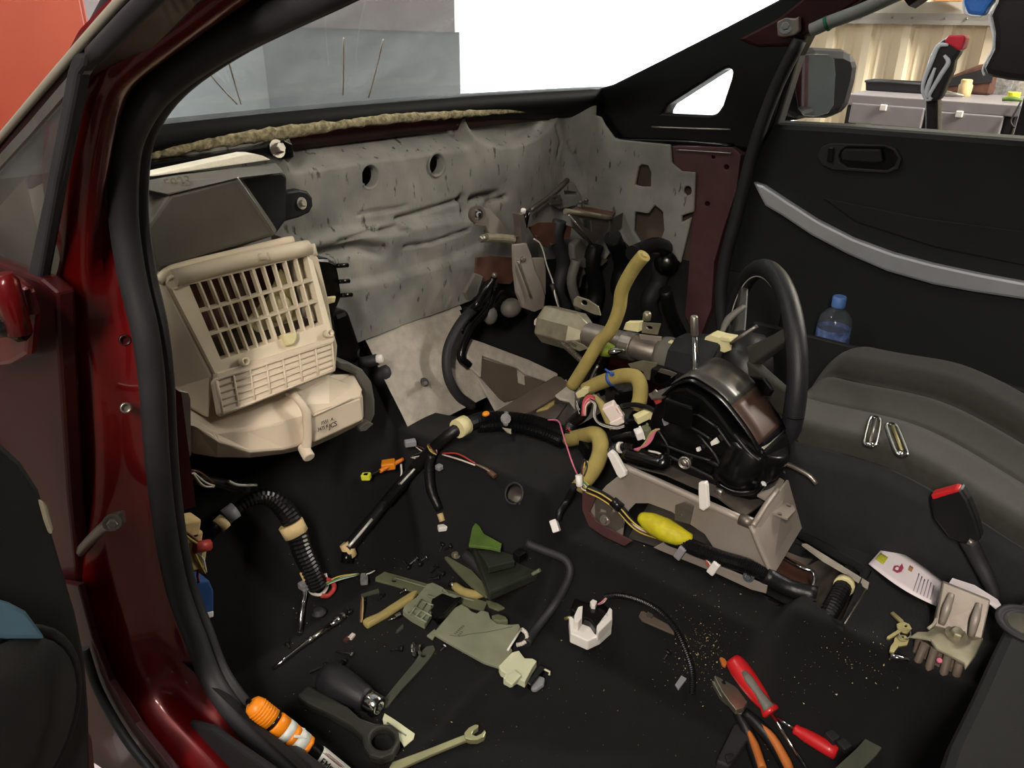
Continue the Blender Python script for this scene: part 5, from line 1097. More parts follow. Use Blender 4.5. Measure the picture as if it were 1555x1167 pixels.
# ================================================================== main wiring harness across the tunnel
mh = thing('main_harness', G(700, 680), 'long black main wiring loom arching over the tunnel with connectors', 'wiring')
HP = [(526, 835, 0.012), (560, 795, .014), (600, 745, .02), (630, 712, .03), (655, 684, .04), (680, 662, .05), (702, 648, .05), (730, 638, .045), (765, 636, .04), (800, 640, .035), (835, 650, .035), (858, 660, .035)]
def hpt(a, b, d): return G(a, b, d)
H3 = [hpt(*q) for q in HP]
obj('loom_trunk', MB().tube(H3[6:], [.014, .0155, .016, .0155, .015, .014], 12, 6, ribs=300, ribd=.17), 'loom_black', mh)
obj('loom_trunk', MB().tube([p+V(-.012, -.004, -.010) for p in H3[7:]], .012, 12, 6, ribs=300, ribd=.17), 'loom_black', mh)
obj('loom_branch', MB().tube(H3[3:7], [.012, .012, .012, .013], 10, 5), 'tape_black', mh)
obj('loom_branch', MB().tube(H3[0:4], [.011, .011, .010, .011], 10, 5), 'tape_black', mh)
obj('loom_sleeve', MB().tube([G(585, 765, .024), G(600, 747, .027), G(612, 735, .03)], .0118, 10, 4, ribs=420, ribd=.12), 'loom_black', mh)
def toward(p, d): return p+(CAM-p).normalized()*d
HS, _ = spline(H3[:5], 8)
obj('chrome_rod', MB().tube([toward(HS[k], .0135) for k in (18, 20, 22, 24)], .0024, 8), 'bright_rod', mh)
obj('chrome_rod', MB().tube([toward(HS[k], .0140) for k in (1, 3, 6, 9)], .0028, 8), 'bright_rod', mh)
obj('tape_end', MB().tube([G(522, 826, .012), G(530, 838, .010), G(535, 846, .008)], [.009, .012, .010], 8), 'masking_tape', mh)
obj('tape_stub', MB().tube([G(528, 838, .008), G(526, 856, .006)], .011, 8), 'gloss_black', mh)
obj('tape_wrap', MB().tube([G(694, 652, .052), G(707, 645, .05)], .0185, 12), 'yellowed_white', mh)
obj('orange_clip', MB().ball(G(738, 629, .06), .007, 10, (1.2, 1, .7)), 'connector_orange', mh)
obj('clear_clip', MB().lathe([(.010, -.004), (.010, .004)], G(768, 636, .062), (-.7, -.6, .4), 10, False), 'clear_nylon', mh)
obj('clip_strap', MB().tube([G(769, 627, .062), G(768, 645, .055)], .0045, 8), 'clear_nylon', mh)
obj('brass_tag', MB().prism([G(762, 650, .045), G(776, 652, .045), G(776, 660, .04), G(770, 658, .04)], V(-.002, -.002, .002)), 'zinc', mh)
# loose wire fans at the taped joints
def fan(parent, a, b, cols, spread, r=.0015, sag=.0, n=None):
    for i, m in enumerate(cols):
        o_ = V(random.uniform(-1, 1), random.uniform(-1, 1), random.uniform(-1, 1))*spread
        mid = (Vector(a)+Vector(b))/2+o_+V(0, 0, sag)
        obj('wire', MB().tube([Vector(a)+o_*.25, mid, Vector(b)+o_*.35], r, 5, 5), m, parent)
fan(mh, G(685, 660, .05), G(698, 650, .05), ['wire_red', 'wire_red', 'wire_white', 'wire_pink', 'wire_black'], .006)
fan(mh, G(672, 690, .05), G(722, 706, .04), ['wire_red', 'wire_pink', 'wire_brown', 'wire_white', 'wire_black'], .006, sag=.004)
fan(mh, G(722, 706, .04), G(748, 720, .03), ['wire_brown', 'wire_brown', 'wire_white', 'wire_black', 'zinc'], .005)
obj('plug', MB().tube([G(742, 716, .03), G(752, 724, .028)], .005, 8), 'rust_brown', mh)
fan(mh, G(662, 690, .055), G(650, 676, .06), ['wire_yellow', 'wire_black', 'wire_white', 'wire_red', 'wire_brown', 'wire_pink', 'wire_white'], .011)
fan(mh, G(655, 690, .05), G(625, 695, .045), ['wire_white', 'wire_black', 'wire_brown', 'wire_white', 'grey_connector', 'wire_black'], .010)
obj('grey_plug', MB().box(G(623, 673, .055), (.022, .014, .012), rot_to((.8, -.5, 0), (0, 0, 1))), 'grey_connector', mh, .002)
fan(mh, G(632, 678, .055), G(650, 690, .05), ['wire_brown', 'wire_black', 'wire_white', 'wire_black'], .004)
obj('orange_sheath', MB().tube([G(577, 716, .035), G(592, 708, .038), G(612, 698, .045)], .0042, 8, 3), 'wire_orange', mh)
obj('orange_plug', MB().box(G(590, 706, .028), (.026, .022, .014), rot_to((.6, -.6, .1), (0, 0, 1))), 'connector_orange', mh, .002)
yp = obj('yellow_plug', MB().box(G(556, 724, .03), (.017, .013, .012), rot_to((.5, -.8, .1), (0, 0, 1))), 'connector_yellow', mh, .002)
obj('plug_face', MB().box(G(556, 722, .037), (.007, .006, .006), rot_to((.5, -.8, .1), (0, 0, 1))), 'gloss_black', yp)
fan(mh, G(562, 722, .03), G(576, 715, .034), ['wire_black', 'wire_black'], .001, .002)
obj('white_tail', MB().tube([G(609, 705, .035), G(610, 718, .03), G(608, 728, .025)], .0022, 6, 3), 'wire_white', mh)
# hanging branch with white plug
hb = [G(655, 690, .05), G(652, 712, .04), G(655, 745, .03), G(668, 775, .012)]
obj('loom_drop', MB().tube(hb, [.009, .010, .010, .008], 8, 4), 'tape_black', mh)
obj('drop_strap', MB().tube([G(648, 690, .055), G(649, 705, .05), G(651, 712, .045)], .003, 6, 3), 'grey_connector', mh)
obj('drop_tape', MB().tube([G(668, 780, .012), G(672, 792, .008)], .006, 8), 'masking_tape', mh)
obj('drop_plug', MB().box(G(672, 802, .008), (.018, .012, .010), rot_to((.7, -.5, 0), (0, 0, 1))), 'white_plastic', mh, .002)
obj('nub_clip', MB().box(G(667, 710, .03), (.012, .012, .010)), 'grey_connector', mh, .002)
# right end of the harness: wires running to the bracket
fan(mh, G(848, 652, .04), G(868, 660, .045), ['wire_red', 'wire_red', 'wire_pink', 'wire_black', 'wire_red'], .007)
obj('single_wire', MB().tube([G(832, 638, .05), G(848, 640, .06), G(855, 660, .06), G(868, 700, .06), G(877, 722, .06)], .0015, 6, 5), 'wire_pink', mh)
fan(mh, P(880, 728, x=-.07), P(900, 745, x=-.07), ['wire_yellow', 'wire_white', 'wire_yellow', 'wire_brown', 'wire_green', 'wire_white'], .008)
lo_ = [P(893, 742, x=-.075), P(915, 752, x=-.075), P(940, 770, x=-.072), P(958, 790, x=-.07), P(975, 803, x=-.068), P(1000, 812, x=-.07)]
obj('rail_loom', MB().tube(lo_, [.006, .006, .0065, .006, .004, .004], 8, 5), 'tape_black', mh)
for k, m in enumerate(('wire_yellow', 'wire_white', 'wire_brown', 'wire_yellow')): obj('wire', MB().tube([p+V(-.004, -.002+.001*k, .003-.003*k) for p in lo_], .0014, 5, 5), m, mh)
obj('tape_band', MB().tube([P(930, 761, x=-.074), P(944, 773, x=-.072)], .0085, 10), 'loom_black', mh)
# ================================================================== corrugated loom along the bracket foot
rl = thing('bracket_loom', P(1080, 845, x=-.08), 'ribbed black loom running along the foot of the console bracket', 'wiring')
q = [P(1008, 822, x=-.075), P(1035, 825, x=-.078), P(1060, 835, x=-.08), P(1095, 848, x=-.08), P(1135, 860, x=-.08), P(1165, 875, x=-.075)]
obj('ribbed_sleeve', MB().tube(q, [.006, .012, .0125, .012, .012, .010], 12, 6, ribs=380, ribd=.12), 'loom_black', rl)
obj('taped_tail', MB().tube([P(1160, 872, x=-.075), P(1195, 892, x=-.06), P(1240, 905, x=-.05)], .013, 10, 4), 'tape_black', rl)
for a, b, m in ((1034, 839, 'grey_connector'), (1085, 862, 'white_plastic')): obj('plug', MB().box(P(a, b, x=-.088), (.012, .026, .012), rot_to((0, -.9, -.35), (1, 0, 0))), m, rl, .002)
fan(rl, P(1072, 850, x=-.088), P(1080, 862, x=-.088), ['wire_red', 'wire_pink', 'wire_white'], .002)
px_plate('floor_flange', [(992, 832), (1010, 822), (1060, 846), (1120, 872), (1165, 890), (1163, 902), (1140, 896), (1080, 868), (1030, 848), (1005, 838)], ('x', -.082), .003, 'bracket_steel', cbk, bevel=.0008)
obj('flange_bolt', bolt(MB(), P(1137, 876, x=-.084), (-1, -.2, .3), .005, .005), 'chrome', cbk)
# opening behind the bracket: cable and taped loom
oc = thing('opening_loom', P(1270, 900, z=.17), 'black taped loom with yellow band in the carpet opening', 'wiring')
obj('loom', MB().tube([P(1290, 868, z=.19), P(1281, 890, z=.19), P(1268, 915, z=.185), P(1255, 940, z=.175)], [.012, .013, .0135, .013], 12, 4, ribs=200, ribd=.07), 'tape_black', oc)
obj('band', MB().tube([P(1284, 886, z=.191), P(1281, 892, z=.191)], .0150, 12), 'yellowed_white', oc)
tag(obj('bent_rod', MB().tube([P(1190, 848, z=.19), P(1215, 862, z=.195), P(1233, 868, z=.195), P(1237, 880, z=.19), P(1233, 900, z=.185), P(1240, 928, z=.18)], .0032, 8, 5), 'chrome'), 'bent shiny steel rod in the carpet opening', 'rod')
px_plate('opening_edge', [(1218, 826), (1225, 826), (1320, 885), (1318, 893), (1290, 873), (1250, 850)], ('z', .205), .004, 'felt_light', car)
obj('opening_lip', MB().tube([G(1318, 892, .002), G(1280, 952, .002), G(1180, 905, .002)], .0018, 6), 'steel', car)
obj('opening_hem', MB().tube([p+V(0, 0, -.001) for p in (ka, kb, kc, kd, ka)], .0085, 8), 'carpet', car)
px_plate('opening_floor', [(1170, 830), (1220, 826), (1320, 890), (1285, 955), (1150, 890)], ('z', .135), .004, 'rust_brown', car)
# ================================================================== connectors around the selector
def conn(name, px, py, x, size, d, m, lb, cat='connector', dz=(0, 0, 1)):
    t = thing(name, P(px, py, x=x)-V(0, 0, size[2]/2), lb, cat); R_ = rot_to(d, dz); c = P(px, py, x=x)
    obj('shell', MB().box(c, size, R_), m, t, min(size)*.12)
    obj('collar', MB().box(c+R_ @ V(size[0]*.35, 0, 0), (size[0]*.28, size[1]*1.15, size[2]*1.15), R_), m, t, min(size)*.08)
    obj('latch', MB().box(c+R_ @ V(0, 0, size[2]*.55), (size[0]*.5, size[1]*.35, size[2]*.18), R_), m, t, .0005)
    return t
conn('wire_connector', 932, 628, .035, (.040, .022, .022), (.25, -.5, -.83), 'pink_white', 'large pink-white connector standing between the foam pipes')
conn('wire_connector', 977, 632, .03, (.030, .015, .014), (.7, -.5, .35), 'yellowed_white', 'cream elbow connector near the pink-white connector')
conn('wire_connector', 971, 659, .01, (.014, .018, .015), (.6, -.6, .3), 'white_plastic', 'white connector with olive back in front of the selector')
conn('wire_connector', 983, 655, .012, (.012, .019, .016), (.6, -.6, .3), 'olive_plastic', 'olive connector half plugged to the white one')
lw = thing('selector_wiring', P(960, 690, x=0), 'pink and black wires with sleeves feeding the gear selector', 'wiring')
for k in range(7):
    o_ = .003*k; obj('wire', MB().tube([P(962+k, 683+k*.5, x=-.005), P(980, 678-k, x=-.004), P(990, 668-k*2, x=-.003), P(996+k, 652, x=.0)], .0016, 5, 5), 'wire_pink' if k < 5 else 'tan_foam', lw)
obj('sleeve', MB().tube([P(925, 690, x=-.01), P(940, 680, x=-.008), P(962, 682, x=-.006)], .009, 10, 4, ribs=260, ribd=.2), 'loom_black', lw)
obj('sleeve', MB().tube([P(932, 668, x=.02), P(950, 662, x=.015), P(962, 660, x=.01)], .006, 8, 4), 'loom_black', lw)
obj('sleeve', MB().tube([P(943, 617, x=.04), P(965, 615, x=.04), P(990, 622, x=.03), P(1000, 632, x=.02)], .0045, 8, 4), 'loom_black', lw)
obj('black_tube', MB().tube([P(950, 692, x=-.015), P(980, 700, x=-.02), P(1005, 705, x=-.02), P(1010, 695, x=-.01)], .012, 10, 4), 'gloss_black', lw)
obj('label_band', MB().tube([P(940, 680, x=-.01), P(944, 680, x=-.01)], .0100, 10), 'white_plastic', lw)
obj('pink_end', MB().tube([P(1000, 628, x=.02), P(1004, 636, x=.018)], .003, 6), 'wire_pink', lw)
obj('wire', MB().tube([P(985, 685, x=-.006), P(1003, 690, x=-.01), P(1010, 702, x=-.012)], .002, 6, 4), 'wire_white', lw)
rw = thing('loom_loop', P(890, 640, x=.02), 'looped bundle of red, pink and black wires in front of the foam pipe', 'wiring')
cols = ['wire_red', 'wire_red', 'wire_pink', 'wire_red', 'wire_white', 'wire_brown']
for k, m in enumerate(cols): obj('wire', MB().tube([P(884+k*1.2, 632, x=.02), P(886+k, 610+k*1.5, x=.03), P(894+k, 601+k*2, x=.04), P(903, 604+k*1.5, x=.045)], .0017, 5, 5), m, rw)
for k in range(4): obj('wire', MB().tube([P(896, 606+k, x=.035), P(906-k, 614, x=.03), P(905-k, 632, x=.02), P(912, 642+k, x=.015), P(935, 648+k, x=.02), P(948, 645+k, x=.03)], .0017, 5, 5), ('wire_black', 'wire_white', 'wire_black', 'wire_white')[k], rw)
obj('trunk', MB().tube([G(862, 655, .04), P(872, 640, x=.06), P(885, 628, x=.05), P(890, 610, x=.04)], .012, 10, 4), 'tape_black', rw)
for k in range(5): obj('tape_tail', MB().tube([P(880, 632-k*3, x=.03), P(876, 618-k*3, x=.03)], .0013, 5), 'wire_white' if k % 2 else 'wire_black', rw)
t = tag(obj('nylon_clip', MB().prism([P(873, 598, x=.08), P(884, 590, x=.08), P(893, 590, x=.08), P(893, 598, x=.08), P(885, 604, x=.08), P(877, 606, x=.08)], (.012, 0, .002)), 'yellowed_white', None, .002), 'cream nylon pipe clip at the end of the zip-tied pipe', 'clip')
t = thing('hanging_connector', G(845, 800), 'small white and red connector dangling on the tunnel side', 'connector')
obj('lead', MB().tube([P(872, 738, x=-.08), G(862, 760, .03), G(850, 778, .02), G(848, 790, .012)], .006, 8, 4), 'tape_black', t)
obj('shell', MB().box(G(843, 799, .008), (.022, .013, .012), rot_to((-.25, -.6, -.7), (-.6, 0, .6))), 'white_plastic', t, .002)
obj('red_lock', MB().box(G(846, 804, .012), (.010, .004, .004), rot_to((-.25, -.6, -.7), (-.6, 0, .6))), 'wire_red', t)
fan(lw, P(888, 700, x=-.04), P(885, 725, x=-.06), ['wire_pink', 'wire_white', 'wire_black', 'wire_red', 'wire_yellow', 'wire_black'], .010)
tag(obj('white_tube_clip', MB().lathe([(.006, 0), (.006, .018), (.004, .02)], P(879, 722, x=-.075), (-.2, -.3, -1), 10), 'white_plastic'), 'small white sleeve clip under the hooked foam pipe', 'clip')
# junk of black parts filling the space between pipe and selector
for a, b, x, s_, lb in ((945, 600, .12, (.05, .05, .04), 'black module behind the zip-tied foam pipe'), (955, 640, .06, (.04, .05, .03), 'black junction block between the foam pipes'), (895, 680, .02, (.03, .04, .03), 'black junction block behind the hooked foam pipe')):
    tag(obj('junction_block', MB().box(P(a, b, x=x), s_, rot_to((.8, -.5, 0), (0, 0, 1))), 'gloss_black', None, .006), lb, 'module')
# ================================================================== passenger footwell wiring
fl = thing('footwell_loom', G(460, 880), 'thick ribbed black loom bent over the passenger footwell with masking tape bands', 'wiring')
q = [(318, 815, .03), (345, 787, .05), (375, 762, .07), (405, 755, .08), (430, 772, .085), (447, 800, .08), (458, 835, .07), (470, 862, .055), (482, 893, .03)]
F3 = [G(*p) for p in q]
obj('loom', MB().tube(F3[1:], [.008, .011, .015, .018, .0185, .018, .0175, .016], 12, 6, ribs=150, ribd=.09), 'loom_black', fl)
obj('thin_loom', MB().tube(F3[0:2], .008, 8), 'tape_black', fl)
obj('tape_band', MB().tube([G(441, 795, .083), G(450, 812, .078)], [.0215, .021], 14), 'masking_tape', fl)
obj('silver_band', MB().tube([G(342, 786, .052), G(358, 774, .06)], .0135, 12), 'grey_connector', fl)
obj('tape_band', MB().tube([G(331, 800, .045), G(342, 790, .05)], .0125, 10), 'masking_tape', fl)
obj('tape_flag', MB().prism([G(455, 872, .05), G(464, 864, .05), G(466, 880, .045), G(461, 884, .045)], V(.003, .003, 0)), 'masking_tape', fl)
fan(fl, G(484, 893, .03), G(545, 872, .02), ['wire_yellow', 'wire_white', 'wire_yellow', 'wire_green', 'wire_white'], .004, .0014, .006)
obj('red_loop', MB().tube([G(494, 880, .03), G(505, 884, .02), G(507, 895, .012), G(498, 905, .01), G(488, 905, .012)], .0042, 8, 5), 'wire_red', fl)
obj('white_loop', MB().tube([G(494, 872, .03), G(497, 890, .015), G(488, 903, .01), G(475, 902, .012), G(468, 893, .02)], .003, 8, 5), 'wire_white', fl)
obj('clear_plug', MB().box(G(553, 880, .010), (.013, .022, .012), rot_to((.7, -.6, 0), (0, 0, 1))), 'clear_nylon', fl, .002)
obj('clear_plug', MB().box(G(462, 890, .02), (.015, .018, .012)), 'clear_nylon', fl, .002)
fan(fl, G(556, 872, .015), G(570, 866, .010), ['wire_black', 'wire_black', 'wire_white'], .005)
# kick panel connectors behind the seal
kc_ = thing('kick_connectors', P(290, 870, y=-.27), 'off-white connector stack with red plug and bare wires behind the door seal', 'connector')
YK2 = -.27
for (a, b), s_ in zip(((281, 800), (284, 818), (288, 845)), ((.030, .03, .028), (.03, .03, .028), (.034, .03, .034))): obj('block', MB().box(P(a, b, y=YK2), s_, Matrix.Rotation(.3, 3, 'Y')), 'masking_tape', kc_, .003)
obj('red_plug', MB().tube([P(295, 832, y=YK2-.02), P(318, 828, y=YK2-.02)], .0085, 8), 'wire_red', kc_)
fan(kc_, P(275, 806, y=YK2-.02), P(305, 828, y=YK2-.02), ['wire_yellow', 'wire_brown', 'wire_black', 'wire_brown'], .005)
fan(kc_, P(296, 840, y=YK2-.02), P(312, 872, y=YK2-.02), ['wire_white', 'wire_yellow', 'wire_brown', 'wire_yellow', 'wire_white', 'wire_black'], .012)
bb = thing('blue_relay', P(309, 940, y=YK2), 'blue plastic relay box with pale foot behind the door seal', 'relay')
px_plate('box', [(298, 884), (318, 882), (325, 898), (325, 930), (296, 936), (296, 900)], ('y', YK2), .035, 'connector_blue', bb, bevel=.003)
px_plate('foot', [(296, 934), (325, 928), (325, 938), (300, 945)], ('y', YK2), .03, 'white_plastic', bb, bevel=.002)
obj('lead', MB().tube([P(302, 884, y=YK2), P(300, 872, y=YK2-.01), P(304, 860, y=YK2-.01)], .002, 6, 4), 'wire_red', bb)
bw = thing('frayed_wires', P(310, 740, y=-.20), 'frayed brown and white wires below the blower', 'wiring')
fan(bw, P(293, 716, y=-.22), P(325, 736, y=-.20), ['wire_brown', 'wire_white', 'wire_yellow', 'wire_red', 'wire_brown', 'wire_white', 'wire_black'], .012)
obj('loom', MB().tube([P(292, 728, y=-.2), P(335, 734, y=-.19), P(375, 745, y=-.18)], .008, 8, 4), 'tape_black', bw)
tag(obj('zip_tie', MB().tube([P(347, 731, y=-.20), P(362, 737, y=-.20), P(390, 737, y=-.20)], .0024, 6, 4), 'wire_white'), 'white zip tie lying below the blower', 'zip tie')
# ================================================================== chrome tools
def bar(name, q, radii, m, lb, cat, extra=None):
    t = thing(name, Vector(q[0])-V(0, 0, max(radii)), lb, cat); obj('shaft', MB().tube(q, radii, 10), m, t)
    if extra: extra(t)
    return t
def e1(t):
    a, b = G(464, 893, .014), G(468, 878, .016); obj('joint', MB().box((a+b)/2, (.014, .016, .012), rot_to(a-b, (0, 0, 1))), 'chrome', t, .002)
    obj('tip', MB().tube([G(455, 958, .006), G(454, 964, .005)], .0055, 8), 'chrome', t)
bar('extension_bar', [G(464, 893, .012), G(459, 925, .008), G(454, 963, .006)], [.0045, .0042, .0042], 'chrome', 'short chrome socket extension lying against the loom', 'tool', e1)
def e2(t):
    a, b = G(502, 950, .010), G(519, 938, .010); obj('joint', MB().tube([a, (a+b)/2, b], [.005, .008, .0065], 10), 'chrome', t); obj('ball_end', MB().ball(G(520, 936, .010), .006, 10), 'steel', t)
    obj('collar', MB().tube([G(468, 974, .008), G(474, 970, .008)], .0062, 10), 'chrome', t)
bar('ratchet_bar', [G(414, 1016, .004), G(440, 996, .006), G(470, 973, .008), G(505, 948, .009)], [.0030, .0036, .0045, .0050], 'chrome', 'long chrome ratchet bar on the carpet', 'tool', e2)
# ================================================================== small screws, bolts and clips scattered on the carpet
screws = [(622, 858, 632, 850, 1, 'in the cluster between loom end and dark module'), (640, 852, 646, 848, 1, 'in the cluster between loom end and dark module'), (630, 849, 638, 857, 0, 'in the cluster with two bright screws'), (612, 852, 620, 862, 0, 'in the cluster with two bright screws'),
          (668, 838, 672, 828, 0, 'below the small white loom plug'), (676, 836, 684, 830, 0, 'below the small white loom plug'), (510, 990, 533, 995, 1, 'between the chrome ratchet bar and the flange nut'), (470, 1022, 492, 1012, 0, 'beside the wide end of the gear knob'), (516, 1012, 522, 1006, 0, 'beside the wide end of the gear knob'),
          (592, 988, 608, 986, 0, 'next to the large flange nut'), (526, 922, 531, 930, 0, 'touching the knuckle of the ratchet bar'), (655, 870, 662, 862, 0, 'between the trim strip and the dark module'), (650, 880, 664, 878, 0, 'between the trim strip and the dark module'), (664, 868, 672, 872, 0, 'between the trim strip and the dark module'),
          (1008, 1002, 1014, 992, 0, 'inside the curve of the ribbed cable'), (668, 990, 674, 984, 1, 'at the corner tab of the sage actuator'), (440, 985, 436, 978, 0, 'beside the tip of the ratchet bar'), (575, 912, 580, 905, 0, 'by the short wire stub'), (607, 902, 614, 898, 1, 'against the edge of the olive trim strip')]
def screw_at(a, b, c, d, bright, where):
    p, q = G(a, b, .004), G(c, d, .004); d_ = (q-p).normalized()
    m = 'chrome' if bright else 'black_plastic'
    t = thing('screw', Vector(p)-V(0, 0, .004), ('bright zinc screw ' if bright else 'small black screw ')+where, 'screw', 'screws on the carpet')
    obj('head', MB().lathe([(.0052, 0), (.0052, .003), (.003, .0045)], q, d_, 8), m, t); obj('thread', MB().tube([p, q], .0022, 8, ribs=500, ribd=.2), m, t)
for s_ in screws: screw_at(*s_)
def nut_at(px, py, r, lb):
    c = G(px, py, r); ax = V(.5, -.7, .3)
    t = thing('flange_nut', c-V(0, 0, r), lb, 'nut'); obj('flange', MB().lathe([(r*1.25, -.002), (r*1.3, 0), (r*.9, .002)], c, ax, 20), 'chrome', t); obj('hex', MB().lathe([(r*.8, 0), (r*.8, .010), (r*.45, .011), (r*.4, .004)], c, ax, 6, False), 'chrome', t)
nut_at(630, 988, .010, 'large bright flange nut beside the flat grey bar')
tag(obj('rubber_bung', MB().lathe([(.013, 0), (.013, .004), (.009, .005), (.008, .009), (.003, .009)], G(484, 932, .0), (0, 0, 1), 18), 'rubber'), 'round black rubber bung on the carpet by the loom', 'bung')
for i, (a, b, m) in enumerate(((526, 972, 'maroon_primer'), (533, 968, 'pink_white'))): tag(obj('plastic_chip', MB().prism([G(a-5, b+3, .001), G(a+2, b-4, .001), G(a+7, b-2, .001), G(a+1, b+5, .001)], (0, 0, .004)), m), ('small maroon plastic chip on the carpet', 'small pink plastic chip on the carpet')[i], 'debris')
for i, (a, b, c, d) in enumerate(((548, 905, 575, 896), (602, 960, 612, 950))):
    tag(obj('plastic_sliver', MB().prism([G(a, b, .001), G(c, d, .001), G(c+1, d+5, .001), G(a+1, b+4, .001)], (0, 0, .003)), 'grey_green_bar'), ('flat grey plastic sliver near the loom end', 'short dark plastic sliver beside the foam strip')[i], 'debris')
# crumbs of dust
cr = MB()
for k in range(800):
    if k < 280: a, b = random.gauss(1065, 26), random.gauss(985, 28)
    elif k < 380: a, b = random.gauss(1300, 40), random.gauss(1010, 25)
    else: a, b = random.uniform(430, 1250), random.uniform(820, 1160)
    if a < 420 and b > 1000: continue
    p = G(a, b, .0008); s_ = random.uniform(.0005, .0012) if random.random() < .93 else .002
    cr.add([p+V(random.uniform(-1, 1), random.uniform(-1, 1), random.uniform(-.3, 1))*s_ for _ in range(4)], [(0, 1, 2), (0, 2, 3), (0, 3, 1), (1, 3, 2)])
tag(obj('carpet_crumbs', cr, 'masking_tape'), 'fine tan crumbs and swarf scattered on the black carpet', 'debris', kind='stuff')
# ================================================================== strips, hoses and dark module in the middle of the floor
def gplate(name, pix, dz, th, m, parent=None, holes=(), bevel=.0012):
    """plate lying on the carpet: plane fitted at the carpet height under its middle"""
    cx = sum(p[0] for p in pix)/len(pix); cy = sum(p[1] for p in pix)/len(pix); z = G(cx, cy).z+dz
    return px_plate(name, pix, ('z', z), th, m, parent, holes=holes, bevel=bevel, toward=True) if th > 0 else None
t = thing('trim_strip', G(655, 905), 'long olive plastic trim strip with small holes under the actuator', 'trim strip')
gplate('strip', [(571, 878), (578, 870), (600, 876), (660, 893), (740, 918), (735, 930), (700, 922), (640, 905), (600, 892), (570, 884)], .002, .005, 'olive_plastic', t, holes=[ell(611, 884, 2, 2, 8), ell(599, 885, 4, 3, 6)])
gplate('end_foot', [(738, 914), (755, 918), (767, 926), (757, 930), (742, 924)], .002, .004, 'olive_plastic', t)
obj('ridge', MB().tube([G(600, 878, .009), G(650, 893, .009), G(720, 913, .009)], .0015, 6), 'sage_plastic', t)
t = tag(gplate('foam_strip', [(550, 950), (556, 946), (575, 938), (590, 928), (610, 915), (628, 904), (636, 903), (628, 915), (612, 925), (590, 940), (572, 950), (558, 958)], .002, .012, 'tan_foam', None, bevel=.004), 'tan foam strip lying beside the sage actuator', 'foam strip')
t = thing('strip_clip', G(600, 938), 'small shiny spring clip beside the tan foam strip', 'clip')
obj('coil', MB().tube([G(601, 938, .006), G(609, 934, .006)], .005, 8, ribs=900, ribd=.25), 'chrome', t); obj('tail', MB().tube([G(590, 943, .003), G(602, 938, .005)], .0015, 6), 'chrome', t)
t = thing('wire_stub', G(550, 930), 'short taped wire stub standing by the tan foam strip', 'wiring')
fan(t, G(550, 908, .02), G(548, 945, .004), ['wire_white', 'tan_foam', 'wire_brown'], .002, .0022)
# dark olive module box
mz = .012
md = thing('dark_module', G(775, 880), 'dark olive plastic module with green label plate and grey hose', 'module')
gplate('base', [(715, 838), (728, 815), (780, 845), (826, 868), (828, 878), (750, 912), (742, 916)], .004, .020, 'dark_olive', md, bevel=.004)
gplate('raised_block', [(726, 846), (752, 843), (780, 853), (782, 862), (742, 872)], .024, .014, 'dark_olive', md, bevel=.002)
gplate('corner_block', [(778, 850), (790, 842), (800, 850), (788, 858)], .024, .016, 'gloss_black', md, bevel=.002)
gplate('green_plate', [(717, 806), (722, 798), (728, 803), (735, 815), (762, 830), (760, 840), (745, 836), (712, 832)], .018, .006, 'green_plastic', md, bevel=.001)
obj('front_edge', MB().tube([G(752, 903, .014), G(776, 891, .020), G(820, 866, .022)], .0035, 8), 'olive_plastic', md)
obj('grey_hose', MB().tube([G(706, 842, .03), G(718, 853, .032), G(735, 872, .03), G(752, 892, .02)], .0105, 10, 4), 'rubber', md)
gplate('swing_arm', [(675, 850), (690, 846), (700, 852), (730, 885), (752, 908), (738, 910), (712, 890), (690, 868)], .006, .006, 'olive_plastic', md, bevel=.001)
obj('arm_bolt', bolt(MB(), G(692, 844, .012), (0, -.3, 1), .005, .006), 'zinc', md)
obj('white_edge', MB().tube([G(746, 870, .038), G(779, 860, .038)], .0012, 6), 'sage_white', md)
t = thing('foam_tube', G(720, 905), 'short bent tan foam tube beside the dark module', 'pipe')
obj('sleeve', MB().tube([G(690, 890, .010), G(705, 900, .010), G(725, 903, .010), G(744, 895, .012)], [.0075, .0085, .0085, .007], 10, 5), 'tan_foam', t)
obj('end_fitting', MB().tube([G(683, 887, .010), G(690, 890, .010)], .0055, 8), 'chrome', t)
# ================================================================== sage actuator assembly
ac = thing('plastic_actuator', G(720, 975), 'sage green plastic actuator with ribbed end and white plug', 'actuator')
gplate('main_plate', [(658, 966), (690, 928), (700, 922), (710, 927), (716, 933), (724, 936), (731, 931), (742, 934), (745, 944), (755, 952), (775, 953), (788, 952), (790, 957), (775, 987), (778, 992), (766, 1012), (760, 1018), (735, 1010), (690, 985)], .010, .006, 'sage_plastic', ac, bevel=.0012)
gplate('under_case', [(664, 960), (700, 928), (770, 958), (775, 990), (755, 1012), (690, 978)], .003, .010, 'dark_olive', ac)
gplate('ribbed_end', [(615, 927), (632, 915), (650, 894), (657, 892), (672, 899), (678, 904), (682, 910), (690, 911), (700, 917), (690, 926), (672, 914), (660, 928), (655, 940), (645, 956), (625, 945), (612, 935)], .012, .010, 'sage_plastic', ac, holes=[ell(675, 905, 4, 2.5, 8, .4)], bevel=.0015)
for k in range(4): obj('rib', MB().tube([G(620+9*k, 930-8.5*k, .026), G(648+7*k, 946-10*k, .026)] if k < 2 else [G(622+9*k, 930-8.5*k, .026), G(640+9*k, 938-9*k, .026)], .0016, 6), 'sage_plastic', ac)
for k in range(3): obj('rib', MB().tube([G(622+8*k, 934+4*k, .026), G(640+9*k, 911+5*k, .026)], .0014, 6), 'sage_plastic', ac)
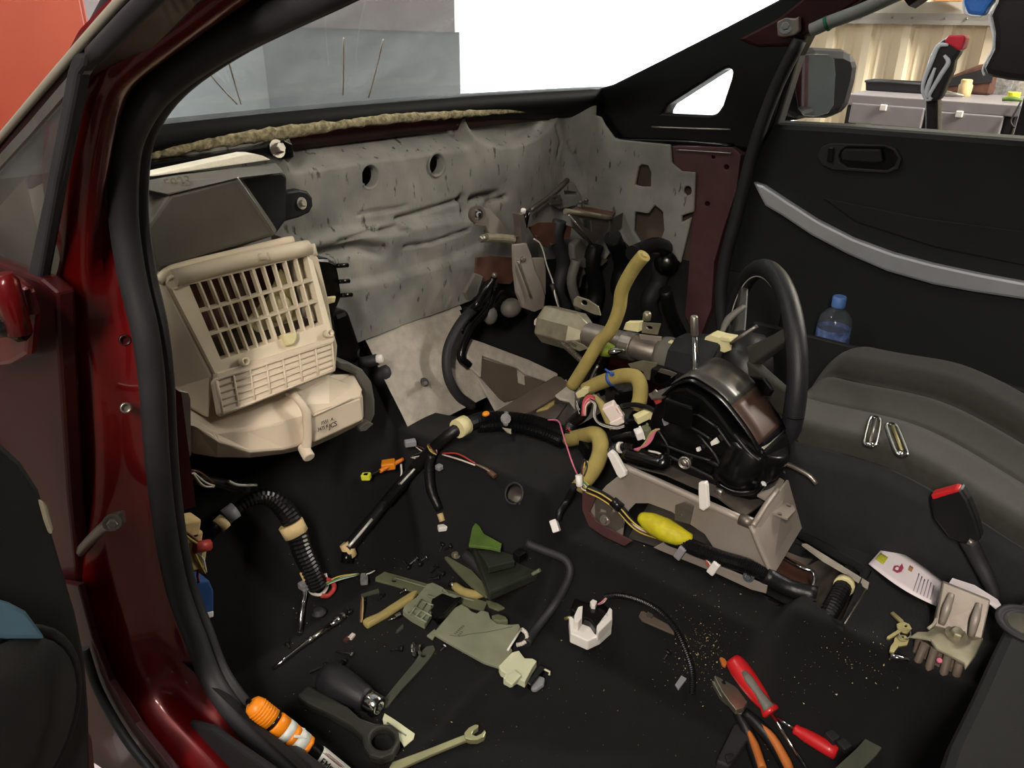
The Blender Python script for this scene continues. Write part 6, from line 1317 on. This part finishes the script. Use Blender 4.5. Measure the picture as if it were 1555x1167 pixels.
gplate('motor_block', [(656, 922), (672, 913), (690, 920), (702, 918), (690, 930), (676, 945), (664, 950), (654, 938)], .010, .018, 'gloss_black', ac, bevel=.002)
gplate('corner_tab', [(648, 968), (660, 958), (664, 963), (657, 974)], .006, .004, 'sage_plastic', ac)
gplate('round_boss', [(746, 942), (756, 939), (768, 943), (772, 949), (760, 951), (750, 948)], .010, .010, 'olive_plastic', ac, bevel=.002)
obj('white_rod', MB().tube([G(771, 988, .018), G(792, 955, .018)], .0018, 6), 'white_plastic', ac)
obj('coil_cable', MB().tube([G(792, 956, .016), G(799, 962, .014), G(800, 972, .010), G(793, 978, .007), G(784, 980, .006)], .0038, 8, 5, ribs=300, ribd=.25), 'wire_white', ac)
gplate('white_housing', [(757, 1022), (777, 1001), (788, 998), (793, 1005), (797, 1010), (808, 1010), (815, 1014), (808, 1025), (797, 1046), (785, 1040), (775, 1046), (764, 1040), (768, 1033), (760, 1028)], .008, .014, 'sage_white', ac, bevel=.0015)
gplate('housing_step', [(770, 1030), (782, 1022), (792, 1030), (778, 1045), (767, 1038)], .022, .006, 'sage_white', ac, bevel=.001)
gplate('black_key', [(800, 1046), (820, 1018), (828, 1022), (806, 1050)], .008, .012, 'gloss_black', ac, bevel=.001)
gplate('grey_button', [(805, 1048), (818, 1031), (828, 1035), (826, 1045), (815, 1053), (808, 1053)], .006, .008, 'grey_connector', ac, bevel=.003)
obj('key_hook', MB().tube([G(820, 1014, .016), G(835, 1021, .016), G(834, 1026, .012)], .0018, 6), 'sage_white', ac)
obj('crack_mark', MB().tube([G(683, 965, .0185), G(697, 967, .0185), G(715, 963, .0185), G(740, 960, .0185), G(778, 952, .0185)], .0005, 5, 4), 'faint_ink', ac)
o1, o2 = G(690, 962, .0186), G(704, 948, .0186)
mx_ = (o2-o1); my_ = V(0, 0, 1).cross(mx_).normalized()*-1
for k in range(9): obj('moulded_mark', MB().box(o1+mx_*(k % 6)/6+my_*(.007*(k//6)+.002), (.0018, .004, .0006), rot_to(mx_, (0, 0, 1))), 'olive_plastic', ac)
# ================================================================== flat bar, gear knob, ring arm, card
t = thing('flat_bar', G(615, 1035), 'flat grey-green bar with a round hole at its end', 'bar')
gplate('blade', [(640, 992), (648, 985), (658, 983), (661, 990), (655, 1000), (640, 1018), (610, 1050), (590, 1075), (582, 1078), (582, 1066), (605, 1038), (630, 1008)], .004, .004, 'grey_green_bar', t, holes=[ell(643, 999, 4, 2.8, 12)], bevel=.0006)
gk = thing('gear_knob', G(540, 1055), 'black leather gear knob with polished metal collar', 'gear knob')
ka_, kb_ = G(498, 1030, .026), G(576, 1074, .018); kd_ = (kb_-ka_); kl = kd_.length; kd_.normalize()
obj('grip', MB().lathe([(.010, -.012), (.020, -.008), (.0255, .002), (.0260, .02), (.0225, .05), (.0185, kl*.72), (.0165, kl*.78)], ka_, kd_, 24), 'leather', gk)
obj('collar', MB().lathe([(.0160, kl*.79), (.0165, kl*.80), (.0150, kl*1.0), (.0135, kl*1.01), (.009, kl*1.01), (.009, kl*.95)], ka_, kd_, 24), 'chrome', gk)
obj('seam', MB().tube([ka_+kd_*t_+V(-.004, -.006, r_) for t_, r_ in ((.0, .0225), (.03, .0225), (.06, .0185), (kl*.76, .0145))], .0008, 5, 3), 'rubber', gk)
obj('button', MB().box(G(566, 1082, .006), (.014, .012, .008)), 'gloss_black', gk, .002)
ra = thing('ring_spanner_arm', G(540, 1100), 'dark grey rubber arm with large round ring end beside the orange lamp', 'arm')
gplate('arm', [(452, 1068), (470, 1052), (500, 1068), (530, 1085), (548, 1102), (570, 1110), (596, 1112), (606, 1122), (608, 1140), (598, 1158), (580, 1165), (562, 1160), (553, 1146), (550, 1128), (535, 1115), (500, 1095), (470, 1082)], .006, .016, 'arm_dark', ra, holes=[ell(582, 1134, 18, 17, 20)], bevel=.004)
t = tag(gplate('card_triangle', [(581, 1094), (584, 1085), (600, 1095), (630, 1116), (628, 1124), (614, 1136), (606, 1125), (596, 1110), (584, 1108)], .003, .002, 'sage_white', None, bevel=.0005), 'pale green plastic wedge under the ring arm', 'wedge')
obj('rib', MB().tube([G(588, 1098, .006), G(605, 1110, .006), G(617, 1118, .006)], .0012, 6), 'sage_plastic', t)
# ================================================================== orange inspection lamp
la, lb_ = G(384, 1072, .03), G(520, 1180, .055); la = G(386, 1072, .026); lb_ = G(516, 1178, .026)
ld = (lb_-la); ll = ld.length; ld.normalize()
lp = thing('inspection_lamp', (la+lb_)/2-V(0, 0, .025), 'orange and black inspection lamp with white label lying along the sill', 'lamp')
R0 = .0140
def lz(name, prof, m): return obj(name, MB().lathe([(r*R0, h*ll) for r, h in prof], la, ld, 24), m, lp)
lz('tail_grip', [(.55, -.04), (.85, -.02), (.98, .02), (1.05, .20)], 'lamp_orange')
lz('groove', [(.92, .20), (.92, .235)], 'gloss_black')
lz('front_grip', [(1.05, .235), (1.1, .25), (1.12, .33)], 'lamp_orange')
lz('tape', [(1.13, .33), (1.15, .40)], 'tape_white'); lz('middle_grip', [(1.12, .40), (1.12, .46)], 'lamp_orange'); lz('tape', [(1.15, .46), (1.15, .56)], 'tape_white'); lz('grip_end', [(1.12, .56), (1.12, .60), (1.0, .61)], 'lamp_orange')
obj('ribbed_neck', MB().tube([la+ld*ll*.60, la+ld*ll*.74], R0*1.02, 20, ribs=500, ribd=.10), 'gloss_black', lp)
lz('label_sleeve', [(1.06, .72), (1.08, .73), (1.08, 1.1)], 'label_white')
lz('end_sleeve', [(1.06, 1.1), (1.06, 1.25), (.9, 1.28)], 'lamp_orange')
for k in range(6): obj('grip_rib', MB().lathe([(R0*1.0, 0), (R0*1.06, .0015), (R0*1.0, .003)], la+ld*ll*(.03+.026*k), ld, 20), 'lamp_orange', lp)
tv = (CAM-(la+ld*ll*.85)); tv = (tv-ld*tv.dot(ld)).normalized(); sd = tv.cross(ld)
pq = la+ld*ll*.85
if proj(pq+sd*.01)[1] > proj(pq)[1]: sd = -sd
text('label_mark', 'EM', la+ld*ll*.742+tv*(R0*1.08+.0006)-sd*.004, ld, sd, .0115, 'ink', lp, .0004)
text('label_text', 'EC45', la+ld*ll*.838+tv*(R0*1.08+.0006)-sd*.005, ld, sd, .0105, 'ink', lp, .0004)
for k in range(3): obj('label_line', MB().box(la+ld*ll*(.82+.02*k)+tv*(R0*1.08)*math.cos(.55)+sd*(R0*1.085)*math.sin(.55+.12*k), (.03, .0008, .0006), rot_to(ld, tv)), 'print_red' if k == 1 else 'faint_ink', lp)
obj('cable', MB().tube([la-ld*.004, G(368, 1060, .012), G(352, 1046, .008), G(338, 1030, .008), G(328, 1010, .008)], .0042, 8, 5, ribs=350, ribd=.3), 'gloss_black', lp)
tag(obj('tape_scrap', MB().prism([la+ld*ll*.42+tv*.018, la+ld*ll*.50+tv*.017+V(.01, 0, 0), la+ld*ll*.47+tv*.014+V(.018, .008, 0), la+ld*ll*.40+tv*.015+V(.012, .008, 0)], (0, 0, .001)), 'tape_white', lp), None)
# ================================================================== combination spanner
sp_ = thing('open_spanner', G(670, 1140), 'pale steel open-ended spanner on the carpet', 'spanner')
gplate('shank', [(590, 1172), (596, 1162), (650, 1142), (708, 1119), (713, 1127), (655, 1151), (600, 1176)], .004, .006, 'wrench_steel', sp_, bevel=.0015)
gplate('jaw', [(706, 1128), (705, 1120), (712, 1112), (722, 1107), (727, 1108), (726, 1112), (719, 1117), (717, 1122), (723, 1125), (731, 1121), (736, 1115), (738, 1119), (735, 1126), (725, 1131), (714, 1131)], .003, .009, 'wrench_steel', sp_, bevel=.001)
# ================================================================== white connector block with ribbed cable
wb_ = thing('switch_block', G(897, 950), 'white and black switch block with ribbed cable on the carpet', 'switch')
def gz(px, py, dz): return G(px, py, dz)
wz = G(897, 960).z+.022
px_plate('white_base', [(864, 938), (872, 930), (900, 942), (905, 958), (928, 935), (929, 950), (912, 965), (893, 974), (866, 962)], ('z', wz+.012), .020, 'white_plastic', wb_, bevel=.002)
px_plate('black_body', [(866, 925), (872, 908), (890, 915), (912, 912), (926, 925), (926, 938), (905, 955), (896, 942), (878, 936)], ('z', wz+.026), .022, 'gloss_black', wb_, bevel=.003)
px_plate('white_post', [(872, 935), (878, 922), (885, 920), (884, 938), (878, 946), (872, 944)], ('z', wz+.030), .020, 'white_plastic', wb_, bevel=.001)
px_plate('side_wall', [(905, 950), (926, 922), (930, 926), (930, 940), (908, 962)], ('z', wz+.026), .018, 'white_plastic', wb_, bevel=.002)
px_plate('white_lug', [(896, 914), (900, 910), (907, 913), (904, 920), (898, 919)], ('z', wz+.034), .012, 'white_plastic', wb_, bevel=.001)
obj('brass_pin', MB().tube([G(858, 940, .012), G(868, 938, .014)], .003, 8), 'brass_key', wb_)
fan(wb_, G(908, 918, .03), G(920, 908, .025), ['wire_white', 'wire_brown', 'wire_pink', 'wire_black'], .003)
cq = [G(918, 907, .016), G(940, 905, .012), G(970, 912, .010), (G(1000, 928, .010)), G(1025, 955, .010), G(1040, 985, .010), G(1051, 1020, .010), G(1051, 1055, .010)]
obj('ribbed_cable', MB().tube(cq, .0052, 10, 6, ribs=330, ribd=.16), 'loom_black', wb_)
bk_ = thing('floor_bracket', G(990, 945), 'small tan metal bracket poking out of the carpet', 'bracket')
gplate('plate', [(970, 938), (973, 931), (988, 929), (1002, 940), (1022, 958), (1024, 966), (1005, 958), (975, 945)], .003, .003, 'bare_brown', bk_, holes=[ell(986, 938, 5, 2.6, 10, .2)], bevel=.0006)
obj('nut', MB().lathe([(.006, 0), (.006, .005), (.003, .005)], G(986, 938, .003), (0, 0, 1), 6, False), 'steel', bk_)
t = tag(gplate('grey_strip', [(1025, 1042), (1040, 1020), (1044, 1022), (1042, 1034), (1030, 1050)], .002, .003, 'grey_connector', None, bevel=.0005), 'short grey plastic strip beside the ribbed cable', 'strip')
# black cable lying in a loop on the carpet
tag(obj('black_cable', MB().tube([G(800, 826, .008), G(830, 838, .008), G(858, 850, .008), G(866, 868, .008), G(858, 892, .008), (G(840, 922, .008)), G(815, 955, .008), G(800, 978, .008)], .0075, 10, 6), 'rubber'), 'thick black cable curving around the dark module', 'cable')
# ================================================================== screwdrivers and pliers
def driver(a, b, tip, radii, name, lb, grey):
    A_, B_, C_ = G(*a), G(*b), G(*tip); d = (B_-A_); L = d.length; d.normalize()
    t = thing(name, (A_+B_)/2-V(0, 0, .012), lb, 'screwdriver')
    obj('handle', MB().lathe([(r, h*L) for r, h in radii], A_, d, 20), 'handle_red', t)
    if grey:
        up = (CAM-A_); up = (up-d*up.dot(d)).normalized(); s_ = d.cross(up)
        for sg in (-1,):
            ring = []
            for h, r, w_ in ((.28, .0148, .003), (.42, .0150, .006), (.65, .0138, .005), (.86, .0105, .008), (.93, .0118, .010)):
                c = A_+d*h*L; ring.append([c+(up*math.cos(an)+s_*math.sin(an))*(r+.0008) for an in [(-.15+(k-3)/3*w_/r) for k in range(7)]])
            mbq = MB(); mbq.loft(ring, True, False, False); obj('grip_inlay', mbq, 'grey_duct', t, solid=.0008)
    obj('blade', MB().tube([B_-d*.005, C_], .0026 if grey else .0022, 10), 'chrome', t)
    return t
driver((1112, 1001, .016), (1172, 1084, .016), (1232, 1180, .014), [(.004, -.004), (.010, -.001), (.0135, .06), (.0150, .2), (.0152, .45), (.0135, .68), (.0098, .86), (.0118, .90), (.0135, .96), (.0120, 1.0)], 'screwdriver', 'large red-handled screwdriver with grey inlay lying on the pliers', True)
driver((1271, 1145, .012), (1206, 1107, .012), (1180, 1091, .012), [(.005, -.002), (.0095, .02), (.0100, .2), (.0098, .5), (.0088, .75), (.0070, .92), (.0075, .96), (.006, 1.0)], 'screwdriver', 'small red-handled screwdriver beside the grey-inlaid one', False)
pl_ = thing('pliers', G(1135, 1090), 'steel combination pliers with orange and black handles', 'pliers')
gplate('jaw', [(1083, 1035), (1090, 1031), (1100, 1037), (1120, 1055), (1134, 1074), (1128, 1083), (1116, 1086), (1106, 1074), (1094, 1057)], .006, .010, 'tool_steel', pl_, holes=[ell(1098, 1044, 4, 2.6, 8, .8)], bevel=.002)
gplate('jaw', [(1083, 1036), (1080, 1040), (1092, 1062), (1104, 1073), (1108, 1070)], .004, .008, 'tool_steel', pl_, bevel=.001)
obj('pivot', MB().lathe([(.008, 0), (.008, .003), (.003, .004)], G(1122, 1080, .016), (0, 0, 1), 16), 'worn_steel', pl_)
obj('handle', MB().tube([G(1118, 1080, .012), G(1132, 1105, .012), G(1142, 1130, .012), G(1152, 1160, .012), G(1160, 1185, .012)], [.007, .009, .0105, .010, .009], 10, 4), 'black_plastic', pl_)
obj('handle', MB().tube([G(1130, 1082, .012), G(1150, 1100, .012), G(1172, 1125, .012), G(1190, 1155, .012), G(1200, 1180, .012)], [.007, .009, .0105, .010, .009], 10, 4), 'black_plastic', pl_)
obj('handle_stripe', MB().tube([G(1136, 1110, .020), G(1146, 1132, .021), G(1158, 1168, .020)], [.003, .006, .006], 8, 4), 'handle_orange', pl_)
obj('handle_stripe', MB().tube([G(1150, 1097, .020), G(1172, 1120, .021), G(1194, 1158, .021), G(1202, 1180, .02)], [.003, .006, .007, .006], 8, 4), 'handle_orange', pl_)
tag(gplate('wood_chip', [(1092, 1003), (1098, 1001), (1104, 1010), (1101, 1016), (1096, 1013)], .002, .005, 'handle_orange', None, bevel=.001), 'small orange-brown chip beside the big screwdriver', 'debris')
t = thing('plastic_wedge', G(1115, 1145), 'dark grey notched plastic block under the pliers', 'block')
gplate('block', [(1085, 1172), (1112, 1115), (1126, 1110), (1138, 1116), (1134, 1135), (1105, 1180)], .004, .02, 'rubber', t, bevel=.003)
gplate('notch', [(1100, 1150), (1112, 1148), (1116, 1156), (1104, 1164)], .024, .006, 'soft_black', t, bevel=.002)
t = thing('pry_bar', G(1320, 1140), 'flat dark green pry tool with a forked tip', 'pry tool')
gplate('blade', [(1265, 1172), (1300, 1140), (1325, 1112), (1332, 1112), (1330, 1122), (1336, 1124), (1344, 1118), (1350, 1123), (1330, 1150), (1300, 1180)], .003, .004, 'grey_green_bar', t, bevel=.0008)
for i, (a, b) in enumerate(((1264, 1120), (1282, 1133))): tag(obj('black_clip', MB().box(G(a, b, .006), (.014, .016, .012), rot_to((.8, -.4, .2), (0, 0, 1))), 'soft_black', None, .002), ('small black trim clip above the small screwdriver', 'small black trim clip between screwdriver and pry tool')[i], 'clip')
# raised flap of carpet at the bottom of the view
tag(obj('carpet_flap', MB().grid(lambda u, v: G(700+360*u, 1000+40*v+58*u+190*v, .004+.006*math.sin(math.pi*v)*math.sin(math.pi*u)), 14, 10), 'carpet', carpet, solid=.003), None) if False else None
# ================================================================== tunnel rear: keys, paper, steel bracket, buckle
def Z(px, py, z): return P(px, py, z=z)
kz = .206
ky = thing('key_bunch', Z(1365, 960, .2), 'bunch of brass keys with a wire ring on the tunnel carpet', 'keys')
def key(pix_head, tipa, tipb, z, hole):
    k = obj('key_blade', MB().prism([Z(*p, z) for p in tipa], (0, 0, .0022)), 'brass_key', ky)
    px_plate('key_bow', pix_head, ('z', z), .0024, 'brass_key', ky, holes=[hole], bevel=.0004, toward=True)
key([(1361, 950), (1370, 946), (1380, 950), (1384, 957), (1378, 964), (1370, 962), (1362, 957)], [(1366, 957), (1370, 960), (1350, 973), (1346, 972), (1347, 969)], None, kz+.006, ell(1375, 953, 2.4, 2.0, 8))
key([(1358, 971), (1364, 966), (1374, 967), (1380, 973), (1377, 982), (1366, 984), (1356, 980)], [(1357, 977), (1364, 984), (1357, 993), (1350, 992), (1352, 984)], None, kz+.002, ell(1370, 970, 2.6, 2.0, 8))
obj('key_blade', MB().prism([Z(*p, kz+.004) for p in ((1352, 933), (1356, 931), (1372, 945), (1368, 949))], (0, 0, .0022)), 'brass_key', ky)
obj('key_ring', MB().tube([Z(1374+9*math.cos(a), 963+8*math.sin(a), kz+.007) for a in [k*2*math.pi/20 for k in range(21)]], .001, 6), 'steel', ky)
obj('steel_tag', MB().tube([Z(1352, 996, kz), Z(1362, 999, kz), Z(1380, 1004, kz)], .0035, 8), 'chrome', ky)
# leaflet on the tunnel
pa = thing('leaflet', Z(1380, 880, .2), 'curled white printed leaflet beside the seat base', 'leaflet')
pA, pB, pC, pD = (1319, 857), (1345, 828), (1432, 884), (1424, 922)
def leaf(u, v):
    a = (pA[0]+(pD[0]-pA[0])*u, pA[1]+(pD[1]-pA[1])*u+6*math.sin(math.pi*u)); b = (pB[0]+(pC[0]-pB[0])*u, pB[1]+(pC[1]-pB[1])*u-4*math.sin(math.pi*u)); p = (a[0]+(b[0]-a[0])*v, a[1]+(b[1]-a[1])*v)
    return Z(p[0], p[1], .215+.010*math.sin(math.pi*u))
obj('sheet', MB().grid(leaf, 16, 6), 'paper', pa, solid=.0006)
def lp_(u0, u1, v0, v1, m, nm='print'):
    obj(nm, MB().grid(lambda a, b: leaf(u0+(u1-u0)*a, v0+(v1-v0)*b)+V(-.0006, -.0003, .0009), 4, 3), m, pa, solid=.0002)
lp_(.02, .14, .30, .62, 'print_yellow', 'yellow_print'); px_plate('red_emblem', [(1356, 866), (1358, 860), (1363, 859), (1366, 861), (1370, 856), (1372, 863), (1369, 868), (1363, 870)], ('z', .2268), .0003, 'print_red', pa); px_plate('emblem_core', [(1359, 864), (1361, 861.5), (1365, 862), (1364, 866), (1361, 866)], ('z', .2272), .0003, 'paper', pa); lp_(.46, .52, .62, .78, 'print_brown', 'brown_print')
for k in range(6): lp_(.62+.05*k, .635+.05*k, .12, .72-.03*(k % 3), 'print_grey', 'text_line')
pa2 = thing('folded_sheet', Z(1480, 910, .2), 'second white sheet tucked behind the steel bracket', 'leaflet')
obj('sheet', MB().prism([Z(*p, .235) for p in ((1440, 888), (1446, 879), (1480, 890), (1515, 912), (1520, 920), (1512, 926), (1500, 916))], (0, 0, .001)), 'paper', pa2)
# steel bracket (hand brake mount)
sb = thing('ribbed_bracket', Z(1450, 960, .2), 'pressed ribbed steel bracket with bolt on the tunnel beside the keys', 'bracket')
pz_ = .225
def sbp(name, pix, z, m, th=.003, holes=(), bev=.002): return px_plate(name, pix, ('z', z), th, m, sb, holes=holes, bevel=bev, toward=True)
up_ = MB(); bq = [Z(1432, 883, .27), Z(1505, 912, .27), Z(1492, 972, .225), Z(1418, 952, .225)]
up_.hexa(bq, [p+V(.006, .003, -.003) for p in bq]); obj('upright', up_, 'worn_steel', sb, .002)
for a, b in (((1445, 903), (1430, 948)), ((1487, 918), (1475, 966))):
    obj('pressed_rib', MB().tube([Z(*a, .264), Z((a[0]+b[0])/2, (a[1]+b[1])/2, .252), Z(*b, .231)], [.004, .0055, .004], 10, 3), 'bracket_steel', sb)
sbp('foot', [(1408, 962), (1420, 950), (1493, 972), (1480, 1000), (1465, 1020), (1462, 1010), (1420, 988), (1412, 975), (1380, 970), (1392, 962)], .222, 'zinc')
obj('foot_bolt', bolt(MB(), Z(1452, 965, .226), (-.2, -.1, 1), .008, .008), 'zinc', sb)
for a, c in (((1405, 978), (1383, 1030)), ((1420, 985), (1402, 1042)), ((1440, 996), (1425, 1050)), ((1458, 1006), (1445, 1048))):
    obj('front_rib', MB().tube([Z(*a, .222), Z(c[0], c[1], .175)], .0052, 10), 'bare_brown', sb)
dn_ = [Z(1392, 968, .219), Z(1463, 1010, .219), Z(1450, 1052, .17), Z(1378, 1028, .17)]
fd = MB(); fd.hexa(dn_, [p+V(.004, .002, -.006) for p in dn_]); obj('front_face', fd, 'bare_brown', sb, .002)
obj('face_rivet', MB().lathe([(.004, 0), (.003, .003)], Z(1426, 1004, .212), (-.5, -.3, 1), 10), 'wire_pink', sb)
tag(obj('rubber_strip', MB().tube([Z(1440, 893, .245), Z(1430, 920, .238), Z(1420, 945, .23), Z(1410, 955, .226)], .0022, 6, 4), 'felt_light'), 'pale rubber strip along the leaflet edge', 'strip')
# seat belt buckle
bu = thing('belt_buckle', P(1460, 850, x=.09), 'black seat belt buckle with red release button', 'seat belt')
plb = ('x', .075)
px_plate('buckle', [(1412, 760), (1458, 742), (1470, 760), (1482, 790), (1490, 820), (1470, 830), (1440, 818), (1418, 790)], plb, .022, 'black_plastic', bu, bevel=.004)
px_plate('release_button', [(1413, 752), (1450, 742), (1457, 744), (1456, 748), (1416, 760)], ('x', .073), .018, 'handle_red', bu, bevel=.003)
obj('stalk', MB().tube([P(1470, 820, x=.085), P(1485, 850, x=.085), P(1500, 880, x=.08), P(1510, 910, x=.075), P(1500, 960, x=.06)], [.012, .011, .010, .008, .006], 10, 4), 'rubber', bu)
obj('anchor', MB().tube([P(1470, 822, x=.07), P(1478, 826, x=.07)], .005, 8), 'steel', bu)
# ================================================================== dark plastic panel with cup recess at the lower right
cpn = thing('cup_tray', (0.05, -1.28, .10), 'dark grey moulded plastic console piece with round recess', 'console')
pz2 = .26
px_plate('panel', [(1556, 905), (1540, 925), (1510, 985), (1480, 1050), (1440, 1130), (1420, 1190), (1700, 1190), (1800, 1000), (1700, 905)], ('z', pz2), .09, 'soft_black', cpn, bevel=.012)
rc = Z(1560, 950, pz2)
obj('recess_ring', MB().lathe([(.036, 0), (.036, .003), (.031, .004), (.029, .001), (.026, .001), (.024, .003), (.022, .0)], rc, (0, 0, 1), 28), 'rubber', cpn)
obj('recess_disc', MB().lathe([(.022, 0), (.022, .001)], rc, (0, 0, 1), 24), 'gloss_black', cpn)
# ================================================================== two folding tools on the seat
def S(px, py, dz):
    d = ray(px, py); t = .6
    while t < 2.5:
        p = CAM+d*t
        if SX0 < p.x < SX1 and p.z < seat_z(p.x, p.y)+dz: break
        t += .003
    return CAM+d*t
for i, (a, b, r) in enumerate((((1330, 634), (1320, 678), .010), ((1353, 644), (1371, 692), .010))):
    A_, B_ = S(*a, .012), S(*b, .012); d = (B_-A_).normalized(); s_ = d.cross(V(0, 0, 1)).normalized(); L = (B_-A_).length
    t = thing('folding_tool', (A_+B_)/2-V(0, 0, .006), ('folded chrome multi-tool with wide frame on the driver seat', 'folded chrome multi-tool with brass inlay on the driver seat')[i], 'multi-tool')
    for sg in (-1, 1):
        loop = [A_+s_*sg*.004, A_+s_*sg*.008+d*L*.12, A_+s_*sg*.0085+d*L*.85, B_+s_*sg*.004]
        obj('frame_bar', MB().tube(loop, .0026, 8, 4), 'chrome', t)
    for k in (.06, .94): obj('rivet', MB().lathe([(.005, 0), (.004, .004)], A_+d*L*k, (0, 0, 1), 12), 'chrome', t)
    obj('blade', MB().tube([A_+d*L*.1+V(0, 0, .002), A_+d*L*.9+V(0, 0, .002)], .0024, 6), 'brass_key' if i else 'steel', t)
    obj('end_cap', MB().tube([B_-d*.004-s_*.006, B_-d*.004+s_*.006], .0045, 8), 'chrome', t)
